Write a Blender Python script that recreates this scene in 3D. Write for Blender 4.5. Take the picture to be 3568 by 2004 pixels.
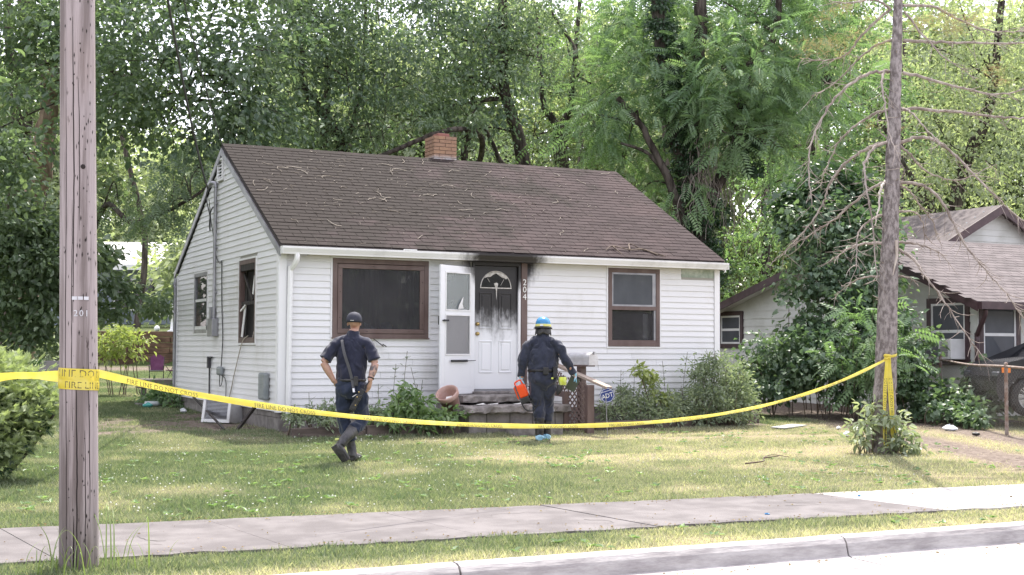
import bpy, bmesh, math, random
import numpy as np
from mathutils import Vector, Matrix

for o in list(bpy.data.objects):
    bpy.data.objects.remove(o)
SC = bpy.context.scene
COL = SC.collection
R = math.radians

# ------------------------------------------------------------------ camera
cam = bpy.data.objects.new('camera', bpy.data.cameras.new('camera'))
COL.objects.link(cam)
_f = Vector((0.43898804, 0.89732007, 0.04589332))
_r = Vector((0.89815855, -0.4396452, 0.00482859))
_u = Vector((-0.02450957, -0.03909979, 0.99893468))
cam.matrix_world = Matrix(((_r.x, _u.x, -_f.x, -5.7077), (_r.y, _u.y, -_f.y, -19.7363),
                           (_r.z, _u.z, -_f.z, 1.2314), (0, 0, 0, 1)))
cam.data.sensor_fit = 'HORIZONTAL'
cam.data.sensor_width = 36.0
cam.data.lens = 4623.21 / 3568 * 36.0
cam.data.clip_start = 0.1
cam.data.clip_end = 2000
SC.camera = cam

# ------------------------------------------------------------------ sky, sun, exposure
SUN_ELEV, SUN_AZ = R(60), R(38)          # azimuth from +y (behind the house) towards +x
world = bpy.data.worlds.new('World')
SC.world = world
world.use_nodes = True
wn = world.node_tree
sky = wn.nodes.new('ShaderNodeTexSky')
sky.sky_type = 'NISHITA'
sky.sun_disc = False
sky.sun_elevation = SUN_ELEV
sky.sun_rotation = SUN_AZ
sky.air_density = 1.0
sky.dust_density = 2.5
sky.ozone_density = 1.0
wn.nodes['Background'].inputs['Strength'].default_value = 0.13
_mx = wn.nodes.new('ShaderNodeMix'); _mx.data_type = 'RGBA'          # thin bright cloud veil over the blue
_mx.inputs[0].default_value = 0.55
_mx.inputs[7].default_value = (6.3, 5.85, 6.1, 1)
wn.links.new(sky.outputs[0], _mx.inputs[6])
wn.links.new(_mx.outputs[2], wn.nodes['Background'].inputs['Color'])
sun = bpy.data.objects.new('sun', bpy.data.lights.new('sun', 'SUN'))
COL.objects.link(sun)
sun.data.energy = 2.6
sun.data.angle = R(0.53)
sun.data.color = (1.0, 0.95, 0.87)
_sd = Vector((math.sin(SUN_AZ) * math.cos(SUN_ELEV), math.cos(SUN_AZ) * math.cos(SUN_ELEV), math.sin(SUN_ELEV)))
sun.rotation_euler = _sd.to_track_quat('Z', 'Y').to_euler()
sun.location = (20, 20, 40)
SC.view_settings.view_transform = 'Standard'
SC.view_settings.look = 'None'
SC.view_settings.gamma = 1.0
SC.view_settings.use_curve_mapping = False
SC.view_settings.exposure = 1.72
SC.render.engine = 'CYCLES'
try:
    SC.cycles.max_bounces = 8
    SC.cycles.transparent_max_bounces = 12
    SC.cycles.caustics_reflective = False
    SC.cycles.caustics_refractive = False
except Exception:
    pass

rng = np.random.default_rng(7)
random.seed(7)


# ------------------------------------------------------------------ helpers
def tag(o, label=None, cat=None, group=None, kind=None):
    if label: o['label'] = label
    if cat: o['category'] = cat
    if group: o['group'] = group
    if kind: o['kind'] = kind
    return o


def empty(name, loc, label, cat, group=None, rotz=0.0):
    o = bpy.data.objects.new(name, None)
    o.empty_display_size = 0.2
    COL.objects.link(o)
    o.location = loc
    o.rotation_euler = (0, 0, rotz)
    return tag(o, label, cat, group)


def link(name, me, parent=None, mat=None):
    o = bpy.data.objects.new(name, me)
    COL.objects.link(o)
    if parent is not None: o.parent = parent
    if mat is not None:
        me.materials.clear()
        me.materials.append(mat)
    return o


def mesh_np(name, V, F, parent=None, mat=None, smooth=False, tint=None):
    """V (n,3), F (m,k) with one k; tint: per-face float"""
    V = np.asarray(V, np.float32); F = np.asarray(F, np.int32)
    me = bpy.data.meshes.new(name)
    n, (m, k) = len(V), F.shape
    me.vertices.add(n); me.vertices.foreach_set('co', V.ravel())
    me.loops.add(m * k); me.loops.foreach_set('vertex_index', F.ravel())
    me.polygons.add(m)
    me.polygons.foreach_set('loop_start', np.arange(0, m * k, k, dtype=np.int32))
    me.polygons.foreach_set('loop_total', np.full(m, k, np.int32))
    me.polygons.foreach_set('use_smooth', np.full(m, bool(smooth)))
    if tint is not None:
        a = me.attributes.new('tint', 'FLOAT', 'FACE')
        a.data.foreach_set('value', np.asarray(tint, np.float32))
    me.update(calc_edges=True)
    me.validate()
    return link(name, me, parent, mat)


class MB:
    """collects boxes, tubes and polygons; build() links them as one mesh object"""
    def __init__(s): s.v, s.f, s.sm = [], [], []

    def add(s, vs, fs, smooth=False):
        b = len(s.v)
        s.v += [tuple(v) for v in vs]
        s.f += [tuple(b + i for i in f) for f in fs]
        s.sm += [smooth] * len(fs)
        return s

    def box(s, x0, x1, y0, y1, z0, z1, M=None):
        vs = [Vector(v) for v in ((x0, y0, z0), (x1, y0, z0), (x1, y1, z0), (x0, y1, z0), (x0, y0, z1), (x1, y0, z1), (x1, y1, z1), (x0, y1, z1))]
        if M is not None: vs = [M @ v for v in vs]
        return s.add(vs, [(0, 3, 2, 1), (4, 5, 6, 7), (0, 1, 5, 4), (1, 2, 6, 5), (2, 3, 7, 6), (3, 0, 4, 7)])

    def beam(s, a, b, w, h, up=(0, 0, 1)):
        """box along a-b, w across, h along up"""
        a, b = Vector(a), Vector(b); t = (b - a); L = t.length; t.normalize()
        side = t.cross(Vector(up)).normalized(); u = side.cross(t)
        M = Matrix(((side.x, t.x, u.x, a.x), (side.y, t.y, u.y, a.y), (side.z, t.z, u.z, a.z), (0, 0, 0, 1)))
        return s.box(-w / 2, w / 2, 0, L, -h / 2, h / 2, M)

    def prism(s, pts, d):
        """closed polygon pts extruded by vector d"""
        pts = [Vector(p) for p in pts]; d = Vector(d); n = len(pts)
        vs = pts + [p + d for p in pts]
        fs = [tuple(range(n))[::-1], tuple(range(n, 2 * n))]
        fs += [(i, (i + 1) % n, n + (i + 1) % n, n + i) for i in range(n)]
        return s.add(vs, fs)

    def tube(s, path, rad, n=8, cap=True, smooth=True, sq=1.0):
        P = [Vector(p) for p in path]
        if not hasattr(rad, '__len__'): rad = [rad] * len(P)
        vs, ref = [], None
        for i, p in enumerate(P):
            t = (P[min(i + 1, len(P) - 1)] - P[max(i - 1, 0)])
            if t.length < 1e-9: t = Vector((0, 0, 1))
            t.normalize()
            if ref is None:
                ref = Vector((1, 0, 0)) if abs(t.x) < 0.8 else Vector((0, 1, 0))
            a = (ref - t * ref.dot(t)).normalized(); ref = a; b = t.cross(a)
            for k in range(n):
                an = 2 * math.pi * k / n
                vs.append(p + (a * math.cos(an) + b * math.sin(an) * sq) * rad[i])
        fs = []
        for i in range(len(P) - 1):
            for k in range(n):
                fs.append((i * n + k, i * n + (k + 1) % n, (i + 1) * n + (k + 1) % n, (i + 1) * n + k))
        s.add(vs, fs, smooth)
        if cap:
            m = len(P) - 1
            s.add(vs[:n], [tuple(range(n))[::-1]]); s.add(vs[m * n:], [tuple(range(n))])
        return s

    def lathe(s, prof, c=(0, 0, 0), n=20, M=None):
        vs = []
        for r, z in prof:
            for k in range(n):
                a = 2 * math.pi * k / n
                v = Vector((r * math.cos(a), r * math.sin(a), z))
                vs.append((M @ v) if M is not None else v + Vector(c))
        fs = [(i * n + k, i * n + (k + 1) % n, (i + 1) * n + (k + 1) % n, (i + 1) * n + k) for i in range(len(prof) - 1) for k in range(n)]
        return s.add(vs, fs, True)

    def build(s, name, mat=None, parent=None, bevel=0.0):
        me = bpy.data.meshes.new(name)
        me.from_pydata(s.v, [], s.f)
        me.polygons.foreach_set('use_smooth', s.sm)
        me.update()
        o = link(name, me, parent, mat)
        if bevel:
            m = o.modifiers.new('bevel', 'BEVEL'); m.width = bevel; m.segments = 2; m.limit_method = 'ANGLE'
        return o


def crom(P, k=6):
    """Catmull-Rom resampling of a polyline"""
    P = [np.asarray(p, float) for p in P]
    Q = [2 * P[0] - P[1]] + P + [2 * P[-1] - P[-2]]
    out = []
    for i in range(1, len(Q) - 2):
        for j in range(k):
            t = j / k
            a, b, c, d = Q[i - 1], Q[i], Q[i + 1], Q[i + 2]
            out.append(0.5 * (2 * b + (c - a) * t + (2 * a - 5 * b + 4 * c - d) * t * t + (3 * b - a - 3 * c + d) * t ** 3))
    out.append(P[-1])
    return [tuple(p) for p in out]


def vnoise(P, seed=0):
    """value noise, P (n,3) -> 0..1"""
    P = np.asarray(P, float); i = np.floor(P).astype(np.int64); f = P - i; f = f * f * (3 - 2 * f)
    def h(a, b, c):
        n = (a * 73856093) ^ (b * 19349663) ^ (c * 83492791) ^ (seed * 2654435)
        n = (n ^ (n >> 13)) * 1274126177
        return ((n ^ (n >> 16)) & 0xffff) / 65535.0
    r = 0
    for dx in (0, 1):
        for dy in (0, 1):
            for dz in (0, 1):
                w = np.where(dx, f[:, 0], 1 - f[:, 0]) * np.where(dy, f[:, 1], 1 - f[:, 1]) * np.where(dz, f[:, 2], 1 - f[:, 2])
                r = r + w * h(i[:, 0] + dx, i[:, 1] + dy, i[:, 2] + dz)
    return r


def fbm2(x, y, s=1.0, seed=0, oct=3):
    P = np.stack([np.asarray(x) * s, np.asarray(y) * s, np.zeros_like(np.asarray(x, float))], -1)
    t, a, n = 0, 0.5, 0
    for k in range(oct):
        t = t + a * vnoise(P * 2 ** k + 17.3 * k, seed + k); n += a; a *= 0.5
    return t / n


# ------------------------------------------------------------------ materials
class N:
    def __init__(s, name):
        s.m = bpy.data.materials.new(name); s.m.use_nodes = True
        s.t = s.m.node_tree; s.b = s.t.nodes['Principled BSDF']; s.out = s.t.nodes['Material Output']
    def n(s, typ, **kw):
        nd = s.t.nodes.new(typ)
        for k, v in kw.items(): setattr(nd, k, v)
        return nd
    def l(s, a, b): s.t.links.new(a, b)
    def math(s, op, a, b=None, clamp=False):
        nd = s.n('ShaderNodeMath', operation=op); nd.use_clamp = clamp
        for i, x in enumerate((a, b)):
            if x is None: continue
            if isinstance(x, (int, float)): nd.inputs[i].default_value = x
            else: s.l(x, nd.inputs[i])
        return nd.outputs[0]
    def mapr(s, v, a, b, c=0.0, d=1.0):
        nd = s.n('ShaderNodeMapRange'); s.l(v, nd.inputs[0])
        for i, x in zip((1, 2, 3, 4), (a, b, c, d)): nd.inputs[i].default_value = x
        nd.interpolation_type = 'SMOOTHSTEP'
        return nd.outputs[0]
    def mix(s, fac, a, b):
        nd = s.n('ShaderNodeMix', data_type='RGBA')
        for i, x in ((0, fac), (6, a), (7, b)):
            if isinstance(x, (tuple, list)): nd.inputs[i].default_value = tuple(x) + (1,)
            elif isinstance(x, (int, float)): nd.inputs[i].default_value = x
            else: s.l(x, nd.inputs[i])
        return nd.outputs[2]
    def pos(s): return s.n('ShaderNodeNewGeometry').outputs['Position']
    def obj(s): return s.n('ShaderNodeTexCoord').outputs['Object']
    def noise(s, vec, scale, detail=4.0, stretch=None, rough=0.55):
        if stretch:
            mp = s.n('ShaderNodeMapping'); mp.inputs['Scale'].default_value = stretch; s.l(vec, mp.inputs[0]); vec = mp.outputs[0]
        nd = s.n('ShaderNodeTexNoise'); nd.inputs['Scale'].default_value = scale; nd.inputs['Detail'].default_value = detail
        nd.inputs['Roughness'].default_value = rough
        s.l(vec, nd.inputs['Vector'])
        return nd.outputs['Fac']
    def bump(s, h, strength=0.3, dist=0.01):
        nd = s.n('ShaderNodeBump'); nd.inputs['Strength'].default_value = strength; nd.inputs['Distance'].default_value = dist
        s.l(h, nd.inputs['Height']); s.l(nd.outputs[0], s.b.inputs['Normal'])
    def base(s, x):
        if isinstance(x, (tuple, list)): s.b.inputs['Base Color'].default_value = tuple(x) + (1,)
        else: s.l(x, s.b.inputs['Base Color'])


def mat(name, c1, c2=None, scale=6.0, stretch=None, rough=0.6, bump=0.0, bdist=0.01, metal=0.0, lo=0.35, hi=0.7, spec=None, bscale=None, detail=4.0):
    g = N(name); g.b.inputs['Roughness'].default_value = rough; g.b.inputs['Metallic'].default_value = metal
    if spec is not None: g.b.inputs['Specular IOR Level'].default_value = spec
    if c2 is None and not bump: g.base(c1); return g.m
    p = g.obj()
    nz = g.noise(p, scale, detail, stretch)
    if c2 is not None: g.base(g.mix(g.mapr(nz, lo, hi), c1, c2))
    else: g.base(c1)
    if bump: g.bump(nz if bscale is None else g.noise(p, bscale, 5.0, stretch), bump, bdist)
    return g.m


def soot_mask(g):
    """fire soot fanned out round the top of the entry door (a stain with its own shape)"""
    p = g.pos(); sx = g.n('ShaderNodeSeparateXYZ'); g.l(p, sx.inputs[0])
    dx = g.math('DIVIDE', g.math('SUBTRACT', sx.outputs[0], 3.72), g.mapr(sx.outputs[1], 0.0, 0.007, 0.72, 1.3))
    dz = g.math('DIVIDE', g.math('SUBTRACT', sx.outputs[2], 2.70), g.mapr(sx.outputs[1], 0.0, 0.007, 0.50, 1.12))
    r = g.math('SQRT', g.math('ADD', g.math('MULTIPLY', dx, dx), g.math('MULTIPLY', dz, dz)))
    nz = g.noise(p, 3.2, 6.0, (1, 1, 0.6), 0.65)
    m = g.mapr(g.math('ADD', r, g.math('MULTIPLY', g.math('ADD', g.math('SUBTRACT', nz, 0.5), g.math('MULTIPLY', g.math('SUBTRACT', g.noise(p, 16, 5.0, (1, 1, .35), .7), 0.5), .45)), 0.75)), 0.72, 1.22, 1.0, 0.0)
    yy = g.mapr(sx.outputs[1], 0.6, 0.7, 1.0, 0.0)
    return g.math('MULTIPLY', m, yy), sx, p


def white_vinyl(name, c, dirt=(0.42, 0.4, 0.34), rough=0.42, amt=0.35):
    g = N(name); g.b.inputs['Roughness'].default_value = rough
    m, sx, p = soot_mask(g)
    d = g.mapr(g.noise(p, 1.3, 7.0, (1, 1, 0.5), 0.65), 0.5, 0.78, 0.0, amt)
    low = g.mapr(sx.outputs[2], 0.2, 0.75, amt * 0.9, 0.0)
    d = g.math('ADD', d, g.math('MULTIPLY', low, g.noise(p, 9.0, 4.0)), True)
    col = g.mix(d, c, dirt)
    rnd = g.n('ShaderNodeObjectInfo').outputs['Random']
    col = g.mix(g.math('MULTIPLY', rnd, 0.10), col, (0.5, 0.5, 0.5))
    g.base(g.mix(g.math('MULTIPLY', m, 0.985), col, (0.012, 0.010, 0.011)))
    g.bump(g.noise(p, 40.0, 3.0, (0.15, 0.15, 1.0)), 0.08, 0.004)
    return g.m


M = {}
M['siding'] = white_vinyl('white_siding', (0.74, 0.74, 0.75))
M['trim'] = white_vinyl('white_trim', (0.80, 0.80, 0.81), amt=0.22)
M['gutter'] = white_vinyl('gutter_paint', (0.80, 0.80, 0.80), dirt=(0.30, 0.29, 0.26), rough=0.35, amt=0.5)
M['doorwhite'] = white_vinyl('door_paint', (0.80, 0.81, 0.83), rough=0.35, amt=0.06)
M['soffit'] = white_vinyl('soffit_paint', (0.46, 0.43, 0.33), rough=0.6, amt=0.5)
M['brown'] = mat('brown_trim', (0.105, 0.068, 0.060), (0.15, 0.105, 0.095), 5, (1, 1, 0.3), 0.5, 0.1, 0.004)
M['char'] = mat('charred_wood', (0.012, 0.010, 0.010), (0.05, 0.04, 0.036), 14, (1, 1, 0.3), 0.75, 0.5, 0.01)
M['dark'] = mat('burnt_interior', (0.018, 0.017, 0.017), (0.05, 0.046, 0.045), 2.0, None, 0.9)
M['sheath'] = mat('sheathing', (0.35, 0.34, 0.31), rough=0.9)
M['greenpatch'] = mat('green_sheathing', (0.30, 0.36, 0.30), (0.50, 0.55, 0.50), 9, None, 0.8)
M['cinder'] = mat('concrete_block', (0.17, 0.155, 0.145), (0.26, 0.24, 0.225), 7, None, 0.95, 0.5, 0.01, bscale=60)
M['grayplastic'] = mat('gray_box', (0.20, 0.225, 0.235), (0.26, 0.28, 0.285), 4, None, 0.45)
M['graymetal'] = mat('gray_metal', (0.36, 0.36, 0.38), (0.26, 0.26, 0.28), 5, None, 0.4, metal=0.6)
M['black'] = mat('black_rubber', (0.015, 0.015, 0.017), (0.03, 0.03, 0.033), 8, None, 0.55)
M['brass'] = mat('brass', (0.55, 0.40, 0.16), rough=0.3, metal=1.0)
M['whitepaint'] = mat('white_paint', (0.80, 0.80, 0.80), (0.70, 0.70, 0.69), 4, None, 0.4)
M['flue'] = mat('flue_clay', (0.20, 0.085, 0.07), (0.26, 0.12, 0.10), 7, None, 0.85, 0.3)
M['mortar'] = mat('mortar', (0.16, 0.13, 0.11), rough=0.95)
M['cablegrey'] = mat('cable', (0.05, 0.05, 0.055), rough=0.6)
M['cablelight'] = mat('pale_cable', (0.42, 0.38, 0.32), rough=0.6)

g = N('tan_brick'); rnd = g.n('ShaderNodeObjectInfo').outputs['Random']; p = g.pos()
c = g.mix(rnd, (0.34, 0.205, 0.125), (0.29, 0.18, 0.125))
sx = g.n('ShaderNodeSeparateXYZ'); g.l(p, sx.inputs[0])
c = g.mix(g.mapr(g.noise(p, 22, 5), 0.4, 0.75, 0, 0.5), c, (0.19, 0.11, 0.075))
c = g.mix(g.math('MULTIPLY', g.mapr(sx.outputs[2], 4.86, 4.98, 1, 0), g.mapr(g.noise(p, 10, 4), 0.3, 0.5)), c, (0.52, 0.50, 0.50))
g.base(c); g.b.inputs['Roughness'].default_value = 0.9; g.bump(g.noise(p, 70, 4), 0.4, 0.004); M['brick'] = g.m

# asphalt shingles: tint per tab, moss and needle litter as stains lying on the roof
g = N('brown_shingle'); p = g.pos()
rnd = g.n('ShaderNodeObjectInfo').outputs['Random']; at = g.n('ShaderNodeAttribute', attribute_name='tint').outputs['Fac']
t = g.math('FRACT', g.math('ADD', rnd, at))
c = g.mix(t, (0.034, 0.0235, 0.0235), (0.050, 0.036, 0.036))
c = g.mix(g.mapr(g.noise(p, 1.1, 5.0), 0.48, 0.70, 0, 0.5), c, (0.072, 0.049, 0.048))
sx = g.n('ShaderNodeSeparateXYZ'); g.l(p, sx.inputs[0])
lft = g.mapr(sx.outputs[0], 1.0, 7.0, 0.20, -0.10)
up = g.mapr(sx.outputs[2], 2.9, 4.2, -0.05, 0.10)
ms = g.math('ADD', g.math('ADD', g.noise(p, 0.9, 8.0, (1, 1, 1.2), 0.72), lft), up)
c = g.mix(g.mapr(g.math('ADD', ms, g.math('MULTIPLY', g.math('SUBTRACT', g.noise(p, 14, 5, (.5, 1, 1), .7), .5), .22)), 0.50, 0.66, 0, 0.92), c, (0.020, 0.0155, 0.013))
c = g.mix(g.mapr(g.noise(p, 55, 3.0), 0.62, 0.75, 0, 0.35), c, (0.085, 0.070, 0.066))
g.base(c); g.b.inputs['Roughness'].default_value = 0.95; g.b.inputs['Specular IOR Level'].default_value = 0.25
g.bump(g.noise(p, 160, 3), 0.5, 0.004); M['shingle'] = g.m
M['roofedge'] = mat('dark_roof_edge', (0.035, 0.028, 0.028), (0.06, 0.05, 0.048), 8, None, 0.9)


def glass(name, tint=(0.75, 0.78, 0.8), rough=0.02, film=None, filmamt=0.0):
    g = N(name); t = g.t
    tr = g.n('ShaderNodeBsdfTransparent'); tr.inputs[0].default_value = tint + (1,)
    gl = g.n('ShaderNodeBsdfGlossy'); gl.inputs['Roughness'].default_value = rough
    fr = g.n('ShaderNodeFresnel'); fr.inputs[0].default_value = 1.52
    mx = g.n('ShaderNodeMixShader'); g.l(fr.outputs[0], mx.inputs[0]); g.l(tr.outputs[0], mx.inputs[1]); g.l(gl.outputs[0], mx.inputs[2])
    o = mx.outputs[0]
    if film:
        df = g.n('ShaderNodeBsdfDiffuse'); df.inputs[0].default_value = film + (1,)
        m2 = g.n('ShaderNodeMixShader')
        nz = g.mapr(g.noise(g.obj(), 2.5, 5, (1, 1, 0.5)), 0.35, 0.7, filmamt * 0.8, filmamt)
        g.l(nz, m2.inputs[0]); g.l(o, m2.inputs[1]); g.l(df.outputs[0], m2.inputs[2]); o = m2.outputs[0]
    g.l(o, g.out.inputs[0])
    return g.m


M['glass'] = glass('window_glass', film=(0.13, 0.125, 0.135), filmamt=0.36)  # grey film paints a lighter reflection onto the dark panes
M['glass2'] = glass('screened_glass', (0.5, 0.53, 0.56), film=(0.16, 0.17, 0.19), filmamt=0.7)
M['clearglass2'] = glass('plain_glass', (0.9, 0.92, 0.92), film=(0.2, 0.2, 0.21), filmamt=0.2)
M['clearglass'] = glass('clear_glass', (0.85, 0.88, 0.88), film=(0.55, 0.6, 0.6), filmamt=0.35)


def leafmat(name, dark, light, trans=0.5, gloss=None, sheen=0.055):
    """thin leaf: reflects its colour and passes a yellower part of the light"""
    g = N(name); g.t.nodes.remove(g.b)
    at = g.n('ShaderNodeAttribute', attribute_name='tint').outputs['Fac']
    c = g.mix(at, dark, light)
    df = g.n('ShaderNodeBsdfDiffuse'); g.l(c, df.inputs[0])
    tl = g.n('ShaderNodeBsdfTranslucent')
    hs = g.n('ShaderNodeMix', data_type='RGBA', blend_type='MULTIPLY'); hs.inputs[0].default_value = 1.0
    k = trans * 2.0
    g.l(c, hs.inputs[6]); hs.inputs[7].default_value = (1.12 * k, 1.18 * k, 0.66 * k, 1); g.l(hs.outputs[2], tl.inputs[0])
    ad = g.n('ShaderNodeAddShader'); g.l(df.outputs[0], ad.inputs[0]); g.l(tl.outputs[0], ad.inputs[1])
    o = ad.outputs[0]
    if sheen:
        gl = g.n('ShaderNodeBsdfGlossy'); gl.inputs['Roughness'].default_value = gloss or 0.42
        m2 = g.n('ShaderNodeMixShader'); m2.inputs[0].default_value = sheen; g.l(o, m2.inputs[1]); g.l(gl.outputs[0], m2.inputs[2]); o = m2.outputs[0]
    g.l(o, g.out.inputs[0])
    return g.m


M['leaf_dark'] = leafmat('broad_leaf', (0.058, 0.090, 0.062), (0.112, 0.150, 0.088), 0.44, 0.36)
M['leaf_mid'] = leafmat('locust_leaf', (0.060, 0.094, 0.066), (0.122, 0.162, 0.098), 0.44, 0.40)
M['leaf_frond'] = leafmat('pinnate_leaf', (0.066, 0.115, 0.062), (0.125, 0.185, 0.090), 0.48, 0.45)
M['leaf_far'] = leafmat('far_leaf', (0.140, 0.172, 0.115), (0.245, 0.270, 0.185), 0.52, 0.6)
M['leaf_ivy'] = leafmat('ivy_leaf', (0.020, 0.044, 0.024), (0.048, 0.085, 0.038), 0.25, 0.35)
M['leaf_vine'] = leafmat('grape_leaf', (0.040, 0.074, 0.048), (0.100, 0.145, 0.080), 0.38, 0.42)
M['leaf_shrub'] = leafmat('shrub_leaf', (0.125, 0.158, 0.112), (0.225, 0.260, 0.180), 0.4, 0.5)
M['leaf_bright'] = leafmat('sapling_leaf', (0.15, 0.19, 0.065), (0.25, 0.28, 0.115), 0.4, 0.5)
M['leaf_juniper'] = leafmat('juniper_spray', (0.14, 0.18, 0.095), (0.24, 0.28, 0.15), 0.35, 0.6)
M['grassblade'] = leafmat('grass_blade', (0.078, 0.104, 0.066), (0.34, 0.32, 0.245), 0.42, sheen=0.0)  # dark end deepened for the tree shade painted over the left lawn
M['leaf_vine2'] = leafmat('lush_leaf', (0.075, 0.125, 0.055), (0.15, 0.21, 0.10), 0.42)
M['leaf_pale'] = leafmat('pale_leaf', (0.13, 0.165, 0.11), (0.27, 0.30, 0.21), 0.35)
M['needle'] = leafmat('dry_needle', (0.22, 0.19, 0.10), (0.27, 0.19, 0.10), 0.2, 0.6)


def bark(name, c1, c2, c3, sc=9, bump=0.9, st=0.16):
    g = N(name); p = g.obj()
    n1 = g.noise(p, sc, 6, (1, 1, st), 0.65); n2 = g.noise(p, 2.2, 4)
    c = g.mix(g.mapr(n1, 0.38, 0.62), c1, c2); c = g.mix(g.mapr(n2, 0.5, 0.72, 0, 0.7), c, c3)
    g.base(c); g.b.inputs['Roughness'].default_value = 0.95; g.b.inputs['Specular IOR Level'].default_value = 0.2; g.bump(n1, bump, 0.03); return g.m


M['bark'] = bark('tree_bark', (0.032, 0.026, 0.022), (0.105, 0.088, 0.076), (0.07, 0.07, 0.055))
M['bark_pale'] = bark('stripped_wood', (0.16, 0.115, 0.085), (0.33, 0.25, 0.19), (0.10, 0.075, 0.06), 7)
M['bark_spruce'] = bark('spruce_bark', (0.14, 0.12, 0.118), (0.34, 0.305, 0.30), (0.22, 0.195, 0.19), 20, 1.0, 0.5)
M['twig'] = bark('dead_branch', (0.20, 0.165, 0.145), (0.36, 0.31, 0.28), (0.42, 0.37, 0.33), 10, 0.3)
M['twig_white'] = mat('stripped_branch', (0.55, 0.50, 0.45), (0.38, 0.32, 0.28), 8, (1, 1, 0.3), 0.8)
M['stem'] = mat('green_stem', (0.10, 0.12, 0.06), (0.14, 0.11, 0.07), 10, None, 0.8)
M['stem_brown'] = mat('brown_stem', (0.10, 0.075, 0.055), (0.17, 0.13, 0.10), 10, None, 0.9)

# ------------------------------------------------------------------ ground
def zg(x, y):
    ys = [-60, -11.62, -11.6, -8.5, -4, -2, -1, 0, 7, 12, 18, 25, 27.4, 27.9, 40, 60, 120, 400]
    zs = [-.48, -.48, -.215, -.205, -.165, -.14, -.085, -.045, .03, .10, .22, .48, .62, 1.72, 2.0, 2.6, 3.5, 5]
    yy = np.asarray(y, float)
    # the retaining wall runs obliquely
    yy = np.where(np.asarray(y, float) > 15, np.asarray(y, float) + 0.47 * (np.clip(np.asarray(x, float), -20, 14) - 2.9), yy)
    return np.interp(yy, ys, zs)


def ell(x, y, cx, cy, rx, ry, ang=0.0):
    c, s = math.cos(ang), math.sin(ang); dx, dy = x - cx, y - cy
    a, b = (dx * c + dy * s) / rx, (-dx * s + dy * c) / ry
    return np.clip(1.35 - np.sqrt(a * a + b * b), 0, 1) 


def cover(x, y):
    """straw 0..1 (ramped down leftwards as painted tree shade) and bare dirt 0..1 at ground points"""
    n = fbm2(x, y, 1.1, 3); n2 = fbm2(x, y, 4.0, 9)
    st = np.clip((n - 0.50) * 1.6, 0, 0.45) + 0.25 * np.clip(n2 - 0.5, 0, 1)
    st = st + 0.50 * np.clip((x + 1.2) / 6.5, 0, 1) * (y < -0.8) * (.75 + .5 * n2) + .10 * (y < -8)  # left lawn kept darker green, tree shade painted into the cover
    for e in ((1.5, -4.35, .75, .28, .1), (3.3, -4.6, .8, .18, 0), (7.2, -1.85, 1.3, .14, -.1), (6.4, -1.75, .5, .12, 0), (2.6, -5.0, 1.5, .5, 0), (6.0, -5.0, 2.0, .7, 0)):
        st = st + 0.5 * ell(x, y, *e) * (0.5 + n2)
    st = st + .8 * np.clip(1.3 - np.abs(y - (-2.0 - .14 * (x - 3.7))) / .16, 0, 1) * (x > 3.4) * (x < 8.6)
    vg = np.clip((-11.05 - y) / 0.35, 0, 1) * (y < -10)          # dry strip along the kerb
    st = st + vg * 0.75 * (0.4 + 0.9 * n2)
    dr = np.zeros_like(st)
    for e in ((-1.6, 2.6, 2.2, 2.2, 0), (-.6, 1.4, .7, 3.0, 0), (-2.6, .6, 1.2, .7, 0), (-.3, 4.5, .5, 2.2, 0), (-2.4, -4.6, .35, .9, .3), (-2.3, -7.0, .4, .5, 0), (-1.6, -6.6, .3, .4, 0)):
        dr = dr + (0.9 if e[2] > .45 else .45) * ell(x, y, *e) * np.clip((n2 - 0.25) * 2.2, 0, 1)
    # the two wheel tracks of the dirt drive between the houses
    for off in (0.0, 1.75):
        xc = 9.7 + off + 0.42 * (y + 2.5); w = np.abs(x - xc) / 0.62
        dr = dr + np.clip(1.35 - w, 0, 1) * (y > -8.3) * (y < 9) * (0.8 + n2 * .6)
        st = st + 0.5 * np.clip(1.9 - w, 0, 1) * (y > -8.3) * (y < 9) * (0.4 + n2)
    dr = dr + np.clip(1 - np.abs(y - 25.3 - .47 * (2.9 - x)) / 1.6, 0, 1) * (y > 15) * 1.2     # bare strip by the retaining wall
    bed = ((x > 0) & (x < 8.6) & (y > -.85) & (y < 0.1)) | ((x > 10.2) & (x < 14) & (y > -1.5) & (y < 9))
    dr = np.where(bed, 1.0, dr)
    return np.clip(st, 0, 1), np.clip(dr, 0, 1)


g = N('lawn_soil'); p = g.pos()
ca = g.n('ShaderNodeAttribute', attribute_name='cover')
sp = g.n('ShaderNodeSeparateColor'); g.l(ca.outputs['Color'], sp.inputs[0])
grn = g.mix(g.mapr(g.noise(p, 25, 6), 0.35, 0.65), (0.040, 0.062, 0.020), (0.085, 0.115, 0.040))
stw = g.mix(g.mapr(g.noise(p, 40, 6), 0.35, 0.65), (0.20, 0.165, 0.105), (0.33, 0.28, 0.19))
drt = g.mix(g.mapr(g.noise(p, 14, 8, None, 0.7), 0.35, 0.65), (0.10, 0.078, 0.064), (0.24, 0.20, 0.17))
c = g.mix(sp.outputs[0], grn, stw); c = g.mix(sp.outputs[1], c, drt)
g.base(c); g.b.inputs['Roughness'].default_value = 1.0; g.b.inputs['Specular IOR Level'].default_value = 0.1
g.bump(g.noise(p, 45, 6), 0.8, 0.02); M['soil'] = g.m


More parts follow.
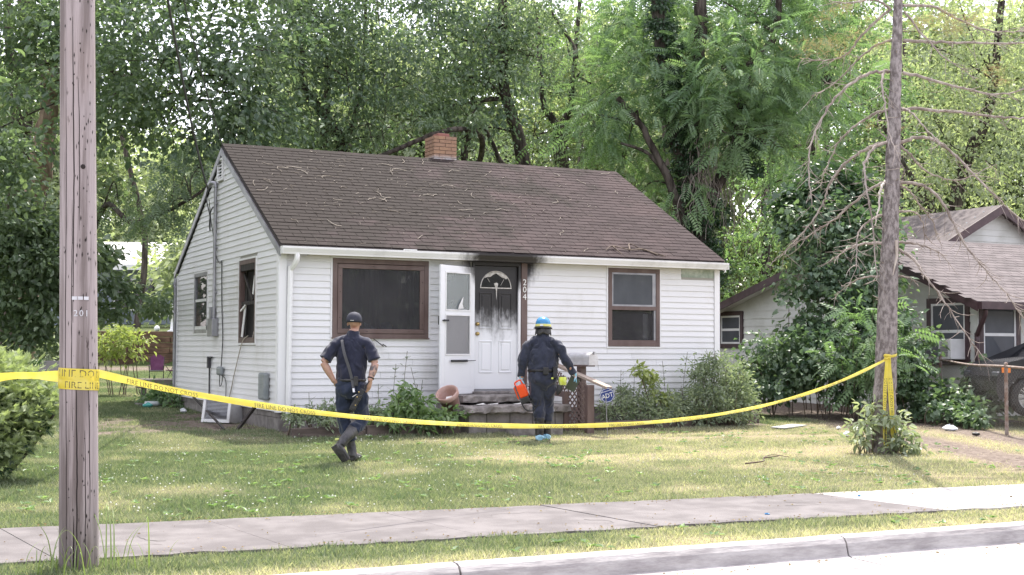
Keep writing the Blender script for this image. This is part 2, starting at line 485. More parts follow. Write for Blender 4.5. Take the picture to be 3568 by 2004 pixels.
def ground():
    xs = np.concatenate([np.arange(-300, -12, 24), np.arange(-12, 18, 0.16), np.arange(18, 60, 2.0), np.arange(60, 320, 26)])
    ys = np.concatenate([np.arange(-300, -13, 24), np.arange(-13, 12, 0.16), np.arange(12, 34, 0.5), np.arange(34, 60, 2.0), np.arange(60, 400, 26)])
    X, Y = np.meshgrid(xs, ys); Z = zg(X, Y)
    Z = Z + 0.02 * (fbm2(X.ravel(), Y.ravel(), 0.8, 5).reshape(X.shape) - 0.5) * (np.abs(Y + 9.8) > 1.9)
    nx, ny = len(xs), len(ys)
    V = np.stack([X.ravel(), Y.ravel(), Z.ravel()], -1)
    i = np.arange(nx * ny).reshape(ny, nx)
    F = np.stack([i[:-1, :-1].ravel(), i[:-1, 1:].ravel(), i[1:, 1:].ravel(), i[1:, :-1].ravel()], -1)
    o = mesh_np('ground', V, F, None, M['soil'], True)
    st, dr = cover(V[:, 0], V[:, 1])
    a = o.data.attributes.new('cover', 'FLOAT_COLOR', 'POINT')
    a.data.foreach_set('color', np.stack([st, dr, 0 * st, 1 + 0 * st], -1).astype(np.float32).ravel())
    tag(o, 'mown front lawn and side yard with dry and bare patches', 'lawn', None, 'structure')


ground()

M['crackdark'] = mat('crack', (0.05, 0.045, 0.04), rough=1.0)
M['concrete'] = mat('sidewalk_concrete', (0.112, 0.101, 0.101), (0.170, 0.156, 0.155), 3.0, None, 0.95, 0.5, 0.008, bscale=70, detail=9)
M['concrete2'] = mat('newer_concrete', (0.34, 0.32, 0.315), (0.44, 0.42, 0.41), 3.0, None, 0.95, 0.4, 0.006, bscale=70, detail=8)
g = N('curb_concrete'); p = g.pos()
n1 = g.noise(p, 5, 8, (0.5, 1, 2.2), 0.7)
c = g.mix(g.mapr(n1, 0.32, 0.68), (0.27, 0.25, 0.25), (0.46, 0.44, 0.43))
g.base(c); g.b.inputs['Roughness'].default_value = 0.95; g.bump(g.noise(p, 24, 6, (0.25, 1, 1.5)), 0.7, 0.012); M['curb'] = g.m
M['road'] = mat('road_surface', (0.40, 0.39, 0.385), (0.50, 0.485, 0.475), 2.0, None, 0.95, 0.3, 0.006, bscale=90, detail=8)


def setting():
    # road and gutter pan
    mb = MB(); mb.add([(-300, -40, -.345), (300, -40, -.345), (300, -12.15, -.345), (-300, -12.15, -.345)], [(0, 1, 2, 3)])
    tag(mb.build('road', M['road']), 'pale sunlit street along the kerb', 'road', None, 'structure')
    # kerb: profile swept along x with two joints, then gutter pan
    def prof(x):
        dy = -0.012 * (x - 0)
        return [(-11.56 + dy * .3, -.30), (-11.56 + dy * .3, -.192), (-11.59 + dy * .3, -.187), (-11.66 + dy * .3, -.188), (-11.70 + dy * .3, -.200), (-11.725 + dy * .3, -.235), (-11.75 + dy * .3, -.325), (-11.78 + dy * .3, -.336), (-12.16, -.341), (-12.16, -.42)]
    kerb = tag(bpy.data.objects.new('curb', None), 'low concrete kerb with open joints along the street', 'kerb', None, 'structure'); COL.objects.link(kerb)
    js = [-40, -20, -9.0, -6.0, -2.15, 1.05, 3.1, 6.2, 9.3, 20, 60]
    for a, b in zip(js[:-1], js[1:]):
        xs = np.linspace(a + .008, b - .008, max(2, int((b - a) / 0.12) if b - a < 8 else 12)); vs = []; fs = []
        for x in xs:
            for k, (yy, zz) in enumerate(prof(x)):
                j = 0.007 * (float(vnoise(np.array([[x * 6, k * 1.7, 3.1]]))[0]) - .5) if 0 < k < 8 else 0
                vs.append((x, yy + j, zz + j))
        n = 10
        for i in range(len(xs) - 1):
            for k in range(n - 1): fs.append((i * n + k, (i + 1) * n + k, (i + 1) * n + k + 1, i * n + k + 1))
        fs += [tuple(range(n)), tuple(range((len(xs) - 1) * n, len(xs) * n))[::-1]]
        m = MB(); m.add(vs, fs); m.build('curb_section', M['curb'], kerb)
    # sidewalk slabs
    sw = tag(bpy.data.objects.new('sidewalk', None), 'cracked concrete sidewalk crossing in front of the lawn', 'sidewalk', None, 'structure'); COL.objects.link(sw)
    js = [-40, -26, -14, -9.2, -7.7, -6.2, -4.6, -3.02, -1.52, -0.02, 1.5, 2.93, 4.4, 5.75, 7.3, 8.8, 10.3, 20, 40]
    r = random.Random(3)
    for a, b in zip(js[:-1], js[1:]):
        far = lambda x: -8.93 - 0.072 * x
        near = lambda x: -10.58 - 0.046 * x
        sk = 0.10
        dz = r.uniform(-.003, .003); nn = 14
        bot = [(a + .006 + sk, far(a)), (b - .006 + sk, far(b))]
        P = []
        for i in range(nn): x = a + .003 - sk + (b - a - .006) * i / (nn - 1); P.append((x, far(x) + r.uniform(-.025, .02) * (b - a < 3)))
        for i in range(nn): x = b - .003 + sk - (b - a - .006) * i / (nn - 1); P.append((x, near(x) + r.uniform(-.05, .03) * (b - a < 3)))
        m = MB(); m.prism([(x, y, -.27) for x, y in P][::-1], (0, 0, .078 + dz)); m.build('slab', M['concrete'] if b < 3 else M['concrete2'], sw)

        for _ in range(2 if r.random() < .7 and b - a < 3 else 0):       # hairline cracks and chips
            x0 = r.uniform(a + .2, b - .2); y0 = near(x0) + r.uniform(.1, 1.3); an = r.uniform(0, 6.3); C = []
            for k in range(9): C.append((x0, y0)); an += r.gauss(0, .5); x0 += .06 * math.cos(an); y0 += .06 * math.sin(an)
            C = [q for q in C if a < q[0] < b and near(q[0]) + .05 < q[1] < far(q[0]) - .05]
            if len(C) < 3: continue
            vs = []
            for k, (x, y) in enumerate(C): w = .004 * (1 - k / len(C)) + .001; vs += [(x - w, y - w, -.192 + dz + .002), (x + w, y + w, -.192 + dz + .002)]
            m = MB(); m.add(vs, [(2 * k, 2 * k + 1, 2 * k + 3, 2 * k + 2) for k in range(len(C) - 1)]); m.build('crack', M['crackdark'], sw)


setting()
# ------------------------------------------------------------------ the burnt house
W, D = 8.07, 7.28
ZB, ZS = 0.25, 2.66
EY, EZ, RY, RZ = -0.16, 2.80, 3.64, 4.845       # eave edge and ridge of the roof surface
SL = (RZ - EZ) / (RY - EY)
house = empty('house', (W / 2, D / 2, 0), 'small white clapboard house with a brown shingle roof and fire soot over its front door', 'house')
HO = Vector((W / 2, D / 2, 0))


def hb(mb, name, m, parent=None, bevel=0.0):
    """build a part of the house from world coordinates"""
    par = parent if parent is not None else house
    o = mb.build(name, m, par, bevel)
    o.matrix_parent_inverse = Matrix.Translation(-HO)
    return o


def hsub(mb, name, m, parent, bevel=0.0):
    """sub-part in the same coordinates as its part"""
    return mb.build(name, m, parent, bevel)


PW = (0.835, 2.445, 1.375, 2.625)      # picture window casing x0 x1 z0 z1
W2 = (5.775, 6.815, 1.275, 2.625)
DR = (3.215, 4.105, 0.50, 2.645)       # door opening incl. jambs
G1 = (4.64, 5.72, 1.49, 2.62)          # gable windows: y0 y1 z0 z1
G2 = (1.30, 2.35, 1.30, 2.68)

wall = MB()
def front_boxes(mb, y0, y1, z0, z1, ops, x0, x1):
    ops = sorted(ops); x = x0
    for a, b, c, d in ops:
        mb.box(x, a, y0, y1, z0, z1)
        if c > z0: mb.box(a, b, y0, y1, z0, c)
        if d < z1: mb.box(a, b, y0, y1, d, z1)
        x = b
    mb.box(x, x1, y0, y1, z0, z1)
front_boxes(wall, 0.0, 0.11, ZB + .01, 2.70, [PW, DR, W2], 0.0, W)
wall.box(0.11, W, D - .11, D, ZB, 2.70)
wall.box(W - .11, W, .11, D - .11, ZB, 2.70)
ops = sorted([G1, G2]); y = 0.11
for a, b, c, d in ops:
    wall.box(0.0, .11, y, a, ZB + .01, 2.70); wall.box(0, .11, a, b, ZB + .01, c); wall.box(0, .11, a, b, d, 2.70); y = b
wall.box(0, .11, y, D - .11, ZB + .01, 2.70)
for x in (0.0, W - .11):
    wall.prism([(x, .0, 2.70), (x, D, 2.70), (x, D / 2, 2.70 + D / 2 * SL - .04)], (.11, 0, 0))
hb(wall, 'wall', M['sheath'])
inn = MB()
inn.box(.11, W - .11, .11, D - .11, .30, .36)
inn.box(.11, W - .11, .115, D - .115, 2.69, 2.74)
inn.box(2.75, 2.85, 0.9, D - .2, .36, 2.69); inn.box(4.9, 5.0, .115, D - .2, .36, 2.69); inn.box(.12, 2.75, 3.6, 3.7, .36, 2.69)
for x in (.1105, W - .1205): inn.box(x, x + .01, .12, D - .12, .36, 2.69)
front_boxes(inn, .111, .121, .36, 2.69, [PW, DR, W2], .13, W - .13)
hb(inn, 'interior_partition', M['dark'])

# foundation of concrete blocks
fd = MB(); fd.box(.03, W - .03, .05, D - .03, -.4, ZB); fdo = hb(fd, 'foundation', M['mortar'])
r = random.Random(5)
for row, (z0, z1) in enumerate(((-.245, -.05), (-.042, .153), (.161, .235))):
    y = -.0 - (.2 if row % 2 else 0)
    while y < D:
        a, b = max(y, .012), min(y + .392, D - .03)
        if b > a + .03:
            m = MB(); o = r.uniform(0, .006); m.box(.012 - o, .04, a, b, z0, z1); hsub(m, 'concrete_block', M['cinder'], fdo)
        y += .40
    x = 0.0 - (.2 if row % 2 else 0)
    while x < W:
        a, b = max(x, .03), min(x + .392, W - .03)
        if b > a + .03:
            m = MB(); m.box(a, b, .03 - r.uniform(0, .006), .06, z0, z1); hsub(m, 'concrete_block', M['cinder'], fdo)
        x += .40

# siding, every course a plank (split where the openings cut it)
EXPO = 0.1005
def plank_front(x0, x1, z0, z1):
    m = MB(); m.prism([(x0, -.003, z1), (x0, -.019, z0 + .005), (x0, -.019, z0), (x0, 0.0, z0), (x0, 0, z1)], (x1 - x0, 0, 0))
    hb(m, 'siding_plank', M['siding'])
nz = int((ZS - ZB) / EXPO) + 1
for k in range(nz):
    z0 = ZB + k * EXPO; z1 = min(z0 + EXPO, ZS)
    if z1 - z0 < .02: continue
    segs = [(0.105, W - .105)]
    for (a, b, c, d) in ((PW[0] - .03, PW[1] + .03, PW[2] - .03, PW[3] + .1), (DR[0] - .03, 4.215, 0.0, 3), (W2[0] - .03, W2[1] + .03, W2[2] - .03, W2[3] + .1), (7.27, 8.0, 2.50, 3) if k < 99 else ()):
        if z1 > c + .02 and z0 < d:
            segs = [s for (p, q) in segs for s in (((p, min(q, a)), (max(p, b), q)) if (p < b and q > a) else ((p, q),)) if s[1] - s[0] > .03]
    for a, b in segs:
        if b - a > 3.0 or (b - a > 1.9 and k % 3 == 0):      # butt joint where two lengths meet
            j = a + (b - a) * (.28 + .44 * ((k * 37) % 10) / 10); plank_front(a, j - .002, z0, z1); plank_front(j + .002, b, z0, z1)
        else: plank_front(a, b, z0, z1)
def plank_gable(y0a, y1a, y0b, y1b, z0, z1):
    """y range at z0 (a) and at z1 (b)"""
    m = MB()
    vs = [(-.019, y0a, z0), (-.019, y1a, z0), (-.003, y1b, z1), (-.003, y0b, z1), (0, y0a, z0), (0, y1a, z0), (0, y1b, z1), (0, y0b, z1)]
    m.add(vs, [(0, 1, 2, 3)[::-1], (0, 4, 5, 1)[::-1], (2, 6, 7, 3)[::-1], (0, 3, 7, 4)[::-1], (1, 5, 6, 2)[::-1], (4, 5, 6, 7)]); hb(m, 'siding_plank', M['siding'])
k = 0
while True:
    z0 = ZB + k * EXPO; z1 = z0 + EXPO; k += 1
    if z1 > RZ - .12: break
    def lim(z):
        if z < 2.66: return .10, D - .06
        t = (z - 2.70 + .05) / SL
        return max(.10, t), min(D - .06, D - t)
    a0, a1 = lim(z0); b0, b1 = lim(z1)
    cuts = []
    for (p, q, c, d) in ((G1[0] - .03, G1[1] + .03, G1[2] - .03, G1[3] + .03), (G2[0] - .03, G2[1] + .03, G2[2] - .03, G2[3] + .03), (3.55, 3.97, 4.18, 4.62)):
        if z1 > c + .03 and z0 < d - .03: cuts.append((p, q))
    segs = [(a0, a1, b0, b1)]
    for p, q in cuts:
        out = []
        for (s0, s1, t0, t1) in segs:
            if s0 < p and s1 > q: out += [(s0, p, t0, p), (q, s1, q, t1)]
            elif s0 < q < s1: out.append((q, s1, q, t1))
            elif s0 < p < s1: out.append((s0, p, t0, p))
            else: out.append((s0, s1, t0, t1))
        segs = out
    for s in segs:
        if s[1] - s[0] > .03: plank_gable(*s[:2], *s[2:], z0, z1)
# corner posts and trims
for (x0, x1, y0, y1) in ((-.02, .10, -.03, 0.0), (-.03, 0.0, 0.0, .10), (W - .10, W + .01, -.03, 0.0), (-.03, 0.0, D - .06, D + .01)):
    hb(MB().box(x0, x1, y0, y1, ZB - .01, 2.66), 'corner_post', M['trim'])
gp = MB().box(7.28, 7.965, -.010, -.001, 2.505, 2.655)
tag(hb(gp, 'sheathing_patch', M['greenpatch']), 'bare green patch where a plank is missing')

# roof: two decks, rake boards, fascia, soffit, shingles
OX = .035
rd = MB()
for s in (1, -1):
    y0 = EY if s > 0 else D - EY
    rd.prism([(-OX, y0, EZ - .012), (-OX, RY, RZ - .012), (-OX, RY, RZ - .11), (-OX, y0, EZ - .09)], (W + 2 * OX, 0, 0))
roof = hb(rd, 'roof', M['roofedge'])
for x in (-.055, W + .03):
    for s in (1, -1):
        y0 = EY if s > 0 else D - EY
        m = MB(); m.prism([(x, y0, EZ - .075), (x, RY, RZ - .075), (x, RY, RZ - .20), (x, y0, EZ - .19)], (.025, 0, 0)); hsub(m, 'rake_board', M['graymetal'] if x < 0 else M['trim'], roof)
hsub(MB().box(0, W, -.165, -.145, 2.655, 2.765), 'fascia', M['gutter'], roof)
hsub(MB().box(0.42, W, -.15, -.002, 2.648, 2.658), 'soffit', M['soffit'], roof)
hsub(MB().box(-.03, .10, -.15, -.002, 2.648, 2.658), 'soffit', M['soffit'], roof)

TABW, TABE = .3048, .1395
ln = math.hypot(RY - EY, RZ - EZ); ny = int(ln / TABE) + 1; cth, sth = (RY - EY) / ln, (RZ - EZ) / ln
def tabmesh():
    m = MB(); w = TABW - .007; e = TABE + .02
    m.add([(0, 0, .002), (w, 0, .002), (w, 0, .011), (0, 0, .011), (0, e, .000), (w, e, .000), (w, e, .003), (0, e, .003)],
          [(0, 1, 2, 3), (3, 2, 6, 7), (0, 3, 7, 4), (1, 5, 6, 2)])
    return m
tb = tabmesh(); tme = bpy.data.meshes.new('shingle'); tme.from_pydata(tb.v, [], tb.f); tme.materials.append(M['shingle']); tme.update()
Rs = Matrix(((1, 0, 0, 0), (0, cth, -sth, 0), (0, sth, cth, 0), (0, 0, 0, 1)))
r = random.Random(11); cnt = 0; rest_v, rest_f, rest_t = [], [], []
for j in range(ny):
    off = (j % 2) * TABW / 2 + .02
    x = -OX - off
    while x < W + OX - .03:
        d = j * TABE + r.uniform(-.004, .004)
        if (j + 1) * TABE > ln + .06: x += TABW; continue
        a = max(0.0, -OX - x); wmax = min(TABW, W + OX - x)
        base = Matrix.Translation((x, EY + d * cth, EZ + d * sth + r.uniform(0, .003))) @ Rs @ Matrix.Rotation(r.uniform(-.006, .006), 4, 'Z')
        if cnt < 290 and a == 0 and wmax >= TABW:
            o = bpy.data.objects.new('shingle', tme); COL.objects.link(o); o.parent = roof; o.matrix_local = base; cnt += 1
        else:
            b = len(rest_v)
            for v in tb.v:
                q = Vector((min(max(v[0], a), wmax), v[1], v[2])); rest_v.append(tuple(base @ q))
            rest_f += [tuple(b + i for i in f) for f in tb.f]; rest_t += [r.random()] * 4
        x += TABW
so = mesh_np('roof_shingles', rest_v, rest_f, roof, M['shingle'], False, rest_t); so['kind'] = 'stuff'
cap = MB(); x = -OX
while x < W + OX - .05:
    x1 = min(x + .16, W + OX); z = RZ + .006 + r.uniform(0, .006)
    cap.add([(x, RY - .13, z - .13 * SL), (x1, RY - .13, z - .13 * SL + .006), (x1, RY, z + .010), (x, RY, z + .004), (x1, RY + .13, z - .13 * SL + .006), (x, RY + .13, z - .13 * SL)], [(0, 1, 2, 3), (3, 2, 4, 5)])
    x += .15
co = hsub(cap, 'ridge_cap', M['shingle'], roof)

# gutter and downspout
gp = [(-.168, 2.755), (-.168, 2.655), (-.255, 2.648), (-.262, 2.672), (-.278, 2.70), (-.298, 2.735), (-.300, 2.765), (-.288, 2.765), (-.288, 2.745), (-.262, 2.695), (-.250, 2.662), (-.176, 2.666), (-.176, 2.755)]
gm = MB(); gm.prism([(-.04, y, z) for y, z in gp], (W + .06, 0, 0)); gut = hb(gm, 'gutter', M['gutter'])
hsub(MB().box(W + .02, W + .026, -.30, -.168, 2.648, 2.765), 'gutter_end_cap', M['gutter'], gut)
hsub(MB().box(-.046, -.04, -.30, -.168, 2.648, 2.765), 'gutter_end_cap', M['gutter'], gut)
ds = MB(); ds.tube(crom([(.20, -.225, 2.66), (.20, -.225, 2.58), (.185, -.17, 2.50), (.155, -.075, 2.42), (.145, -.07, 2.3), (.135, -.068, .30), (.135, -.09, .20), (.16, -.17, .08)], 4), .043, 8, True, False)
hb(ds, 'downspout', M['gutter'])
ds2 = MB(); ds2.tube(crom([(-.03, D + .05, 2.62), (-.06, D + .03, 2.45), (-.055, D - .0, 2.25), (-.05, D, .3)], 4), .035, 6)
hb(ds2, 'downspout', M['graymetal'])


# ---- windows
def frame_rect(mb, x0, x1, z0, z1, w, y0, y1, axis='x', wb=None):
    """rectangular frame of width w, in the front (axis x) or the gable (axis y) wall"""
    wb = w if wb is None else wb
    def bx(a, b, c, d):
        if axis == 'x': mb.box(a, b, y0, y1, c, d)
        else: mb.box(y0, y1, a, b, c, d)
    bx(x0, x1, z1 - w, z1); bx(x0, x1, z0, z0 + wb); bx(x0, x0 + w, z0 + wb, z1 - w); bx(x1 - w, x1, z0 + wb, z1 - w)
    return mb


M['scorch'] = mat('scorched_cloth', (0.05, 0.046, 0.046), (0.13, 0.12, 0.115), 4, (1, 1, .2), .9)
win = hb(frame_rect(MB(), *PW, .078, -.034, .06), 'picture_window', M['brown'], bevel=.004)
hsub(frame_rect(MB(), PW[0] - .028, PW[1] + .028, PW[2] - .028, PW[3] + .026, .027, -.024, -.001), 'window_trim', M['trim'], win)
hsub(frame_rect(MB(), .915, 2.362, 1.455, 2.54, .072, -.046, -.005), 'sash', M['brown'], win, .006)
hsub(MB().box(.985, 2.292, -.022, -.018, 1.525, 2.47), 'pane', M['glass'], win)
m = MB(); m.box(PW[0] - .01, PW[1] + .01, -.055, -.01, 1.372, 1.392); hsub(m, 'sill', M['brown'], win)
for (xa, xb, sd_) in ((1.0, 1.42, 1), (1.5, 1.74, 2), (1.98, 2.28, 3)):
    cu_ = random.Random(sd_); m = MB(); nn_ = 18; vs_ = []
    for i in range(nn_ + 1):
        x_ = xa + (xb - xa) * i / nn_; y_ = .16 + .03 * math.sin(i * 1.9 + sd_); b_ = 1.42 + (.35 * abs(math.sin(i * .5 + sd_)) if sd_ > 1 else .1)
        vs_ += [(x_, y_, b_), (x_ + .03 * math.sin(i), y_ + .02, 2.0), (x_, y_, 2.55)]
    m.add(vs_, [(3 * i + k, 3 * i + 3 + k, 3 * i + 4 + k, 3 * i + 1 + k) for i in range(nn_) for k in (0, 1)], True); hsub(m, 'scorched_curtain', M['scorch'], win)
rr = random.Random(2)
scr = MB()
for (x, z) in [(.95, 1.7), (.95, 2.1), (.95, 2.35), (2.33, 1.6), (2.33, 1.95), (2.33, 2.28), (1.4, 1.488), (2.1, 1.488), (1.5, 2.51)]: scr.lathe([(0, .004), (.008, .004), (.008, 0)], n=8, M=Matrix.Translation((x, -.046, z)) @ Matrix.Rotation(R(90), 4, 'X'))
hsub(scr, 'screw', M['char'], win)
m = MB(); m.beam((1.50, -.07, 1.372), (1.655, -.10, 1.255), .035, .012); m.beam((1.64, -.10, 1.29), (1.70, -.115, 1.25), .06, .012)
tag(hsub(m, 'hanging_trim_strip', M['char'], win), 'black strip hanging loose below the picture window')

w2 = hb(frame_rect(MB(), *W2, .075, -.034, .08), 'sash_window', M['brown'], bevel=.004)
hsub(frame_rect(MB(), W2[0] - .028, W2[1] + .028, W2[2] - .028, W2[3] + .026, .027, -.024, -.001), 'window_trim', M['trim'], w2)
hsub(MB().box(5.85, 6.74, -.030, .03, 1.905, 1.97), 'meeting_rail', M['brown'], w2)
hsub(frame_rect(MB(), 5.85, 6.70, 1.97, 2.55, .03, -.018, .012), 'upper_sash', M['graymetal'], w2)
hsub(MB().box(5.88, 6.67, -.006, -.002, 2.0, 2.52), 'pane', M['glass2'], w2)
hsub(MB().box(6.70, 6.74, -.02, .02, 1.37, 2.55), 'sash_track', M['graymetal'], w2)
hsub(MB().box(5.85, 6.74, -.03, .04, 1.35, 1.385), 'sill', M['brown'], w2)
hsub(MB().box(5.85, 6.70, .02, .024, 1.385, 1.905), 'pane', M['glass'], w2)
m = MB(); m.box(6.56, 6.63, .10, .12, 1.40, 1.85); m.box(6.645, 6.655, .10, .12, 1.40, 1.85); hsub(m, 'curtain_edge', M['whitepaint'], w2)
for (x0, x1, z0, z1) in ((G1[0], G1[1], G1[2], G1[3]), (G2[0], G2[1], G2[2], G2[3])): pass
g1 = hb(frame_rect(MB(), *G1, .07, -.024, .05, 'y'), 'side_window', M['graymetal'], bevel=.004)
hsub(frame_rect(MB(), G1[0] - .03, G1[1] + .03, G1[2] - .03, G1[3] + .03, .03, -.028, -.001, 'y'), 'window_trim', M['trim'], g1)
hsub(MB().box(-.012, .02, 4.71, 5.65, 2.08, 2.13), 'meeting_rail', M['whitepaint'], g1)
hsub(MB().box(-.008, -.004, 4.71, 5.65, 1.6, 2.08), 'pane', M['clearglass2'], g1)
hsub(MB().box(.004, .008, 4.71, 5.65, 2.13, 2.55), 'pane', M['clearglass2'], g1)
hsub(MB().box(-.02, .03, 4.71, 5.65, 1.56, 1.62), 'sill', M['whitepaint'], g1)
M['redcloth'] = mat('red_cloth', (0.40, 0.05, 0.05), (0.28, 0.03, 0.035), 5, None, 0.8)
M['pinksign'] = mat('pink_sign', (0.75, 0.16, 0.24), (0.85, 0.5, 0.55), 20, None, 0.6)
hsub(MB().box(.012, .02, 4.74, 5.2, 1.63, 1.95), 'curtain', M['redcloth'], g1)
hsub(MB().box(.012, .02, 4.74, 5.55, 2.24, 2.38), 'window_sign', M['pinksign'], g1)
g2 = hb(frame_rect(MB(), *G2, .075, -.026, .06, 'y'), 'side_window', M['brown'], bevel=.004)
tag(g2, 'burnt out window with broken sash')
hsub(frame_rect(MB(), G2[0] - .03, G2[1] + .03, G2[2] - .03, G2[3] + .03, .03, -.030, -.001, 'y'), 'window_trim', M['trim'], g2)
m = MB(); m.box(-.02, .05, 1.375, 2.275, 2.50, 2.605); hsub(m, 'header_board', M['char'], g2)
m = MB(); m.box(-.0, .04, 1.375, 2.275, 1.93, 1.99); m.beam((.03, 2.2, 2.45), (.02, 1.6, 2.0), .05, .03, (1, 0, 0)); m.beam((.02, 1.5, 2.05), (.03, 1.42, 2.48), .03, .02, (1, 0, 0)); hsub(m, 'broken_sash', M['char'], g2)
m = MB(); m.beam((-.012, 2.16, 1.40), (.03, 2.12, 1.93), .10, .012, (1, 0, 0)); m.beam((-.02, 2.42, 1.78), (.02, 1.9, 1.98), .03, .02, (1, 0, 0)); m.beam((.02, 1.62, 2.1), (.03, 1.55, 2.4), .07, .008, (1, 0, 0)); hsub(m, 'splintered_frame', M['whitepaint'], g2)
m = MB(); m.tube(crom([(-.02, 1.45, 1.38), (.04, 1.6, 1.5), (.03, 1.4, 1.65), (.05, 1.5, 1.9)], 5), .006, 5); hsub(m, 'hanging_wire', M['cablelight'], g2)
m = MB(); m.box(-.03, .05, 1.375, 2.275, 1.37, 1.39); hsub(m, 'sill', M['brown'], g2)

# ---- entry door
df = MB(); df.box(3.215, 3.26, -.03, .11, .56, 2.645); df.box(4.055, 4.100, -.03, .11, .56, 2.645); df.box(3.26, 4.055, -.03, .11, 2.59, 2.645)
dfr = hb(df, 'door_frame', M['trim'], bevel=.004)
hsub(MB().box(3.20, 4.12, -.07, .11, .50, .56), 'threshold', M['graymetal'], dfr)
tr = hb(MB().box(4.105, 4.212, -.045, .0, .36, 2.648), 'trim_board', M['brown'], bevel=.003)
hsub(MB().box(3.19, 4.104, -.05, -.001, 2.646, 2.69), 'head_trim', M['doorwhite'], dfr)
slab = MB(); slab.box(3.264, 4.051, .02, .064, .565, 2.585)
door = hb(slab, 'entry_door', M['doorwhite'], bevel=.003)
for (x0, x1) in ((3.36, 3.60), (3.715, 3.955)):
    for (z0, z1) in ((.83, 1.36), (1.55, 2.15)):
        m = frame_rect(MB(), x0, x1, z0, z1, .022, .008, .0205); m.box(x0 + .05, x1 - .05, .010, .0205, z0 + .05, z1 - .05); hsub(m, 'door_panel', M['doorwhite'], door, .006)
M['blackened'] = mat('blackened_glass', (0.006, 0.006, 0.007), rough=0.25)
fan = MB(); c = (3.657, 2.225); n = 22; ra = .265
pts = [(c[0] + ra * math.cos(math.pi * i / n), .012, c[1] + ra * math.sin(math.pi * i / n)) for i in range(n + 1)]
fan.prism(pts, (0, .009, 0)); fano = hsub(fan, 'fanlight', M['blackened'], door)
m = MB(); m.tube([(c[0] + (ra + .012) * math.cos(math.pi * i / n), .012, c[1] + (ra + .012) * math.sin(math.pi * i / n)) for i in range(n + 1)], .009, 6); m.beam((c[0] - ra - .02, .01, c[1]), (c[0] + ra + .02, .01, c[1]), .012, .016)
M['ashwhite'] = mat('scorched_white', (0.62, 0.60, 0.57), (0.40, 0.37, 0.33), 16, None, 0.7)
hsub(m, 'fanlight_rim', M['ashwhite'], door)
m = MB(); m.add([(x, .004, z) for x, z in ((3.44, 2.385), (3.475, 2.425), (3.53, 2.462), (3.60, 2.484), (3.657, 2.488), (3.72, 2.482), (3.78, 2.462), (3.83, 2.43), (3.865, 2.40), (3.84, 2.372), (3.81, 2.39), (3.765, 2.40), (3.71, 2.435), (3.657, 2.468), (3.60, 2.44), (3.55, 2.405), (3.49, 2.40))], [tuple(range(17))[::-1]])
m.add([(3.62, .003, 2.30), (3.66, .003, 2.315), (3.695, .003, 2.30), (3.675, .003, 2.20), (3.664, .003, 2.02), (3.652, .003, 2.2)], [(0, 1, 2, 3, 4, 5)[::-1]])
m.beam((3.657, .004, 2.3), (3.657, .004, 2.44), .016, .004); m.beam((3.50, .004, 2.38), (3.54, .004, 2.32), .02, .004); m.beam((3.80, .004, 2.37), (3.74, .004, 2.27), .008, .004)
hsub(m, 'melted_muntin', M['ashwhite'], door)
for z in (1.50, 1.66):
    kn = MB(); kn.lathe([(0, .06), (.022, .055), (.03, .035), (.018, .02), (.03, .006), (.032, 0)], n=14, M=Matrix.Translation((3.325, .02, z - .03)) @ Matrix.Rotation(R(90), 4, 'X')); hsub(kn, 'door_knob' if z < 1.6 else 'deadbolt', M['brass'], door)


def text_mesh(s, size, ext=.004, align='CENTER', spacing=1.0):
    cu = bpy.data.curves.new('text', 'FONT'); cu.body = s; cu.size = size; cu.extrude = ext; cu.align_x = align; cu.align_y = 'CENTER'; cu.space_character = spacing; cu.resolution_u = 2
    o = bpy.data.objects.new('text', cu); COL.objects.link(o)
    bpy.context.view_layer.update()
    me = bpy.data.meshes.new_from_object(o.evaluated_get(bpy.context.evaluated_depsgraph_get()))
    bpy.data.objects.remove(o); bpy.data.curves.remove(cu)
    me.materials.clear()
    return me


M['digit'] = mat('silver_digit', (0.78, 0.77, 0.74), rough=0.4)
for ch, z in (('2', 2.325), ('0', 2.205), ('4', 2.085)):
    o = link('house_number_digit', text_mesh(ch, .145, .004), tr, M['digit']); o.matrix_local = Matrix.Translation((4.158, -.050, z)) @ Matrix.Rotation(R(90), 4, 'X')

# ---- storm door, hinged beside the entry door and standing open
SD = Matrix.Translation((3.235, -.05, .50)) @ Matrix.Rotation(R(180 + 27), 4, 'Z')      # local x runs from the hinge to the free edge; outside faces -y'
sdm = MB()
w_, h_ = .86, 2.05
for b in ((0, w_, 0, .10), (0, w_, h_ - .10, h_), (0, .11, .10, h_ - .1), (w_ - .11, w_, .10, h_ - .1), (.11, w_ - .11, .10, .62), (.11, w_ - .11, 1.27, 1.33)):
    sdm.box(b[0], b[1], -.016, .016, b[2], b[3], SD)
sd = hb(sdm, 'storm_door', M['doorwhite'], bevel=.004); 
m = MB()
for (z0, z1) in ((.62, 1.27), (1.33, 1.95)):
    for b in ((.11, .75, z0, z0 + .02), (.11, .75, z1 - .02, z1), (.11, .13, z0 + .02, z1 - .02), (.73, .75, z0 + .02, z1 - .02)): m.box(b[0], b[1], -.026, .026, b[2], b[3], SD)
hsub(m, 'glazing_bead', M['whitepaint'], sd)
hsub(MB().box(.13, .73, -.003, .003, 1.35, 1.93, SD), 'pane', M['clearglass'], sd)
hsub(MB().box(.13, .73, -.002, .002, .64, 1.25, SD), 'screen', glass('insect_screen', (0.88, 0.88, 0.9), 0.6, (0.3, 0.3, 0.31), 0.2), sd)
m = MB(); m.box(.80, .815, .016, .055, 1.16, 1.18, SD); m.box(.70, .82, .045, .06, 1.155, 1.185, SD); m.box(.80, .83, -.06, -.016, 1.10, 1.24, SD); hsub(m, 'door_handle', M['black'], sd)
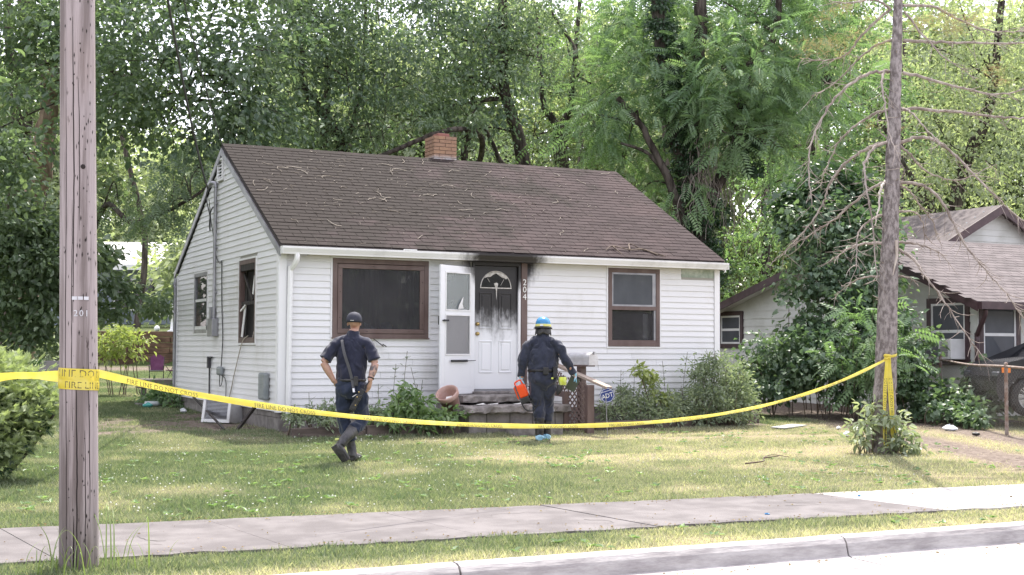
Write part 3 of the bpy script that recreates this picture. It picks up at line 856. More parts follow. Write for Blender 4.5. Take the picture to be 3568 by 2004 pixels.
m = MB(); m.tube([SD @ Vector((.22, .045, .53)), SD @ Vector((.62, .045, .53))], .018, 8); m.tube([SD @ Vector((.22, .045, .53)), SD @ Vector((.02, .06, .535))], .006, 6); hsub(m, 'door_closer', M['black'], sd)
m = MB(); m.add([SD @ Vector(v) for v in ((.30, .028, 1.37), (.44, .028, 1.36), (.42, .030, 1.42), (.36, .030, 1.50), (.31, .03, 1.56), (.33, .029, 1.44))], [(0, 1, 2, 3, 4, 5)]); hsub(m, 'torn_paper', M['whitepaint'], sd)

# ---- gable fittings
v = frame_rect(MB(), 3.57, 3.95, 4.20, 4.60, .035, -.045, -.001, 'y'); vo = hb(v, 'gable_vent', M['trim'])
for k in range(6):
    z = 4.25 + k * .056; m = MB(); m.add([(-.035, 3.605, z), (-.035, 3.915, z), (-.005, 3.915, z + .045), (-.005, 3.605, z + .045)], [(0, 1, 2, 3)]); hsub(m, 'slat', M['trim'], vo)
hsub(MB().box(-.003, -.001, 3.605, 3.915, 4.235, 4.565), 'vent_screen', M['dark'], vo)
cd = MB(); cd.tube([(-.055, 3.97, 1.7), (-.055, 3.985, 4.10)], .030, 10); co = hb(cd, 'service_conduit', M['graymetal'])
m = MB(); m.tube(crom([(-.055, 3.985, 4.10), (-.06, 4.0, 4.17), (-.10, 4.10, 4.19), (-.13, 4.17, 4.14)], 5), [.04] * 16, 8); hsub(m, 'weatherhead', M['graymetal'], co)
for z in (2.2, 3.0, 3.8): hsub(MB().box(-.06, -.004, 3.93, 4.03, z, z + .03), 'strap', M['graymetal'], co)
mbx = MB(); mbx.box(-.13, -.017, 3.80, 4.17, 1.42, 1.74); mo = hb(mbx, 'meter_box', M['graymetal'], bevel=.012)
m = MB(); m.lathe([(0, .10), (.06, .095), (.075, .06), (.078, 0)], n=18, M=Matrix.Translation((-.06, 4.17, 1.58)) @ Matrix.Rotation(R(-90), 4, 'X')); hsub(m, 'meter', M['glass2'], mo)
hsub(MB().box(-.10, -.02, 4.02, 4.14, 1.74, 1.95), 'breaker_box', M['graymetal'], mo, .008)
hb(MB().box(-.11, -.017, .43, .78, .41, .835), 'utility_box', M['grayplastic'], bevel=.03)
hb(MB().box(-.09, -.017, 3.30, 3.62, .735, .89), 'junction_box', M['grayplastic'], bevel=.04)
m = MB(); m.tube(crom([(-.03, 3.55, 2.75), (-.03, 3.50, 2.0), (-.03, 3.40, 1.4), (-.05, 3.40, .88)], 4), .010, 5); hb(m, 'wall_cable', M['cablegrey'])
m = MB(); m.tube(crom([(-.05, 3.5, .74), (-.06, 3.45, .55), (-.06, 3.3, .6), (-.05, 3.28, .74)], 5), .008, 5); m.tube(crom([(-.05, 3.35, .74), (-.04, 3.1, .65), (-.03, 3.12, .28)], 5), .008, 5); hb(m, 'cable_loop', M['cablegrey'])
m = MB(); m.tube(crom([(-.02, 1.75, 1.42), (-.05, 2.0, 1.3), (-.04, 2.5, .8), (-.05, 2.9, .3), (-.3, 2.6, .16)], 6), .009, 5); hb(m, 'trailing_cord', M['cablelight'])
m = MB(); m.tube([(-.03, 4.34, .2), (-.03, 4.36, .9)], .014, 6); m.box(-.07, -.015, 4.30, 4.40, .85, 1.06); m.box(-.06, -.03, 4.15, 4.36, 1.03, 1.06); hb(m, 'spigot_pipe', M['cablegrey'])
m = MB(); m.tube(crom([(-.13, 4.17, 4.14), (-.15, 4.3, 3.95), (-.10, 4.2, 3.6), (-.06, 4.35, 3.35), (-.05, 4.45, 3.5), (-.06, 4.3, 3.7), (-.05, 4.1, 3.75), (-.05, 4.05, 3.45), (-.05, 4.1, 3.35)], 6), .011, 5)
m.tube(crom([(-.12, 4.2, 3.9), (-.05, 4.3, 3.5), (-.03, 4.1, 3.1), (-.03, 3.95, 2.85), (-.03, 3.7, 2.72), (-.03, 3.55, 2.76)], 6), .007, 5)
hb(m, 'drip_loop_cable', M['cablegrey'])

# ---- chimney of bricks
ch = MB(); ch.box(4.115, 4.555, 3.765, 4.205, 4.3, 5.29); cho = hb(ch, 'chimney', M['mortar'])
r = random.Random(4)
bl, bh, bw = .205, .060, .095
z = 4.70; k = 0
cx0, cx1, cy0, cy1 = 4.10, 4.57, 3.75, 4.22
bmesh_cache = {}
def brickmesh(a, b, c):
    key = (round(a, 3), round(b, 3))
    if key not in bmesh_cache:
        m = MB().box(0, a, 0, b, 0, c); me = bpy.data.meshes.new('brick'); me.from_pydata(m.v, [], m.f); me.materials.append(M['brick']); bmesh_cache[key] = me
    return bmesh_cache[key]
while z < 5.29:
    rows = [(.0, .228), (.238, .470)] if k % 2 == 0 else [(.0, .105), (.115, .350), (.360, .470)]
    for (a, b) in rows:
        for side in range(4):
            me = brickmesh(b - a, .05, bh)
            o = bpy.data.objects.new('brick', me); COL.objects.link(o); o.parent = cho
            d = r.uniform(-.003, .003)
            if side == 0: Mx = Matrix.Translation((cx0 + a, cy0 + d, z))
            elif side == 1: Mx = Matrix.Translation((cx0 + d + .05, cy0 + a, z)) @ Matrix.Rotation(R(90), 4, 'Z')
            elif side == 2: Mx = Matrix.Translation((cx0 + a, cy1 - .05 + d, z))
            else: Mx = Matrix.Translation((cx1 + d, cy0 + a, z)) @ Matrix.Rotation(R(90), 4, 'Z')
            o.matrix_local = Mx
    z += .0705; k += 1
hsub(MB().box(4.21, 4.46, 3.84, 4.10, 5.28, 5.395), 'flue', M['flue'], cho, .01)
# ------------------------------------------------------------------ people
def loft(mb, pts, rad, n=14, fwd=(0, 1, 0), k=4):
    """closed elliptical tube through pts; rad = (across, along fwd)"""
    P = crom(pts, k); A = crom([(a, b, 0) for a, b in rad], k)
    vs, m = [], len(P)
    P = [Vector(p) for p in P]
    for i, p in enumerate(P):
        t = (P[min(i + 1, m - 1)] - P[max(i - 1, 0)]).normalized()
        f = Vector(fwd); s = t.cross(f)
        if s.length < .15: s = t.cross(Vector((0, 0, 1)))
        s.normalize(); f = s.cross(t)
        for j in range(n):
            a = 2 * math.pi * j / n
            vs.append(p + s * math.cos(a) * A[i][0] + f * math.sin(a) * A[i][1])
    fs = [(i * n + j, i * n + (j + 1) % n, (i + 1) * n + (j + 1) % n, (i + 1) * n + j) for i in range(m - 1) for j in range(n)]
    fs += [tuple(range(n))[::-1], tuple(range((m - 1) * n, m * n))]
    mb.add(vs, fs, True)


def ball(mb, c, r, n=12, m=8):
    vs = []; c = Vector(c)
    r = r if hasattr(r, '__len__') else (r, r, r)
    for i in range(m + 1):
        th = math.pi * i / m
        for j in range(n):
            a = 2 * math.pi * j / n
            vs.append(c + Vector((r[0] * math.sin(th) * math.cos(a), r[1] * math.sin(th) * math.sin(a), r[2] * math.cos(th))))
    fs = [((i + 1) * n + j, (i + 1) * n + (j + 1) % n, i * n + (j + 1) % n, i * n + j) for i in range(m) for j in range(n)]
    mb.add(vs, fs, True)


def fuse(mb, name, m, parent, voxel=.008, smooth=4, wrinkle=0.0, wscale=(22, 22, 7), clip=None, seed=1):
    """one continuous skin round all the lofts of mb"""
    me = bpy.data.meshes.new(name); me.from_pydata(mb.v, [], mb.f); me.update()
    bmm = bmesh.new(); bmm.from_mesh(me); bmesh.ops.remove_doubles(bmm, verts=bmm.verts, dist=1e-5)
    bmesh.ops.recalc_face_normals(bmm, faces=bmm.faces); bmm.to_mesh(me); bmm.free()
    o = bpy.data.objects.new(name, me); COL.objects.link(o)
    md = o.modifiers.new('r', 'REMESH'); md.mode = 'VOXEL'; md.voxel_size = voxel
    sm = o.modifiers.new('s', 'SMOOTH'); sm.factor = .5; sm.iterations = smooth
    bpy.context.view_layer.update()
    me2 = bpy.data.meshes.new_from_object(o.evaluated_get(bpy.context.evaluated_depsgraph_get()))
    bpy.data.objects.remove(o); bpy.data.meshes.remove(me)
    n = len(me2.vertices); co = np.empty(n * 3, np.float32); me2.vertices.foreach_get('co', co); co = co.reshape(-1, 3)
    if wrinkle:
        no = np.empty(n * 3, np.float32); me2.vertex_normals.foreach_get('vector', no); no = no.reshape(-1, 3)
        q = co * np.array(wscale); q = q + 1.3 * vnoise(co * 9, seed)[:, None]
        d = (vnoise(q, seed) - .5) + .5 * (vnoise(q * 2.1, seed + 3) - .5)
        co = co + no * (d * wrinkle)[:, None]
    me2.vertices.foreach_set('co', co.ravel().astype(np.float32))
    me2.polygons.foreach_set('use_smooth', np.ones(len(me2.polygons), bool)); me2.update()
    me2.name = name
    return link(name, me2, parent, m)


M['skin'] = mat('skin', (0.50, 0.30, 0.23), (0.42, 0.24, 0.18), 10, None, 0.5)
M['navy'] = mat('navy_cloth', (0.014, 0.016, 0.034), (0.024, 0.027, 0.050), 12, None, 0.85, 0.3, 0.003, bscale=300)
M['navy2'] = mat('navy_trousers', (0.013, 0.020, 0.042), (0.026, 0.034, 0.062), 10, None, 0.85, 0.3, 0.003, bscale=300)
M['navy3'] = mat('navy_coverall', (0.017, 0.021, 0.040), (0.036, 0.042, 0.066), 7, None, 0.8, 0.3, 0.003, bscale=250)
for k_ in ('navy', 'navy2', 'navy3'):
    b_ = M[k_].node_tree.nodes['Principled BSDF']; b_.inputs['Sheen Weight'].default_value = .25; b_.inputs['Sheen Roughness'].default_value = .5; b_.inputs['Specular IOR Level'].default_value = .3
M['capcloth'] = mat('cap_cloth', (0.025, 0.027, 0.042), (0.035, 0.037, 0.055), 20, None, 0.8)
M['leather'] = mat('black_leather', (0.018, 0.017, 0.018), (0.04, 0.038, 0.038), 20, None, 0.42, 0.2)
M['strapgrey'] = mat('grey_strap', (0.06, 0.06, 0.065), rough=0.5)
M['boot'] = mat('dusty_boot', (0.035, 0.034, 0.038), (0.10, 0.095, 0.095), 9, None, 0.5, 0.3, 0.004)
M['sole'] = mat('boot_sole', (0.05, 0.048, 0.05), (0.12, 0.115, 0.11), 14, None, 0.9)
M['lime'] = mat('lime_fabric', (0.55, 0.62, 0.06), (0.62, 0.66, 0.25), 10, None, 0.7)
M['steel'] = mat('steel', (0.6, 0.6, 0.62), rough=0.3, metal=0.9)
M['helmetblue'] = mat('blue_helmet', (0.035, 0.20, 0.42), (0.05, 0.26, 0.50), 6, None, 0.25)
M['sky_blue'] = mat('blue_cover', (0.30, 0.55, 0.70), (0.38, 0.62, 0.76), 14, None, 0.6, 0.4, 0.01)
M['nitrile'] = mat('blue_glove', (0.22, 0.50, 0.68), (0.30, 0.58, 0.74), 14, None, 0.45)
M['hivis'] = mat('reflective_yellow', (0.60, 0.58, 0.16), rough=0.5)
M['orange'] = mat('orange_plastic', (0.80, 0.085, 0.015), (0.70, 0.07, 0.012), 6, None, 0.35)
M['tattoo'] = mat('tattooed_skin', (0.40, 0.25, 0.19), (0.10, 0.085, 0.085), 22, None, 0.5, lo=0.42, hi=0.6)
M['olive'] = mat('olive_notebook', (0.045, 0.055, 0.030), rough=0.6)
M['paper'] = mat('paper', (0.75, 0.74, 0.70), rough=0.8)


def hand(mb, wrist, knuckle_dir, palm_normal, curl=0.5, size=.19, thumb=1):
    """palm, four unequal fingers and a thumb, as lofts that fuse into the arm"""
    w = Vector(wrist); d = Vector(knuckle_dir).normalized(); nrm = Vector(palm_normal); nrm = (nrm - d * nrm.dot(d)).normalized(); s = d.cross(nrm)
    pl = size * .52
    loft(mb, [w - d * .03, w + d * pl * .5, w + d * pl], [(.026, .020), (.040, .018), (.041, .015)], 10, tuple(nrm))
    for i, (o, L) in enumerate(((-.031, .42), (-.010, .47), (.011, .44), (.030, .36))):
        p0 = w + d * (pl - .012) + s * o * .95
        L *= size; a1, a2, a3 = curl * .7, curl * 1.5, curl * 2.2
        p1 = p0 + (d * math.cos(a1) + nrm * math.sin(a1)) * L * .45
        p2 = p1 + (d * math.cos(a2) + nrm * math.sin(a2)) * L * .32
        p3 = p2 + (d * math.cos(a3) + nrm * math.sin(a3)) * L * .23
        loft(mb, [p0, p1, p2, p3], [(.0092, .0092), (.0088, .0088), (.008, .008), (.0062, .0062)], 8, tuple(nrm), 2)
    p0 = w + d * pl * .25 - s * .030 * thumb
    p1 = p0 + (d * .65 - s * .6 * thumb + nrm * .35).normalized() * size * .21
    p2 = p1 + (d * .85 - s * .15 * thumb + nrm * .5).normalized() * size * .17
    loft(mb, [p0, p1, p2], [(.014, .013), (.011, .011), (.0075, .0075)], 8, tuple(nrm), 3)


def head(mb, c, yaw=0.0, tilt=0.0):
    """head with face, ears and neck stump; c = centre of the skull; faces +y"""
    Mh = Matrix.Translation(Vector(c)) @ Matrix.Rotation(yaw, 4, 'Z') @ Matrix.Rotation(tilt, 4, 'X')
    t = MB()
    ball(t, (0, -.012, .035), (.076, .094, .088), 16, 12)
    loft(t, [(0, .03, .03), (0, .035, -.03), (0, .04, -.085), (0, .045, -.118)], [(.07, .062), (.062, .055), (.046, .045), (.026, .03)], 14)
    loft(t, [(0, .088, .03), (0, .108, -.01), (0, .112, -.035), (0, .095, -.045)], [(.009, .01), (.012, .014), (.016, .012), (.012, .008)], 8)   # nose
    ball(t, (0, .086, -.068), (.026, .014, .008), 8, 6); ball(t, (0, .085, -.080), (.024, .013, .008), 8, 6)      # lips
    for s in (-1, 1):
        ball(t, (s * .032, .078, .012), (.014, .010, .010), 8, 6)       # eyes
        ball(t, (s * .034, .080, .032), (.022, .010, .006), 8, 6)       # brows
        ball(t, (s * .079, -.012, -.005), (.010, .022, .034), 10, 8)     # ears
    mb.add([Mh @ Vector(v) for v in t.v], t.f, True)


BH = R(-26.1)
# ---- firefighter in short sleeves, walking away, hands on his hips
p1 = empty('person', (-.30, -4.2, -.165), 'man in navy shirt and cap, hands on hips, radio strap across his back', 'person', rotz=BH)
SH_L, SH_R = (-.195, .0, 1.475), (.205, .0, 1.485)
EL_L, EL_R = (-.335, -.07, 1.215), (.300, -.05, 1.205)
WR_L, WR_R = (-.205, -.035, .985), (.245, -.13, .995)
HP_L, HP_R = (-.095, .0, .93), (.095, 0, .93)
KN_L, AN_L = (-.085, .07, .50), (.02, .10, .10)
KN_R, AN_R = (.12, .07, .49), (-.095, -.20, .235)
b = MB()
loft(b, [(0, .0, .86), (0, 0, 1.0), (0, .005, 1.15), (0, .01, 1.32), (0, .0, 1.45), (.01, .0, 1.50)], [(.150, .11), (.155, .115), (.145, .105), (.17, .115), (.15, .085), (.07, .06)], 18)
loft(b, [(.012, .0, 1.46), (.02, .01, 1.54), (.025, .02, 1.62)], [(.075, .065), (.060, .060), (.058, .062)], 14)
head(b, (.028, .035, 1.70), R(-6), R(-3))
for S, E_, W_ in ((SH_L, EL_L, WR_L), (SH_R, EL_R, WR_R)):
    S = (S[0] * .9, S[1], S[2] - .07); loft(b, [S, tuple((Vector(S) * .5 + Vector(E_) * .5)), E_], [(.055, .055), (.050, .050), (.043, .043)], 12)
    mid = Vector(E_) * .62 + Vector(W_) * .38
    loft(b, [E_, mid, W_], [(.044, .044), (.047, .045), (.029, .026)], 12)
hand(b, WR_L, (.75, .15, -.45), (.2, 1, .3), .5, .185, 1)
hand(b, WR_R, (-.15, .35, -.9), (-.75, .5, .1), .25, .185, -1)
for H, K, A in ((HP_L, KN_L, AN_L), (HP_R, KN_R, AN_R)):
    loft(b, [H, K, A], [(.085, .085), (.055, .06), (.034, .034)], 12)
loft(b, [AN_L, (.05, .2, .05), (.06, .27, .04)], [(.04, .045), (.04, .035), (.03, .02)], 10)
loft(b, [AN_R, (-.05, -.17, .11), (.0, -.14, .05)], [(.03, .034), (.03, .026), (.02, .014)], 10, (0, -1, .3))
fuse(b, 'body', M['skin'], p1, .006, 3)
s = MB()   # shirt
loft(s, [(0, 0, .985), (0, .0, 1.03), (0, .0, 1.12), (0, .01, 1.25), (0, .015, 1.34), (.0, .005, 1.43), (.01, .0, 1.515)], [(.192, .140), (.190, .140), (.183, .135), (.190, .138), (.192, .132), (.160, .110), (.085, .078)], 22)
for S, E_ in ((SH_L, EL_L), (SH_R, EL_R)):
    S, E_ = Vector(S), Vector(E_); S.z -= .05; d = E_ - S; sg = -1 if S.x < 0 else 1
    loft(s, [(sg * .04, 0, 1.51), (sg * .12, 0, 1.475), S, S + d * .3, S + d * .58, S + d * .84], [(.055, .070), (.066, .080), (.074, .082), (.080, .084), (.076, .080), (.082, .085)], 18)
loft(s, [(.012, .0, 1.47), (.016, .006, 1.54), (.022, .012, 1.60)], [(.110, .082), (.080, .076), (.068, .072)], 16)
fuse(s, 'shirt', M['navy'], p1, .007, 3, .026, (13, 13, 7), seed=3)
s = MB()   # trousers
loft(s, [(0, 0, 1.02), (0, 0, .96), (0, -.01, .86), (0, 0, .78)], [(.168, .128), (.178, .140), (.180, .145), (.12, .10)], 20)
for H, K, A in ((HP_L, KN_L, AN_L), (HP_R, KN_R, AN_R)):
    H, K, A = Vector(H), Vector(K), Vector(A); sg = -1 if H.x < 0 else 1
    e = .62 if sg < 0 else .40
    loft(s, [H + Vector((0, 0, .03)), H * .5 + K * .5, K, K * (1 - e) + A * e], [(.106, .118), (.099, .104), (.085, .090), (.088, .088) if sg > 0 else (.078, .080)], 16)
    ball(s, H * .62 + K * .38 + Vector((sg * .078, -.01, 0)), (.028, .07, .085), 10, 8)
fuse(s, 'trousers', M['navy2'], p1, .008, 3, .036, (12, 12, 8), seed=5)
s = MB(); s.tube([(.168 * math.cos(a) , .132 * math.sin(a), 1.0) for a in np.linspace(0, 2 * math.pi, 25)], .020, 6); s.box(.02, .07, -.155, -.13, .98, 1.02); s.build('belt', M['leather'], p1)
s = MB()   # boots
KN, A = Vector(KN_L), Vector(AN_L); loft(s, [KN * .5 + A * .5, KN * .2 + A * .8, A + Vector((0, -.02, -.04))], [(.062, .066), (.058, .062), (.052, .062)], 14)
loft(s, [A + Vector((-.005, -.06, -.05)), A + Vector((.02, .05, -.045)), A + Vector((.05, .19, -.055))], [(.045, .045), (.050, .045), (.046, .030)], 14, (0, 0, 1))
fuse(s, 'boot', M['boot'], p1, .007, 3, .01, seed=8)
s = MB()
KN, A = Vector(KN_R), Vector(AN_R); loft(s, [KN * .64 + A * .36, KN * .42 + A * .58, KN * .15 + A * .85, A + Vector((0, .0, -.02))], [(.082, .082), (.070, .072), (.060, .062), (.055, .058)], 14)
loft(s, [A + Vector((-.045, -.04, -.01)), A + Vector((.01, .0, -.09)), A + Vector((.075, .055, -.20))], [(.047, .048), (.051, .045), (.044, .028)], 14, (-.25, -.8, -.2))
fuse(s, 'boot', M['boot'], p1, .007, 3, .01, seed=9)
s = MB()
loft(s, [A + Vector((-.075, -.075, -.02)), A + Vector((-.012, -.045, -.105)), A + Vector((.055, .018, -.215))], [(.046, .013), (.052, .013), (.043, .012)], 14, (-.25, -.8, -.2)); fuse(s, 'boot_sole', M['sole'], p1, .006, 2)
s = MB(); s.tube([A + Vector((-.058 + .01 * i, -.02 + .012 * i, .055 - .002 * i)) for i in range(9)], .016, 6); s.build('boot_pull', M['lime'], p1)
s = MB()   # cap
cc = Vector((.028, .035, 1.70))
prof = [(.0975 - .002, .005), (.099, .03), (.097, .06), (.085, .095), (.062, .120), (.03, .133), (.0, .136)]
Mc = Matrix.Translation(cc) @ Matrix.Rotation(R(-6), 4, 'Z') @ Matrix.Rotation(R(-4), 4, 'X') @ Matrix.Diagonal((.96, 1.12, 1.0, 1)); Mc2 = Mc @ Matrix.Translation((0, -.012, .0))
s.lathe(prof, n=24, M=Mc2); s.lathe([(.095, .006), (.1, .0), (.1, .03)], n=24, M=Mc2)
s.add([Mc @ Vector((x * .088, .085 + (1 - x * x) * .075, .012 + .012 * (1 - x * x))) for x in np.linspace(-1, 1, 9)] + [Mc @ Vector((x * .088, .06 + (1 - x * x) * .02, .022)) for x in np.linspace(-1, 1, 9)], [(i, i + 1, i + 10, i + 9) for i in range(8)])
cp = s.build('cap', M['capcloth'], p1)
s = MB(); s.lathe([(0, .008), (.008, .006), (.009, 0)], n=8, M=Mc2 @ Matrix.Translation((0, 0, .134))); s.build('cap_button', M['capcloth'], cp)
s = MB()
for i in range(5): x = -.02 + i * .009; s.box(x, x + .006, -.124 + .0, -.116, .018, .024, Mc)
s.build('cap_lettering', M['paper'], cp)
s = MB()   # strap over the left shoulder down to the radio holster
pth = crom([(-.125, .09, 1.44), (-.115, .02, 1.525), (-.105, -.085, 1.475), (-.07, -.142, 1.33), (-.01, -.148, 1.15), (.03, -.150, 1.0), (.05, -.175, .90)], 6)
vs = []; fs = []
for i, q in enumerate(pth):
    q = Vector(q); vs += [q + Vector((-.017, 0, -.004)), q + Vector((.017, 0, .004)), q + Vector((.017, -.005, .004)), q + Vector((-.017, -.005, -.004))]
    if i: k = (i - 1) * 4; fs += [(k + a, k + (a + 1) % 4, k + 4 + (a + 1) % 4, k + 4 + a) for a in range(4)]
s.add(vs, fs); s.build('radio_strap', M['strapgrey'], p1)
s = MB(); s.tube([(.05, -.19, .90), (.06, -.20, .855)], .016, 8); s.tube([(.09, -.2, .83), (.045, -.2, .80)], .007, 6); s.build('strap_clasp', M['steel'], p1)
s = MB(); Mr = Matrix.Translation((.085, -.185, .74)) @ Matrix.Rotation(R(28), 4, 'Y'); s.box(-.032, .032, -.025, .025, -.12, .10, Mr); s.box(-.036, .036, -.029, .029, -.10, -.04, Mr); s.box(-.036, .036, -.029, .029, .02, .06, Mr)
rh = s.build('radio_holster', M['leather'], p1, bevel=.008)
s = MB(); s.box(-.026, .026, -.018, .018, .10, .17, Mr); s.tube([Mr @ Vector((.015, 0, .16)), Mr @ Vector((.02, 0, .30))], .008, 6); s.build('radio', M['black'], p1, bevel=.004)
s = MB(); s.box(.055, .105, -.20, -.165, .93, 1.05); s.build('radio_microphone', M['leather'], p1, bevel=.008)
s = MB()
for z, x in ((.80, .10), (.70, .08), (.86, .12)): s.lathe([(0, .004), (.008, .003), (.009, 0)], n=8, M=Matrix.Translation((x, -.216, z)) @ Matrix.Rotation(R(90), 4, 'X'))
s.build('snap', M['brass'], p1)
s = MB(); q = Vector(WR_R) + (Vector(EL_R) - Vector(WR_R)).normalized() * .035; d = (Vector(EL_R) - Vector(WR_R)).normalized(); a = d.orthogonal().normalized(); c_ = d.cross(a)
s.tube([q + (a * math.cos(t) * .036 + c_ * math.sin(t) * .033) for t in np.linspace(0, 2 * math.pi, 17)], .009, 6); s.build('wristband', M['black'], p1)
s = MB(); E_, W_ = Vector(EL_R), Vector(WR_R); loft(s, [E_ * .86 + W_ * .14, E_ * .55 + W_ * .45, E_ * .22 + W_ * .78], [(.0475, .0465), (.0475, .0455), (.036, .0335)], 16); fuse(s, 'tattooed_sleeve', M['tattoo'], p1, .006, 1)

# ---- investigator in coveralls and a blue helmet, walking to the steps
p2 = empty('person', (3.50, -1.98, -.142), 'man in navy coveralls and blue helmet walking to the steps', 'person', rotz=BH)
SH_L, SH_R = (-.215, 0, 1.475), (.215, .0, 1.475)
EL_L, EL_R = (-.305, -.03, 1.20), (.345, -.04, 1.215)
WR_L, WR_R = (-.320, .02, .925), (.485, .03, .975)
HP_L, HP_R = (-.095, .0, .92), (.095, 0, .92)
KN_L, AN_L = (-.055, .02, .50), (-.045, -.02, .10)
KN_R, AN_R = (.075, .10, .51), (.062, .12, .10)
b = MB()
loft(b, [(0, 0, .84), (0, .01, 1.0), (0, .02, 1.15), (0, .01, 1.32), (0, .0, 1.45), (.0, .0, 1.50)], [(.165, .13), (.175, .14), (.170, .14), (.185, .125), (.16, .09), (.07, .065)], 18)
loft(b, [(0, .0, 1.46), (.0, .015, 1.54), (.0, .03, 1.62)], [(.08, .07), (.066, .066), (.062, .065)], 14)
head(b, (.005, .05, 1.680), R(-10), R(-6))
for S, E_, W_ in ((SH_L, EL_L, WR_L), (SH_R, EL_R, WR_R)):
    S = (S[0] * .9, S[1], S[2] - .07); loft(b, [S, tuple((Vector(S) * .5 + Vector(E_) * .5)), E_], [(.055, .055), (.052, .052), (.046, .046)], 12)
    loft(b, [E_, Vector(E_) * .62 + Vector(W_) * .38, W_], [(.046, .046), (.047, .045), (.029, .027)], 12)
hand(b, WR_L, (.02, .05, -1), (1, .2, 0), .95, .19, -1)
hand(b, WR_R, (.25, .15, -.95), (-1, .1, -.15), .6, .19, 1)
for H, K, A in ((HP_L, KN_L, AN_L), (HP_R, KN_R, AN_R)): loft(b, [H, K, A], [(.09, .09), (.06, .062), (.045, .046)], 12)
for A, yy in ((AN_L, 1), (AN_R, 1)): loft(b, [A, Vector(A) + Vector((0, .10, -.05)), Vector(A) + Vector((0, .18, -.06))], [(.04, .045), (.04, .035), (.03, .02)], 10)
fuse(b, 'body', M['skin'], p2, .006, 3)
s = MB()   # coverall: torso, arms and legs in one garment
loft(s, [(0, 0, .76), (0, -.005, .86), (0, -.005, .95), (0, .0, 1.04), (0, .015, 1.15), (0, .015, 1.30), (.0, .005, 1.41), (.0, .0, 1.475), (0, .01, 1.55), (0, .015, 1.61)], [(.13, .11), (.212, .165), (.225, .172), (.220, .168), (.230, .175), (.232, .160), (.195, .130), (.14, .105), (.095, .09), (.082, .085)], 24)
for S, E_, W_ in ((SH_L, EL_L, WR_L), (SH_R, EL_R, WR_R)):
    S, E_, W_ = Vector(S), Vector(E_), Vector(W_); S.z -= .055; d = (E_ - S); sg = -1 if S.x < 0 else 1
    loft(s, [(sg * .04, 0, 1.515), (sg * .13, 0, 1.472), S, S + d * .3, S + d * .65, E_, E_ * .6 + W_ * .4, E_ * .1 + W_ * .9], [(.05, .07), (.066, .085), (.080, .09), (.084, .088), (.074, .078), (.070, .070), (.063, .060), (.054, .050)], 18)
for H, K, A in ((HP_L, KN_L, AN_L), (HP_R, KN_R, AN_R)):
    H, K, A = Vector(H), Vector(K), Vector(A)
    loft(s, [H + Vector((0, 0, .06)), H * .72 + K * .28, H * .4 + K * .6, K, K * .45 + A * .55], [(.118, .14), (.128, .138), (.112, .118), (.096, .102), (.086, .092)], 16)
fuse(s, 'coverall', M['navy3'], p2, .008, 3, .042, (11, 11, 8), seed=12)
s = MB(); s.tube([(.208 * math.cos(a), .004 + .163 * math.sin(a), 1.045) for a in np.linspace(0, 2 * math.pi, 29)], .025, 6); blt = s.build('belt', M['black'], p2)
s = MB(); s.box(.0, .085, -.205, -.15, .985, 1.10); s.build('belt_pouch', M['black'], p2, bevel=.012)
s = MB(); s.box(.15, .215, -.17, -.09, .93, 1.11); s.build('belt_holster', M['black'], p2, bevel=.012)
s = MB(); s.box(.125, .155, -.176, -.168, .92, .945); s.build('radio_tag', M['lime'], p2)
for A in (AN_L, AN_R):
    A = Vector(A); s = MB()
    loft(s, [A + Vector((0, -.0, .24)), A + Vector((0, -.0, .10)), A + Vector((0, 0, -.03))], [(.080, .085), (.070, .076), (.066, .075)], 14)
    loft(s, [A + Vector((0, -.06, -.05)), A + Vector((0, .05, -.05)), A + Vector((0, .17, -.055))], [(.05, .045), (.052, .045), (.048, .032)], 14, (0, 0, 1)); fuse(s, 'boot', M['leather'], p2, .007, 3, .014, (10, 10, 22), seed=14)
    s = MB(); loft(s, [A + Vector((0, -.085, -.058)), A + Vector((0, .03, -.050)), A + Vector((.01, .20, -.060))], [(.060, .044), (.068, .050), (.056, .036)], 16, (0, 0, 1)); fuse(s, 'shoe_cover', M['sky_blue'], p2, .007, 2, .016, (30, 20, 20), seed=15)
hm = MB(); Mh = Matrix.Translation((.005, .045, 1.705)) @ Matrix.Rotation(R(-10), 4, 'Z') @ Matrix.Rotation(R(-3), 4, 'X') @ Matrix.Diagonal((.95, 1.13, 1, 1))
hm.lathe([(.122, .0), (.121, .04), (.113, .08), (.092, .115), (.062, .137), (.03, .147), (0, .149)], n=28, M=Mh)
hel = hm.build('helmet', M['helmetblue'], p2)
hm = MB(); hm.lathe([(.118, -.012), (.148, -.030), (.150, -.024), (.124, .004)], n=28, M=Mh); hm.build('helmet_brim', M['black'], hel)
hm = MB(); hm.lathe([(.1245, .008), (.1245, .030), (.121, .034)], n=28, M=Mh); hm.lathe([(.128, -.006), (.130, .004), (.125, .008)], n=28, M=Mh); hm.build('helmet_band', M['hivis'], hel)
hm = MB(); 
for a in (-.5, .5, 0): hm.beam(Mh @ Vector((.10 * math.sin(a), -.06, .118)), Mh @ Vector((.06 * math.sin(a), .02, .146)), .022, .006)
hm.build('helmet_ridge', M['helmetblue'], hel)
hm = MB(); hm.box(-.025, .025, -.136, -.118, .0, .022, Mh); hm.build('helmet_buckle', M['steel'], hel)
s = MB(); vs = []
for i, (z, rx, ry) in enumerate(((1.70, .108, .120), (1.655, .110, .122), (1.615, .116, .126), (1.59, .118, .128))):
    for a in np.linspace(R(155), R(385), 20): vs.append((.005 + rx * math.cos(a) * (1 + .03 * math.sin(a * 7)), .035 + ry * math.sin(a), z - .015 * math.sin(a * 5)))
s.add(vs, [(i * 20 + j, i * 20 + j + 1, (i + 1) * 20 + j + 1, (i + 1) * 20 + j) for i in range(3) for j in range(19)], True)
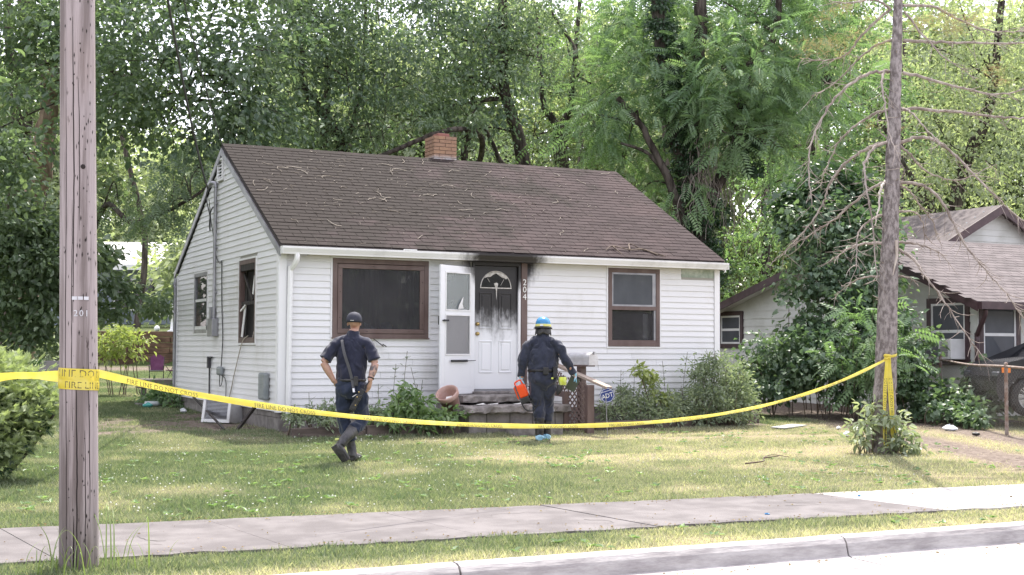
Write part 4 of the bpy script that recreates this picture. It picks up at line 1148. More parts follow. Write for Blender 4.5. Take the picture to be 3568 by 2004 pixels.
o = s.build('neck_flap', M['leather'], p2); md = o.modifiers.new('s', 'SOLIDIFY'); md.thickness = .006
s = MB(); ev = Vector((.62, -.62, .3)).normalized(); Me = Matrix.Translation((.278, -.035, 1.405)) @ ev.to_track_quat('Z', 'Y').to_matrix().to_4x4()
s.lathe([(0, .016), (.034, .015), (.036, .008)], n=12, M=Me @ Matrix.Diagonal((.8, 1.25, 1, 1))); s.build('shoulder_patch', M['paper'], p2)
for W_, kd, pn, cl, th in ((WR_L, (.02, .05, -1), (1, .2, 0), .95, -1), (WR_R, (.25, .15, -.95), (-1, .1, -.15), .6, 1)):
    s = MB(); Wv = Vector(W_); kdv = Vector(kd).normalized(); loft(s, [Wv - kdv * .05, Wv + kdv * .01], [(.038, .036), (.030, .026)], 12)
    hand(s, Wv, kd, pn, cl, .198, th); fuse(s, 'glove', M['nitrile'], p2, .0045, 2)
# lime work gloves clipped at the hip
s = MB(); Mg = Matrix.Translation((.265, -.10, .90))
for dx in (0, .055):
    loft(s, [Mg @ Vector((dx, 0, .045)), Mg @ Vector((dx, -.02, .0)), Mg @ Vector((dx + .01, -.01, -.07))], [(.030, .024), (.036, .03), (.026, .024)], 10)
fuse(s, 'work_glove', M['lime'], p2, .006, 2, .01)
s = MB(); loft(s, [Mg @ Vector((-.01, 0, -.06)), Mg @ Vector((-.02, .0, -.15)), Mg @ Vector((-.045, 0, -.22))], [(.045, .035), (.045, .035), (.02, .02)], 10); fuse(s, 'glove_cuff', M['black'], p2, .008, 2, .012)

# ---- things they carry
def from_p2(v): return Matrix.Translation(p2.location) @ Matrix.Rotation(BH, 4, 'Z') @ Vector(v)
cs = empty('equipment_case', from_p2((-.31, -.0, .60)), "small orange case with black base carried low in the helmeted man's gloved hand", 'case', rotz=BH)
Mc = Matrix.Translation((-.012, 0, .13)) @ Matrix.Rotation(R(-22), 4, 'Y') @ Matrix.Rotation(R(-14), 4, 'Z')
s = MB(); s.box(-.085, .085, -.055, .055, -.10, .10, Mc); s.build('case_body', M['orange'], cs, bevel=.018)
s = MB(); s.box(-.070, .078, -.060, -.05, -.085, .07, Mc); s.build('case_panel', M['orange'], cs, bevel=.006)
s = MB(); s.box(-.06, .095, -.06, .06, -.19, -.095, Mc); s.build('case_base', M['black'], cs, bevel=.015)
s = MB(); s.tube(crom([Mc @ Vector(v) for v in ((-.05, 0, .095), (-.045, 0, .15), (.03, 0, .165), (.055, 0, .15), (.06, 0, .095))], 4), .012, 8); s.build('handle', M['orange'], cs)
s = MB(); s.beam(Mc @ Vector((-.045, -.058, .11)), Mc @ Vector((-.045, -.062, -.15)), .022, .006, (0, 1, 0)); s.build('case_strap', M['strapgrey'], cs)
s = MB(); s.tube(crom([Mc @ Vector(v) for v in ((-.05, -.05, -.16), (-.02, -.06, -.28), (.09, -.05, -.33), (.20, -.03, -.22), (.17, -.02, -.15), (.10, -.03, -.20), (.13, -.04, -.28), (.22, -.02, -.27), (.20, .0, -.05), (.10, .02, .06))], 5), .009, 6); s.build('dangling_strap', M['black'], cs)
nb = empty('notebook', from_p2((.47, .03, .80)), "olive notebook held open in the helmeted man's gloved fist", 'notebook', rotz=BH)
Mn = Matrix.Translation((-.015, .0, .05)) @ Matrix.Rotation(R(26), 4, 'Y') @ Matrix.Rotation(R(-12), 4, 'Z')
s = MB(); s.box(-.075, .075, -.010, -.006, -.11, .10, Mn); s.box(-.075, .075, .006, .010, -.11, .10, Mn); s.build('cover', M['olive'], nb)
s = MB(); s.box(-.078, .070, -.006, .006, -.105, .098, Mn); s.build('pages', M['paper'], nb)

# ---- crouching person seen through the picture window
p3 = empty('person', (2.12, .95, .36), 'person stooping inside behind the picture window, only the dark blue helmet in view', 'person', rotz=R(150))
b = MB()
loft(b, [(0, -.12, .50), (0, -.05, .66), (0, .08, .84), (0, .16, .98)], [(.16, .12), (.155, .12), (.18, .12), (.08, .07)], 16)
loft(b, [(0, .15, .95), (0, .19, 1.05)], [(.065, .06), (.06, .06)], 12); head(b, (0, .22, 1.13), 0, R(-25))
for sg in (-1, 1):
    loft(b, [(sg * .1, -.12, .50), (sg * .15, .22, .47), (sg * .14, .0, .08)], [(.09, .09), (.06, .06), (.045, .045)], 12); loft(b, [(sg * .14, -.02, .06), (sg * .15, .16, .04)], [(.045, .045), (.045, .03)], 10)
    loft(b, [(sg * .19, .12, .93), (sg * .27, .2, .68), (sg * .16, .36, .60)], [(.06, .06), (.048, .048), (.03, .03)], 12); hand(b, (sg * .16, .36, .60), (-.2 * sg, 1, -.1), (0, 0, -1), .6, .18, sg)
fuse(b, 'body', M['navy3'], p3, .008, 3)
hm = MB(); Mh = Matrix.Translation((0, .20, 1.155)) @ Matrix.Rotation(R(-22), 4, 'X') @ Matrix.Diagonal((.95, 1.13, 1, 1))
hm.lathe([(.150, -.02), (.122, .0), (.121, .04), (.113, .08), (.092, .115), (.062, .137), (.03, .147), (0, .149)], n=26, M=Mh); h3 = hm.build('helmet', mat('teal_helmet', (0.02, 0.10, 0.20), rough=0.25), p3)
hm = MB()
for a in range(4): hm.box(-.028, .028, -.004, .004, -.012, .012, Mh @ Matrix.Rotation(R(90 * a + 30), 4, 'Z') @ Matrix.Translation((0, .118, .06)) @ Matrix.Rotation(R(-18), 4, 'X'))
hm.build('reflective_sticker', M['hivis'], h3)
bd = MB(); bd.prism([(1.18, .22, .36), (1.66, .22, .36), (1.66, .22, 1.535), (1.20, .22, 1.76), (1.15, .22, 1.74)], (0, .04, 0)); bd.beam((1.4, .24, .38), (1.4, .6, .38), .1, .04)
tag(bd.build('leaning_board', mat('pale_blue_board', (0.30, 0.38, 0.46), rough=0.6)), 'pale blue board leaning inside at the bottom of the picture window', 'board')
# ------------------------------------------------------------------ yard objects
M['wood_pole'] = None
g = N('weathered_pole'); p = g.obj()
n1 = g.noise(p, 12, 7, (1, 1, 0.045), 0.65); n2 = g.noise(p, 26, 3, (1, 1, 0.22), 0.5); n3 = g.noise(p, 1.4, 4, (1, 1, .5))
c = g.mix(g.mapr(n1, 0.40, 0.60), (0.155, 0.128, 0.124), (0.33, 0.285, 0.285))
c = g.mix(g.mapr(n3, 0.5, 0.75, 0, .6), c, (0.26, 0.20, 0.175))
c = g.mix(g.mapr(n1, 0.30, 0.22, 0, .85), c, (0.05, 0.04, 0.04))
c = g.mix(g.mapr(n2, 0.70, 0.76, 0, .9), c, (0.055, 0.04, 0.035))
g.base(c); g.b.inputs['Roughness'].default_value = .95; g.bump(n1, .8, .02); M['wood_pole'] = g.m
M['hole'] = mat('dark_hole', (0.02, 0.015, 0.014), rough=1.0)
M['alu'] = mat('aluminium_tag', (0.62, 0.62, 0.66), (0.50, 0.50, 0.53), 18, None, 0.4, metal=0.5)

# utility pole
up = empty('utility_pole', (-4.385, -10.60, -.215), 'weathered grey wooden utility pole wrapped with yellow tape at the sidewalk', 'utility pole')
P0, P1 = Vector((0, 0, -.3)), Vector((-.20, -.12, 8.2))
def pole_c(z): t = (z + .3) / 8.5; return P0.lerp(P1, t)
def pole_r(z): return .126 - .0042 * max(z, 0)
rp = np.random.default_rng(12)
vs, fs = [], []; nn, zs = 40, np.linspace(-.3, 8.2, 90)
gro = [(a, rp.uniform(0, 8), rp.uniform(.6, 3.5)) for a in rp.uniform(0, 2 * math.pi, 26)]
for z in zs:
    cc = pole_c(z)
    for k in range(nn):
        a = 2 * math.pi * k / nn; rr = pole_r(z) * (1 + .008 * math.sin(3 * a + z) + .006 * math.sin(9 * a))
        vs.append((cc.x + rr * math.cos(a), cc.y + rr * math.sin(a), z))
for i in range(len(zs) - 1):
    for k in range(nn): fs.append((i * nn + k, i * nn + (k + 1) % nn, (i + 1) * nn + (k + 1) % nn, (i + 1) * nn + k))
m = MB(); m.add(vs, fs, True); m.build('shaft', M['wood_pole'], up)
CA = math.atan2(-19.74 + 10.6, -5.71 + 4.385)          # side of the pole that faces the street
def on_pole(a, z, d=0.0):
    cc = pole_c(z); rr = pole_r(z) + d; return Vector((cc.x + rr * math.cos(a), cc.y + rr * math.sin(a), z))
m = MB()
for i in range(190):
    a = CA + rp.normal(.35, .7); z = rp.uniform(.05, 4.2); q = on_pole(a, z, -.001); h = rp.uniform(.006, .022); w = rp.uniform(.002, .005)
    t = Vector((-math.sin(a), math.cos(a), 0)); o = Vector((math.cos(a), math.sin(a), 0)) * .002
    m.add([q + o - t * w, q + o - Vector((0, 0, h)), q + o + t * w, q + o + Vector((0, 0, h))], [(0, 1, 2, 3)])
o = m.build('gaff_mark', M['hole'], up); o['kind'] = 'stuff'
m = MB()
for a, z0, z1, w in ((CA - .25, 1.6, 3.6, .004), (CA - .12, -.1, 1.3, .0045), (CA - .33, .9, 2.4, .003), (CA + .3, -.2, .9, .003), (CA - .7, .0, 3.4, .003), (CA + .05, 2.2, 3.2, .0025), (CA + .55, .3, 1.5, .003), (CA - .28, -.2, .35, .005)):
    n = 24; L = [(a + .03 * math.sin(z * 3) + rp.normal(0, .008), z) for z in np.linspace(z0, z1, n)]
    vs = []
    for i, (aa, z) in enumerate(L):
        ww = w * math.sin(math.pi * (i + .5) / n) ** .5; t = Vector((-math.sin(aa), math.cos(aa), 0)); q = on_pole(aa, z, .0012); vs += [q - t * ww, q + t * ww]
    m.add(vs, [(2 * i, 2 * i + 1, 2 * i + 3, 2 * i + 2) for i in range(n - 1)])
m.build('drying_crack', M['hole'], up)
def tagplate(ch, a, z):
    q = on_pole(a, z, .003); Mx = Matrix.Translation(q) @ Matrix.Rotation(a + R(90), 4, 'Z') @ Matrix.Rotation(R(90), 4, 'X')
    o = link('tag_digit', text_mesh(ch, .058, .001), up, M['alu']); o.matrix_local = Mx
for i, ch in enumerate('204'): pass
for i, ch in enumerate('201'): tagplate(ch, CA + .0 + .29 * (i - .9) + .12, 1.66)
m = MB()
for a, z in ((CA - .2, 1.76), (CA + .1, 1.76), (CA + .42, 1.76)):
    q = on_pole(a, z, .002); m.box(-.016, .016, -.001, .001, -.011, .011, Matrix.Translation(q) @ Matrix.Rotation(a + R(90), 4, 'Z'))
m.build('tag_plate', M['alu'], up)
q = on_pole(CA + .28, 2.62, .0); m = MB(); m.lathe([(0, .004), (.012, .004), (.016, .0)], n=10, M=Matrix.Translation(q) @ Matrix.Rotation(CA + R(90) + .28, 4, 'Z') @ Matrix.Rotation(R(90), 4, 'X')); m.build('bolt_hole', M['hole'], up)

# caution tape: round the pole, sagging to the spruce, loose ends hanging
g = N('caution_tape'); p = g.obj()
c = g.mix(g.mapr(g.noise(p, 7, 3), .4, .7), (0.80, 0.66, 0.07), (0.84, 0.73, 0.16)); g.base(c); g.b.inputs['Roughness'].default_value = .38
tl = g.n('ShaderNodeBsdfTranslucent'); tl.inputs[0].default_value = (0.85, 0.72, 0.10, 1); mx = g.n('ShaderNodeMixShader'); mx.inputs[0].default_value = .35
g.l(g.b.outputs[0], mx.inputs[1]); g.l(tl.outputs[0], mx.inputs[2]); g.l(mx.outputs[0], g.out.inputs[0]); M['tape'] = g.m
M['tapeink'] = mat('black_print', (0.10, 0.085, 0.03), rough=0.6)
tape = empty('caution_tape', (-4.27, -10.36, 1.05), 'yellow printed barrier tape strung from the utility pole to the dead spruce', 'barrier tape')
TO = Vector(tape.location)
TP0, TP1 = Vector((-4.27, -10.46)), Vector((7.00, -5.60))
zz = ([0, .013, .05, .084, .127, .181, .232, .313, .407, .515, .641, .713, .791, .878, .96, 1.0], [1.045, 1.015, .935, .852, .762, .685, .628, .552, .486, .468, .508, .563, .667, .822, 1.03, 1.13])
def smooth_z(s):
    return float(np.polyval(TPOLY, s))
TPOLY = np.polyfit(zz[0], zz[1], 5)
class Ribbon:
    """tape as a strip: point at arc length u and across v"""
    def __init__(s, pts, width, vdir):
        s.P = [Vector(p) for p in pts]; s.V = [Vector(v).normalized() for v in vdir]; s.w = width
        s.L = [0]
        for a, b in zip(s.P[:-1], s.P[1:]): s.L.append(s.L[-1] + (b - a).length)
    def at(s, u, v, off=0.0):
        i = min(max(int(np.searchsorted(s.L, u)) - 1, 0), len(s.P) - 2); t = (u - s.L[i]) / max(s.L[i + 1] - s.L[i], 1e-9)
        p = s.P[i].lerp(s.P[i + 1], t); vv = s.V[i].lerp(s.V[i + 1], t).normalized(); w = s.w[i] + (s.w[i + 1] - s.w[i]) * t if hasattr(s.w, '__len__') else s.w
        d = (s.P[i + 1] - s.P[i]).normalized(); n = d.cross(vv).normalized()
        return p + vv * (v * w) + n * off
    def mesh(s, mb, nv=3):
        vs = []
        for i in range(len(s.P)):
            w = s.w[i] if hasattr(s.w, '__len__') else s.w
            for k in range(nv + 1):
                v = k / nv - .5; cup = .004 * math.sin(math.pi * (k / nv)) 
                d = (s.P[min(i + 1, len(s.P) - 1)] - s.P[max(i - 1, 0)]).normalized(); n = d.cross(s.V[i])
                vs.append(s.P[i] + s.V[i] * (v * w) + n * cup - TO)
        m = nv + 1
        mb.add(vs, [(i * m + k, i * m + k + 1, (i + 1) * m + k + 1, (i + 1) * m + k) for i in range(len(s.P) - 1) for k in range(nv)], True)
    def lettering(s, txt, size, u0, vc, flip=1, clip=.5):
        for wd_ in txt.split():
            u0 = s.word(wd_, size, u0, vc, flip, clip)
    def word(s, txt, size, u0, vc, flip, clip):
        me = text_mesh(txt, size, 0.0, 'LEFT', 1.05); x1 = max(v.co.x for v in me.vertices)
        for v in me.vertices:
            vv = vc + flip * v.co.y / (s.w[0] if hasattr(s.w, '__len__') else s.w)
            vv = min(max(vv, -clip), clip)
            q = s.at(u0 + flip * v.co.x, vv, LETTER_OFF); v.co = q - TO
        link('lettering', me, tape, M['tapeink']); return u0 + flip * (x1 + size * .3)
LETTER_OFF = .0035
pts, vd, wd = [], [], []
for i in range(121):
    s_ = i / 120; xy = TP0.lerp(TP1, s_); z = smooth_z(s_)
    pts.append((xy.x, xy.y, z)); tw = .5 * math.sin(s_ * 17) + .35 * math.sin(s_ * 41 + 1) + .35 * s_
    lean = -.55 * min(1, s_ * 5) * (0.8 + .2 * math.sin(s_ * 11)) - .25 * s_
    # the band leans back so that its upper face catches the sky
    side = Vector((-(TP1 - TP0).y, (TP1 - TP0).x, 0)).normalized()
    vd.append(Vector((0, 0, 1)) * math.cos(lean + .18 * tw) - side * math.sin(lean + .18 * tw)); wd.append(.054 - .012 * s_ - .010 * math.sin(s_ * 27) ** 2)
main = Ribbon(pts, wd, vd)
m = MB(); main.mesh(m); m.build('band', M['tape'], tape)
TXT = 'FIRE LINE DO NOT CROSS'
u = .22
while u < main.L[-1] - 1.0:
    if main.L[-1] * .0 < u: main.lettering(TXT, .050, u, -.16, 1, .49)
    u += 1.12
def wrap(z0, z1, a0, a1, w, n=30):
    P, V = [], []
    for i in range(n + 1):
        t = i / n; a = a0 + (a1 - a0) * t; z = z0 + (z1 - z0) * t; q = on_pole(a, z, .004 + .003 * t) + Vector(up.location); P.append(q); V.append((0, 0, 1))
    return Ribbon(P, w, V)
zo = 1.045 + .215
w1 = wrap(zo + .012, zo - .004, CA - 1.7, CA + 1.62, .075); m = MB(); w1.mesh(m); m.build('pole_wrap', M['tape'], tape)
w2_ = wrap(zo - .055, zo - .075, CA - 1.7, CA + 1.9, .062); m = MB(); w2_.mesh(m); m.build('pole_wrap', M['tape'], tape)
w1.lettering('LINE DO NOT CROSS', .066, .06, .05); w2_.lettering('FIRE LINE DO', .060, .12, -.05)
q0 = on_pole(CA - 1.6, zo - .01, .004) + Vector(up.location)
P = crom([q0, (-4.75, -10.1, 1.03), (-5.0, -9.9, 1.0), (-5.6, -9.4, .97)], 6); m = MB(); Ribbon(P, [.075, .07, .06, .045, .045, .05, .045, .05, .055, .06, .05, .045, .05, .055, .05, .05, .05, .05, .05][:len(P)], [(0, .35 * math.sin(i), 1) for i in range(len(P))]).mesh(m); m.build('band_end', M['tape'], tape)
# tied to the spruce
SB = Vector((6.97, -5.50, -.20))
kn = MB(); r = random.Random(9)
for i in range(9):
    a = r.uniform(0, 6.3); ball(kn, (6.90 + r.uniform(-.03, .03) - TO.x, -5.66 + r.uniform(-.02, .02) - TO.y, 1.135 + r.uniform(-.03, .03) - TO.z), (.035, .03, .022), 8, 6)
kn.build('knot', M['tape'], tape)
for pth, w in (((6.88, -5.68, 1.13), (6.84, -5.685, .75), (6.82, -5.69, .38), (6.80, -5.72, -.02), (6.845, -5.72, -.055), (6.90, -5.73, -.05)), .05), (((6.91, -5.67, 1.13), (6.93, -5.69, .7), (6.945, -5.70, .3), (6.955, -5.715, .03), (6.90, -5.735, -.045)), .072):
    P = crom(pth, 6); Rb = Ribbon(P, w, [(.9, -.44 + .3 * math.sin(i * .7), 0.02) if i < len(P) - 8 else (.5, -.3, .6) for i in range(len(P))]); m = MB(); Rb.mesh(m); m.build('hanging_end', M['tape'], tape)
    Rb.lettering('DO NOT CROSS  FIRE LINE', .052, .28, 0.0)
P = [(6.97 + .185 * math.cos(a), -5.50 + .185 * math.sin(a), 1.135 + .06 * (a + 2.2) / 2.2) for a in np.linspace(-2.1, .9, 16)]
m = MB(); Ribbon(P, .035, [(0, 0, 1)] * 16).mesh(m); m.build('trunk_wrap', M['tape'], tape)

# steps of concrete
st = empty('front_steps', (3.5, -.8, 0), 'chipped grey concrete front steps below the entry door', 'steps'); SO = Vector(st.location)
def rough_slab(x0, x1, y0, y1, z0, z1, seed, amp=.012):
    r = random.Random(seed); nx = 26; m = MB(); vs = []
    prof = [(y1, z0), (y0 + .01, z0), (y0, z0 + .02), (y0, z1 - .025), (y0 + .02, z1), (y1, z1)]
    for i in range(nx + 1):
        x = x0 + (x1 - x0) * i / nx
        for k, (y, z) in enumerate(prof):
            j = amp if k in (1, 2, 3, 4) else 0
            vs.append((x - SO.x, y + r.uniform(-j, j) + (.05 * max(0, 1 - abs(x - x0 - .28) / .2) if k in (3, 4) and amp > .01 else 0) - SO.y, z + r.uniform(-j, j) * .5 - (.03 * max(0, 1 - abs(x - x0 - .28) / .18) if k in (3, 4) and amp > .01 else 0)))
    n = len(prof); fs = [(i * n + k, (i + 1) * n + k, (i + 1) * n + (k + 1) % n, i * n + (k + 1) % n) for i in range(nx) for k in range(n)] + [tuple(range(n)), tuple(range(nx * n, nx * n + n))[::-1]]
    m.add(vs, fs); return m
M['oldconcrete'] = mat('old_concrete', (0.15, 0.135, 0.125), (0.31, 0.285, 0.27), 6, None, 0.95, 0.7, 0.015, bscale=35, detail=8)
rough_slab(2.80, 4.25, -.62, -.0, .375, .487, 1, .010).build('landing_slab', M['oldconcrete'], st)
rough_slab(2.60, 4.47, -1.10, -.0, .225, .345, 2, .016).build('step_slab', M['oldconcrete'], st)
for (a, b) in ((2.72, 3.02), (3.03, 3.42), (3.43, 3.82), (3.83, 4.22), (4.23, 4.40)):
    MB().box(a - SO.x, b - SO.x, -1.02 - SO.y, -.1 - SO.y, -.12, .223).build('step_block', M['cinder'], st, bevel=.008)
for (a, b) in ((3.33, 3.72), (3.73, 4.12)):
    MB().box(a - SO.x, b - SO.x, -1.48 - SO.y, -1.04 - SO.y, -.2, .045).build('low_step_block', M['oldconcrete'], st, bevel=.012)
hbk = MB().box(3.20, 4.12, -.16, -.075, .487, .535); hb(hbk, 'door_sill', M['oldconcrete'], bevel=.01)
hb(MB().box(2.85, 4.2, -.016, -.001, .26, .50), 'riser_board', M['trim'])
# paper scraps on the steps
for i, (x, y, z, a, lb) in enumerate(((3.05, -.74, .348, .4, 'small white scrap with a dark edge lying on the step slab near the pot'), (3.28, -.70, .348, -.5, 'curled white scrap in the middle of the step slab'), (3.72, -.72, .348, .1, "flat white scrap on the step slab beside the walking man's leg"))):
    m = MB(); L = .085; m.add([(-L, -.03, .0), (L * .9, -.035, .006), (L, .03, .022), (.0, .04, .008), (-L * .9, .03, .004)], [(0, 1, 2, 3, 4)])
    o = m.build('paper_scrap', M['paper'], None); o.location = (x, y, z); o.rotation_euler = (0, 0, a); tag(o, lb, 'litter', 'paper scraps on the steps')
    md = o.modifiers.new('s', 'SOLIDIFY'); md.thickness = .003

# flower pot
M['terracotta'] = mat('terracotta', (0.44, 0.27, 0.22), (0.54, 0.38, 0.34), 5, None, 0.8, 0.2)
pt = empty('flower_pot', (2.58, -.66, .16), 'big faded terracotta pot tipped on its side by the steps', 'flower pot')
Mp = Matrix.Translation((0, .05, .27)) @ Matrix.Rotation(R(-34), 4, 'Z') @ Matrix.Rotation(R(38), 4, 'X') @ Matrix.Rotation(R(-12), 4, 'Y')
m = MB(); m.lathe([(0, -.26), (.125, -.26), (.135, -.25), (.185, .13), (.205, .13), (.215, .15), (.215, .22), (.205, .23), (.188, .225), (.175, .13), (.12, -.22), (0, -.22)], n=28, M=Mp); m.build('pot', M['terracotta'], pt)
m = MB(); m.box(-.05, .06, -.03, .04, -.06, .1, Mp); m.build('rag', M['paper'], pt); pt.scale = (.86, .86, .86)

# mailbox, lattice rail
mbx = empty('mailbox', (4.80, -.84, -.10), 'dented grey galvanized mailbox on a brown post beside the steps', 'mailbox', rotz=R(14))
M['galv'] = mat('galvanized', (0.62, 0.62, 0.64), (0.45, 0.44, 0.44), 5, None, 0.45, 0.15, metal=0.25)
m = MB(); pr = [(-.085, 0)] + [(-.085 * math.cos(a), .115 + .085 * math.sin(a)) for a in np.linspace(0, math.pi, 14)] + [(.085, 0)]
zc = 1.07; mbx.scale = (1.12, 1.12, 1.0)
m.prism([(x, -.24, z + zc) for x, z in pr], (0, .48, 0)); m.build('mailbox_body', M['galv'], mbx, bevel=.004)
m = MB(); m.prism([(x * 1.05, -.252, z * 1.02 + zc - .004) for x, z in pr], (0, .024, 0)); d = m.build('mailbox_door', M['galv'], mbx)
m = MB(); m.box(-.012, .012, -.275, -.25, zc + .17, zc + .215); m.build('latch', M['graymetal'], d)
m = MB(); m.box(-.08, .08, -.2, .2, zc - .025, zc - .001); m.build('mounting_board', M['brown'], mbx)
m = MB(); m.box(-.048, .048, -.048, .048, -.1, zc - .025); m.build('post', M['brown'], mbx)
lr = empty('lattice_rail', (4.55, -.7, -.1), 'brown wooden step railing with diamond lattice and a sloping top board', 'railing'); LO = Vector(lr.location)
M['fadedboard'] = mat('weathered_board', (0.42, 0.35, 0.29), (0.28, 0.22, 0.18), 8, (1, .15, 1), 0.9)
def LB(mb, name, m): return mb.build(name, m, lr)
def lbx(x0, x1, y0, y1, z0, z1): return MB().box(x0 - LO.x, x1 - LO.x, y0 - LO.y, y1 - LO.y, z0 - LO.z, z1 - LO.z)
LB(lbx(4.60, 4.72, -1.40, -1.30, -.2, .66), 'post', M['brown'])
LB(lbx(4.37, 4.45, -1.06, -.98, -.2, .55), 'post', M['brown'])
LB(lbx(4.38, 4.45, -.08, -.0, .2, 1.05), 'post', M['brown'])
m = MB(); m.beam(Vector((4.42, -.02, 1.10)) - LO, Vector((4.86, -1.62, .62)) - LO, .14, .035); LB(m, 'top_board', M['fadedboard'])
m = MB(); m.beam(Vector((4.40, -.98, .50)) - LO, Vector((4.41, -.02, .55)) - LO, .05, .08); m.beam(Vector((4.44, -1.03, .0)) - LO, Vector((4.62, -1.34, -.02)) - LO, .04, .06); LB(m, 'bottom_rail', M['brown'])
# lattice strips between the two front posts and back to the house
def lattice(A, B, z0a, z1a, z0b, z1b):
    A, B = Vector(A), Vector(B); L = (B - A).length; d = (B - A) / L; st_ = .062
    for sgn in (1, -1):
        c0 = -3.0
        while c0 < 3.5:
            P = []
            for t in np.linspace(0, L, 40):
                z = c0 + sgn * t * 1.25; f = t / L
                if z0a + (z0b - z0a) * f <= z <= z1a + (z1b - z1a) * f: P.append(Vector((A.x + d.x * t, A.y + d.y * t, z)))
            if len(P) > 2: 
                o = Vector((-d.y, d.x, 0)) * (.004 * sgn); m = MB(); m.beam(P[0] - LO + o, P[-1] - LO + o, .024, .006, (-d.y, d.x, 0)); LB(m, 'lattice_strip', M['brown'])
            c0 += st_ * 1.6
lattice((4.44, -1.05, 0), (4.63, -1.36, 0), -.02, .78, -.04, .68)
lattice((4.42, -.06, 0), (4.44, -1.0, 0), .52, 1.05, .48, .80)

# security sign on its stake
sg = empty('yard_sign', (4.83, -1.62, -.12), 'small blue eight-sided security yard sign with white letters beside the lattice', 'sign', rotz=R(-16))
M['signblue'] = mat('sign_blue', (0.020, 0.045, 0.22), rough=0.35); M['signwhite'] = mat('sign_white', (0.78, 0.80, 0.84), rough=0.4)
Msg = Matrix.Translation((0, 0, .625)) @ Matrix.Rotation(R(-17), 4, 'Y') @ Matrix.Rotation(R(6), 4, 'X')
oct_ = lambda rr, y: [Msg @ Vector((rr * .84 * math.cos(R(22.5 + 45 * k)), y, rr * .84 * math.sin(R(22.5 + 45 * k)))) for k in range(8)]
m = MB(); m.prism(oct_(.150, 0), Msg.to_3x3() @ Vector((0, .006, 0))); m.build('sign_face', M['signblue'], sg)
m = MB(); a, b = oct_(.138, -.002), oct_(.130, -.002); m.add(a + b, [(k, (k + 1) % 8, 8 + (k + 1) % 8, 8 + k) for k in range(8)])
m.box(-.090, .090, -.003, -.002, .062, .068, Msg); m.build('sign_border', M['signwhite'], sg)
o = link('lettering', text_mesh('ADT', .104, .001), sg, M['signwhite']); o.matrix_local = Msg @ Matrix.Translation((0, -.003, -.012)) @ Matrix.Rotation(R(90), 4, 'X') @ Matrix.Scale(.9, 4, (1, 0, 0))
m = MB(); m.tube([(0.01, .012, -.05), Msg @ Vector((0, .012, .1))], .008, 6); m.build('stake', M['graymetal'], sg)

# landscape timbers edging the beds
M['timber'] = mat('landscape_timber', (0.060, 0.045, 0.038), (0.14, 0.11, 0.095), 9, (.2, 1, 1), 0.95, 0.6, 0.01)
for i, (a, b, h, lb) in enumerate((((-.05, -.86), (1.05, -.86), .15, 'short dark edging timber under the weeds at the downspout corner'), ((1.10, -.90), (2.62, -.88), .17, 'dark edging timber in front of the leafy plants near the pot'), ((4.95, -.98), (6.6, -.80), .15, 'dark edging timber below the weeds beside the lattice'), ((6.62, -.80), (8.60, -.42), .17, 'dark edging timber along the bushes at the house corner'))):
    m = MB(); m.beam((a[0], a[1], -.10 + h / 2), (b[0], b[1], -.08 + h / 2), .12, h); o = m.build('landscape_timber', M['timber'], None, .015); tag(o, lb, 'timber', 'timbers edging the flower beds')

# discarded air conditioner, metal strips
ac = empty('air_conditioner', (-.28, 2.25, -.04), 'dirty white window air conditioner dumped by the foundation', 'air conditioner', rotz=R(-50)); ac.scale = (1.12, 1.12, 1.12)
Ma = Matrix.Rotation(R(-10), 4, 'X')
m = MB(); m.box(-.24, .24, -.19, .19, .0, .36, Ma); m.build('case', mat('ac_case', (0.62, 0.62, 0.63), (0.48, 0.47, 0.46), 6, None, .5), ac, .012)
m = MB(); frame_rect(m, -.25, .25, -.01, .37, .05, -.215, -.19); m.v = [tuple(Ma @ Vector(v)) for v in m.v]; m.build('front_frame', M['whitepaint'], ac, .006)
m = MB()
for k in range(14): z = .05 + k * .02; m.box(-.19, .19, -.197, -.192, z, z + .011, Ma)
m.build('grille', M['graymetal'], ac); MB().box(-.195, .195, -.1915, -.190, .04, .32, Ma).build('coil', M['dark'], ac)
for nm, a, b, lb in (('metal_strip', (-.36, 4.3, .37), (-.70, .40, -.04), 'long dark metal strip leaning over the dumped air conditioner'), ('metal_strip', (-.09, .80, .35), (-.50, .46, -.05), 'short dark metal strip leaning on the foundation at the downspout corner')):
    m = MB(); m.beam(a, b, .07, .008, (1, 0, .3)); m.beam(Vector(a) + Vector((-.02, 0, .02)), Vector(b) + Vector((-.02, 0, .02)), .02, .02, (1, 0, .3)); o = m.build(nm, M['char'], None); tag(o, lb, 'metal strip', 'metal strips leaning by the side wall')

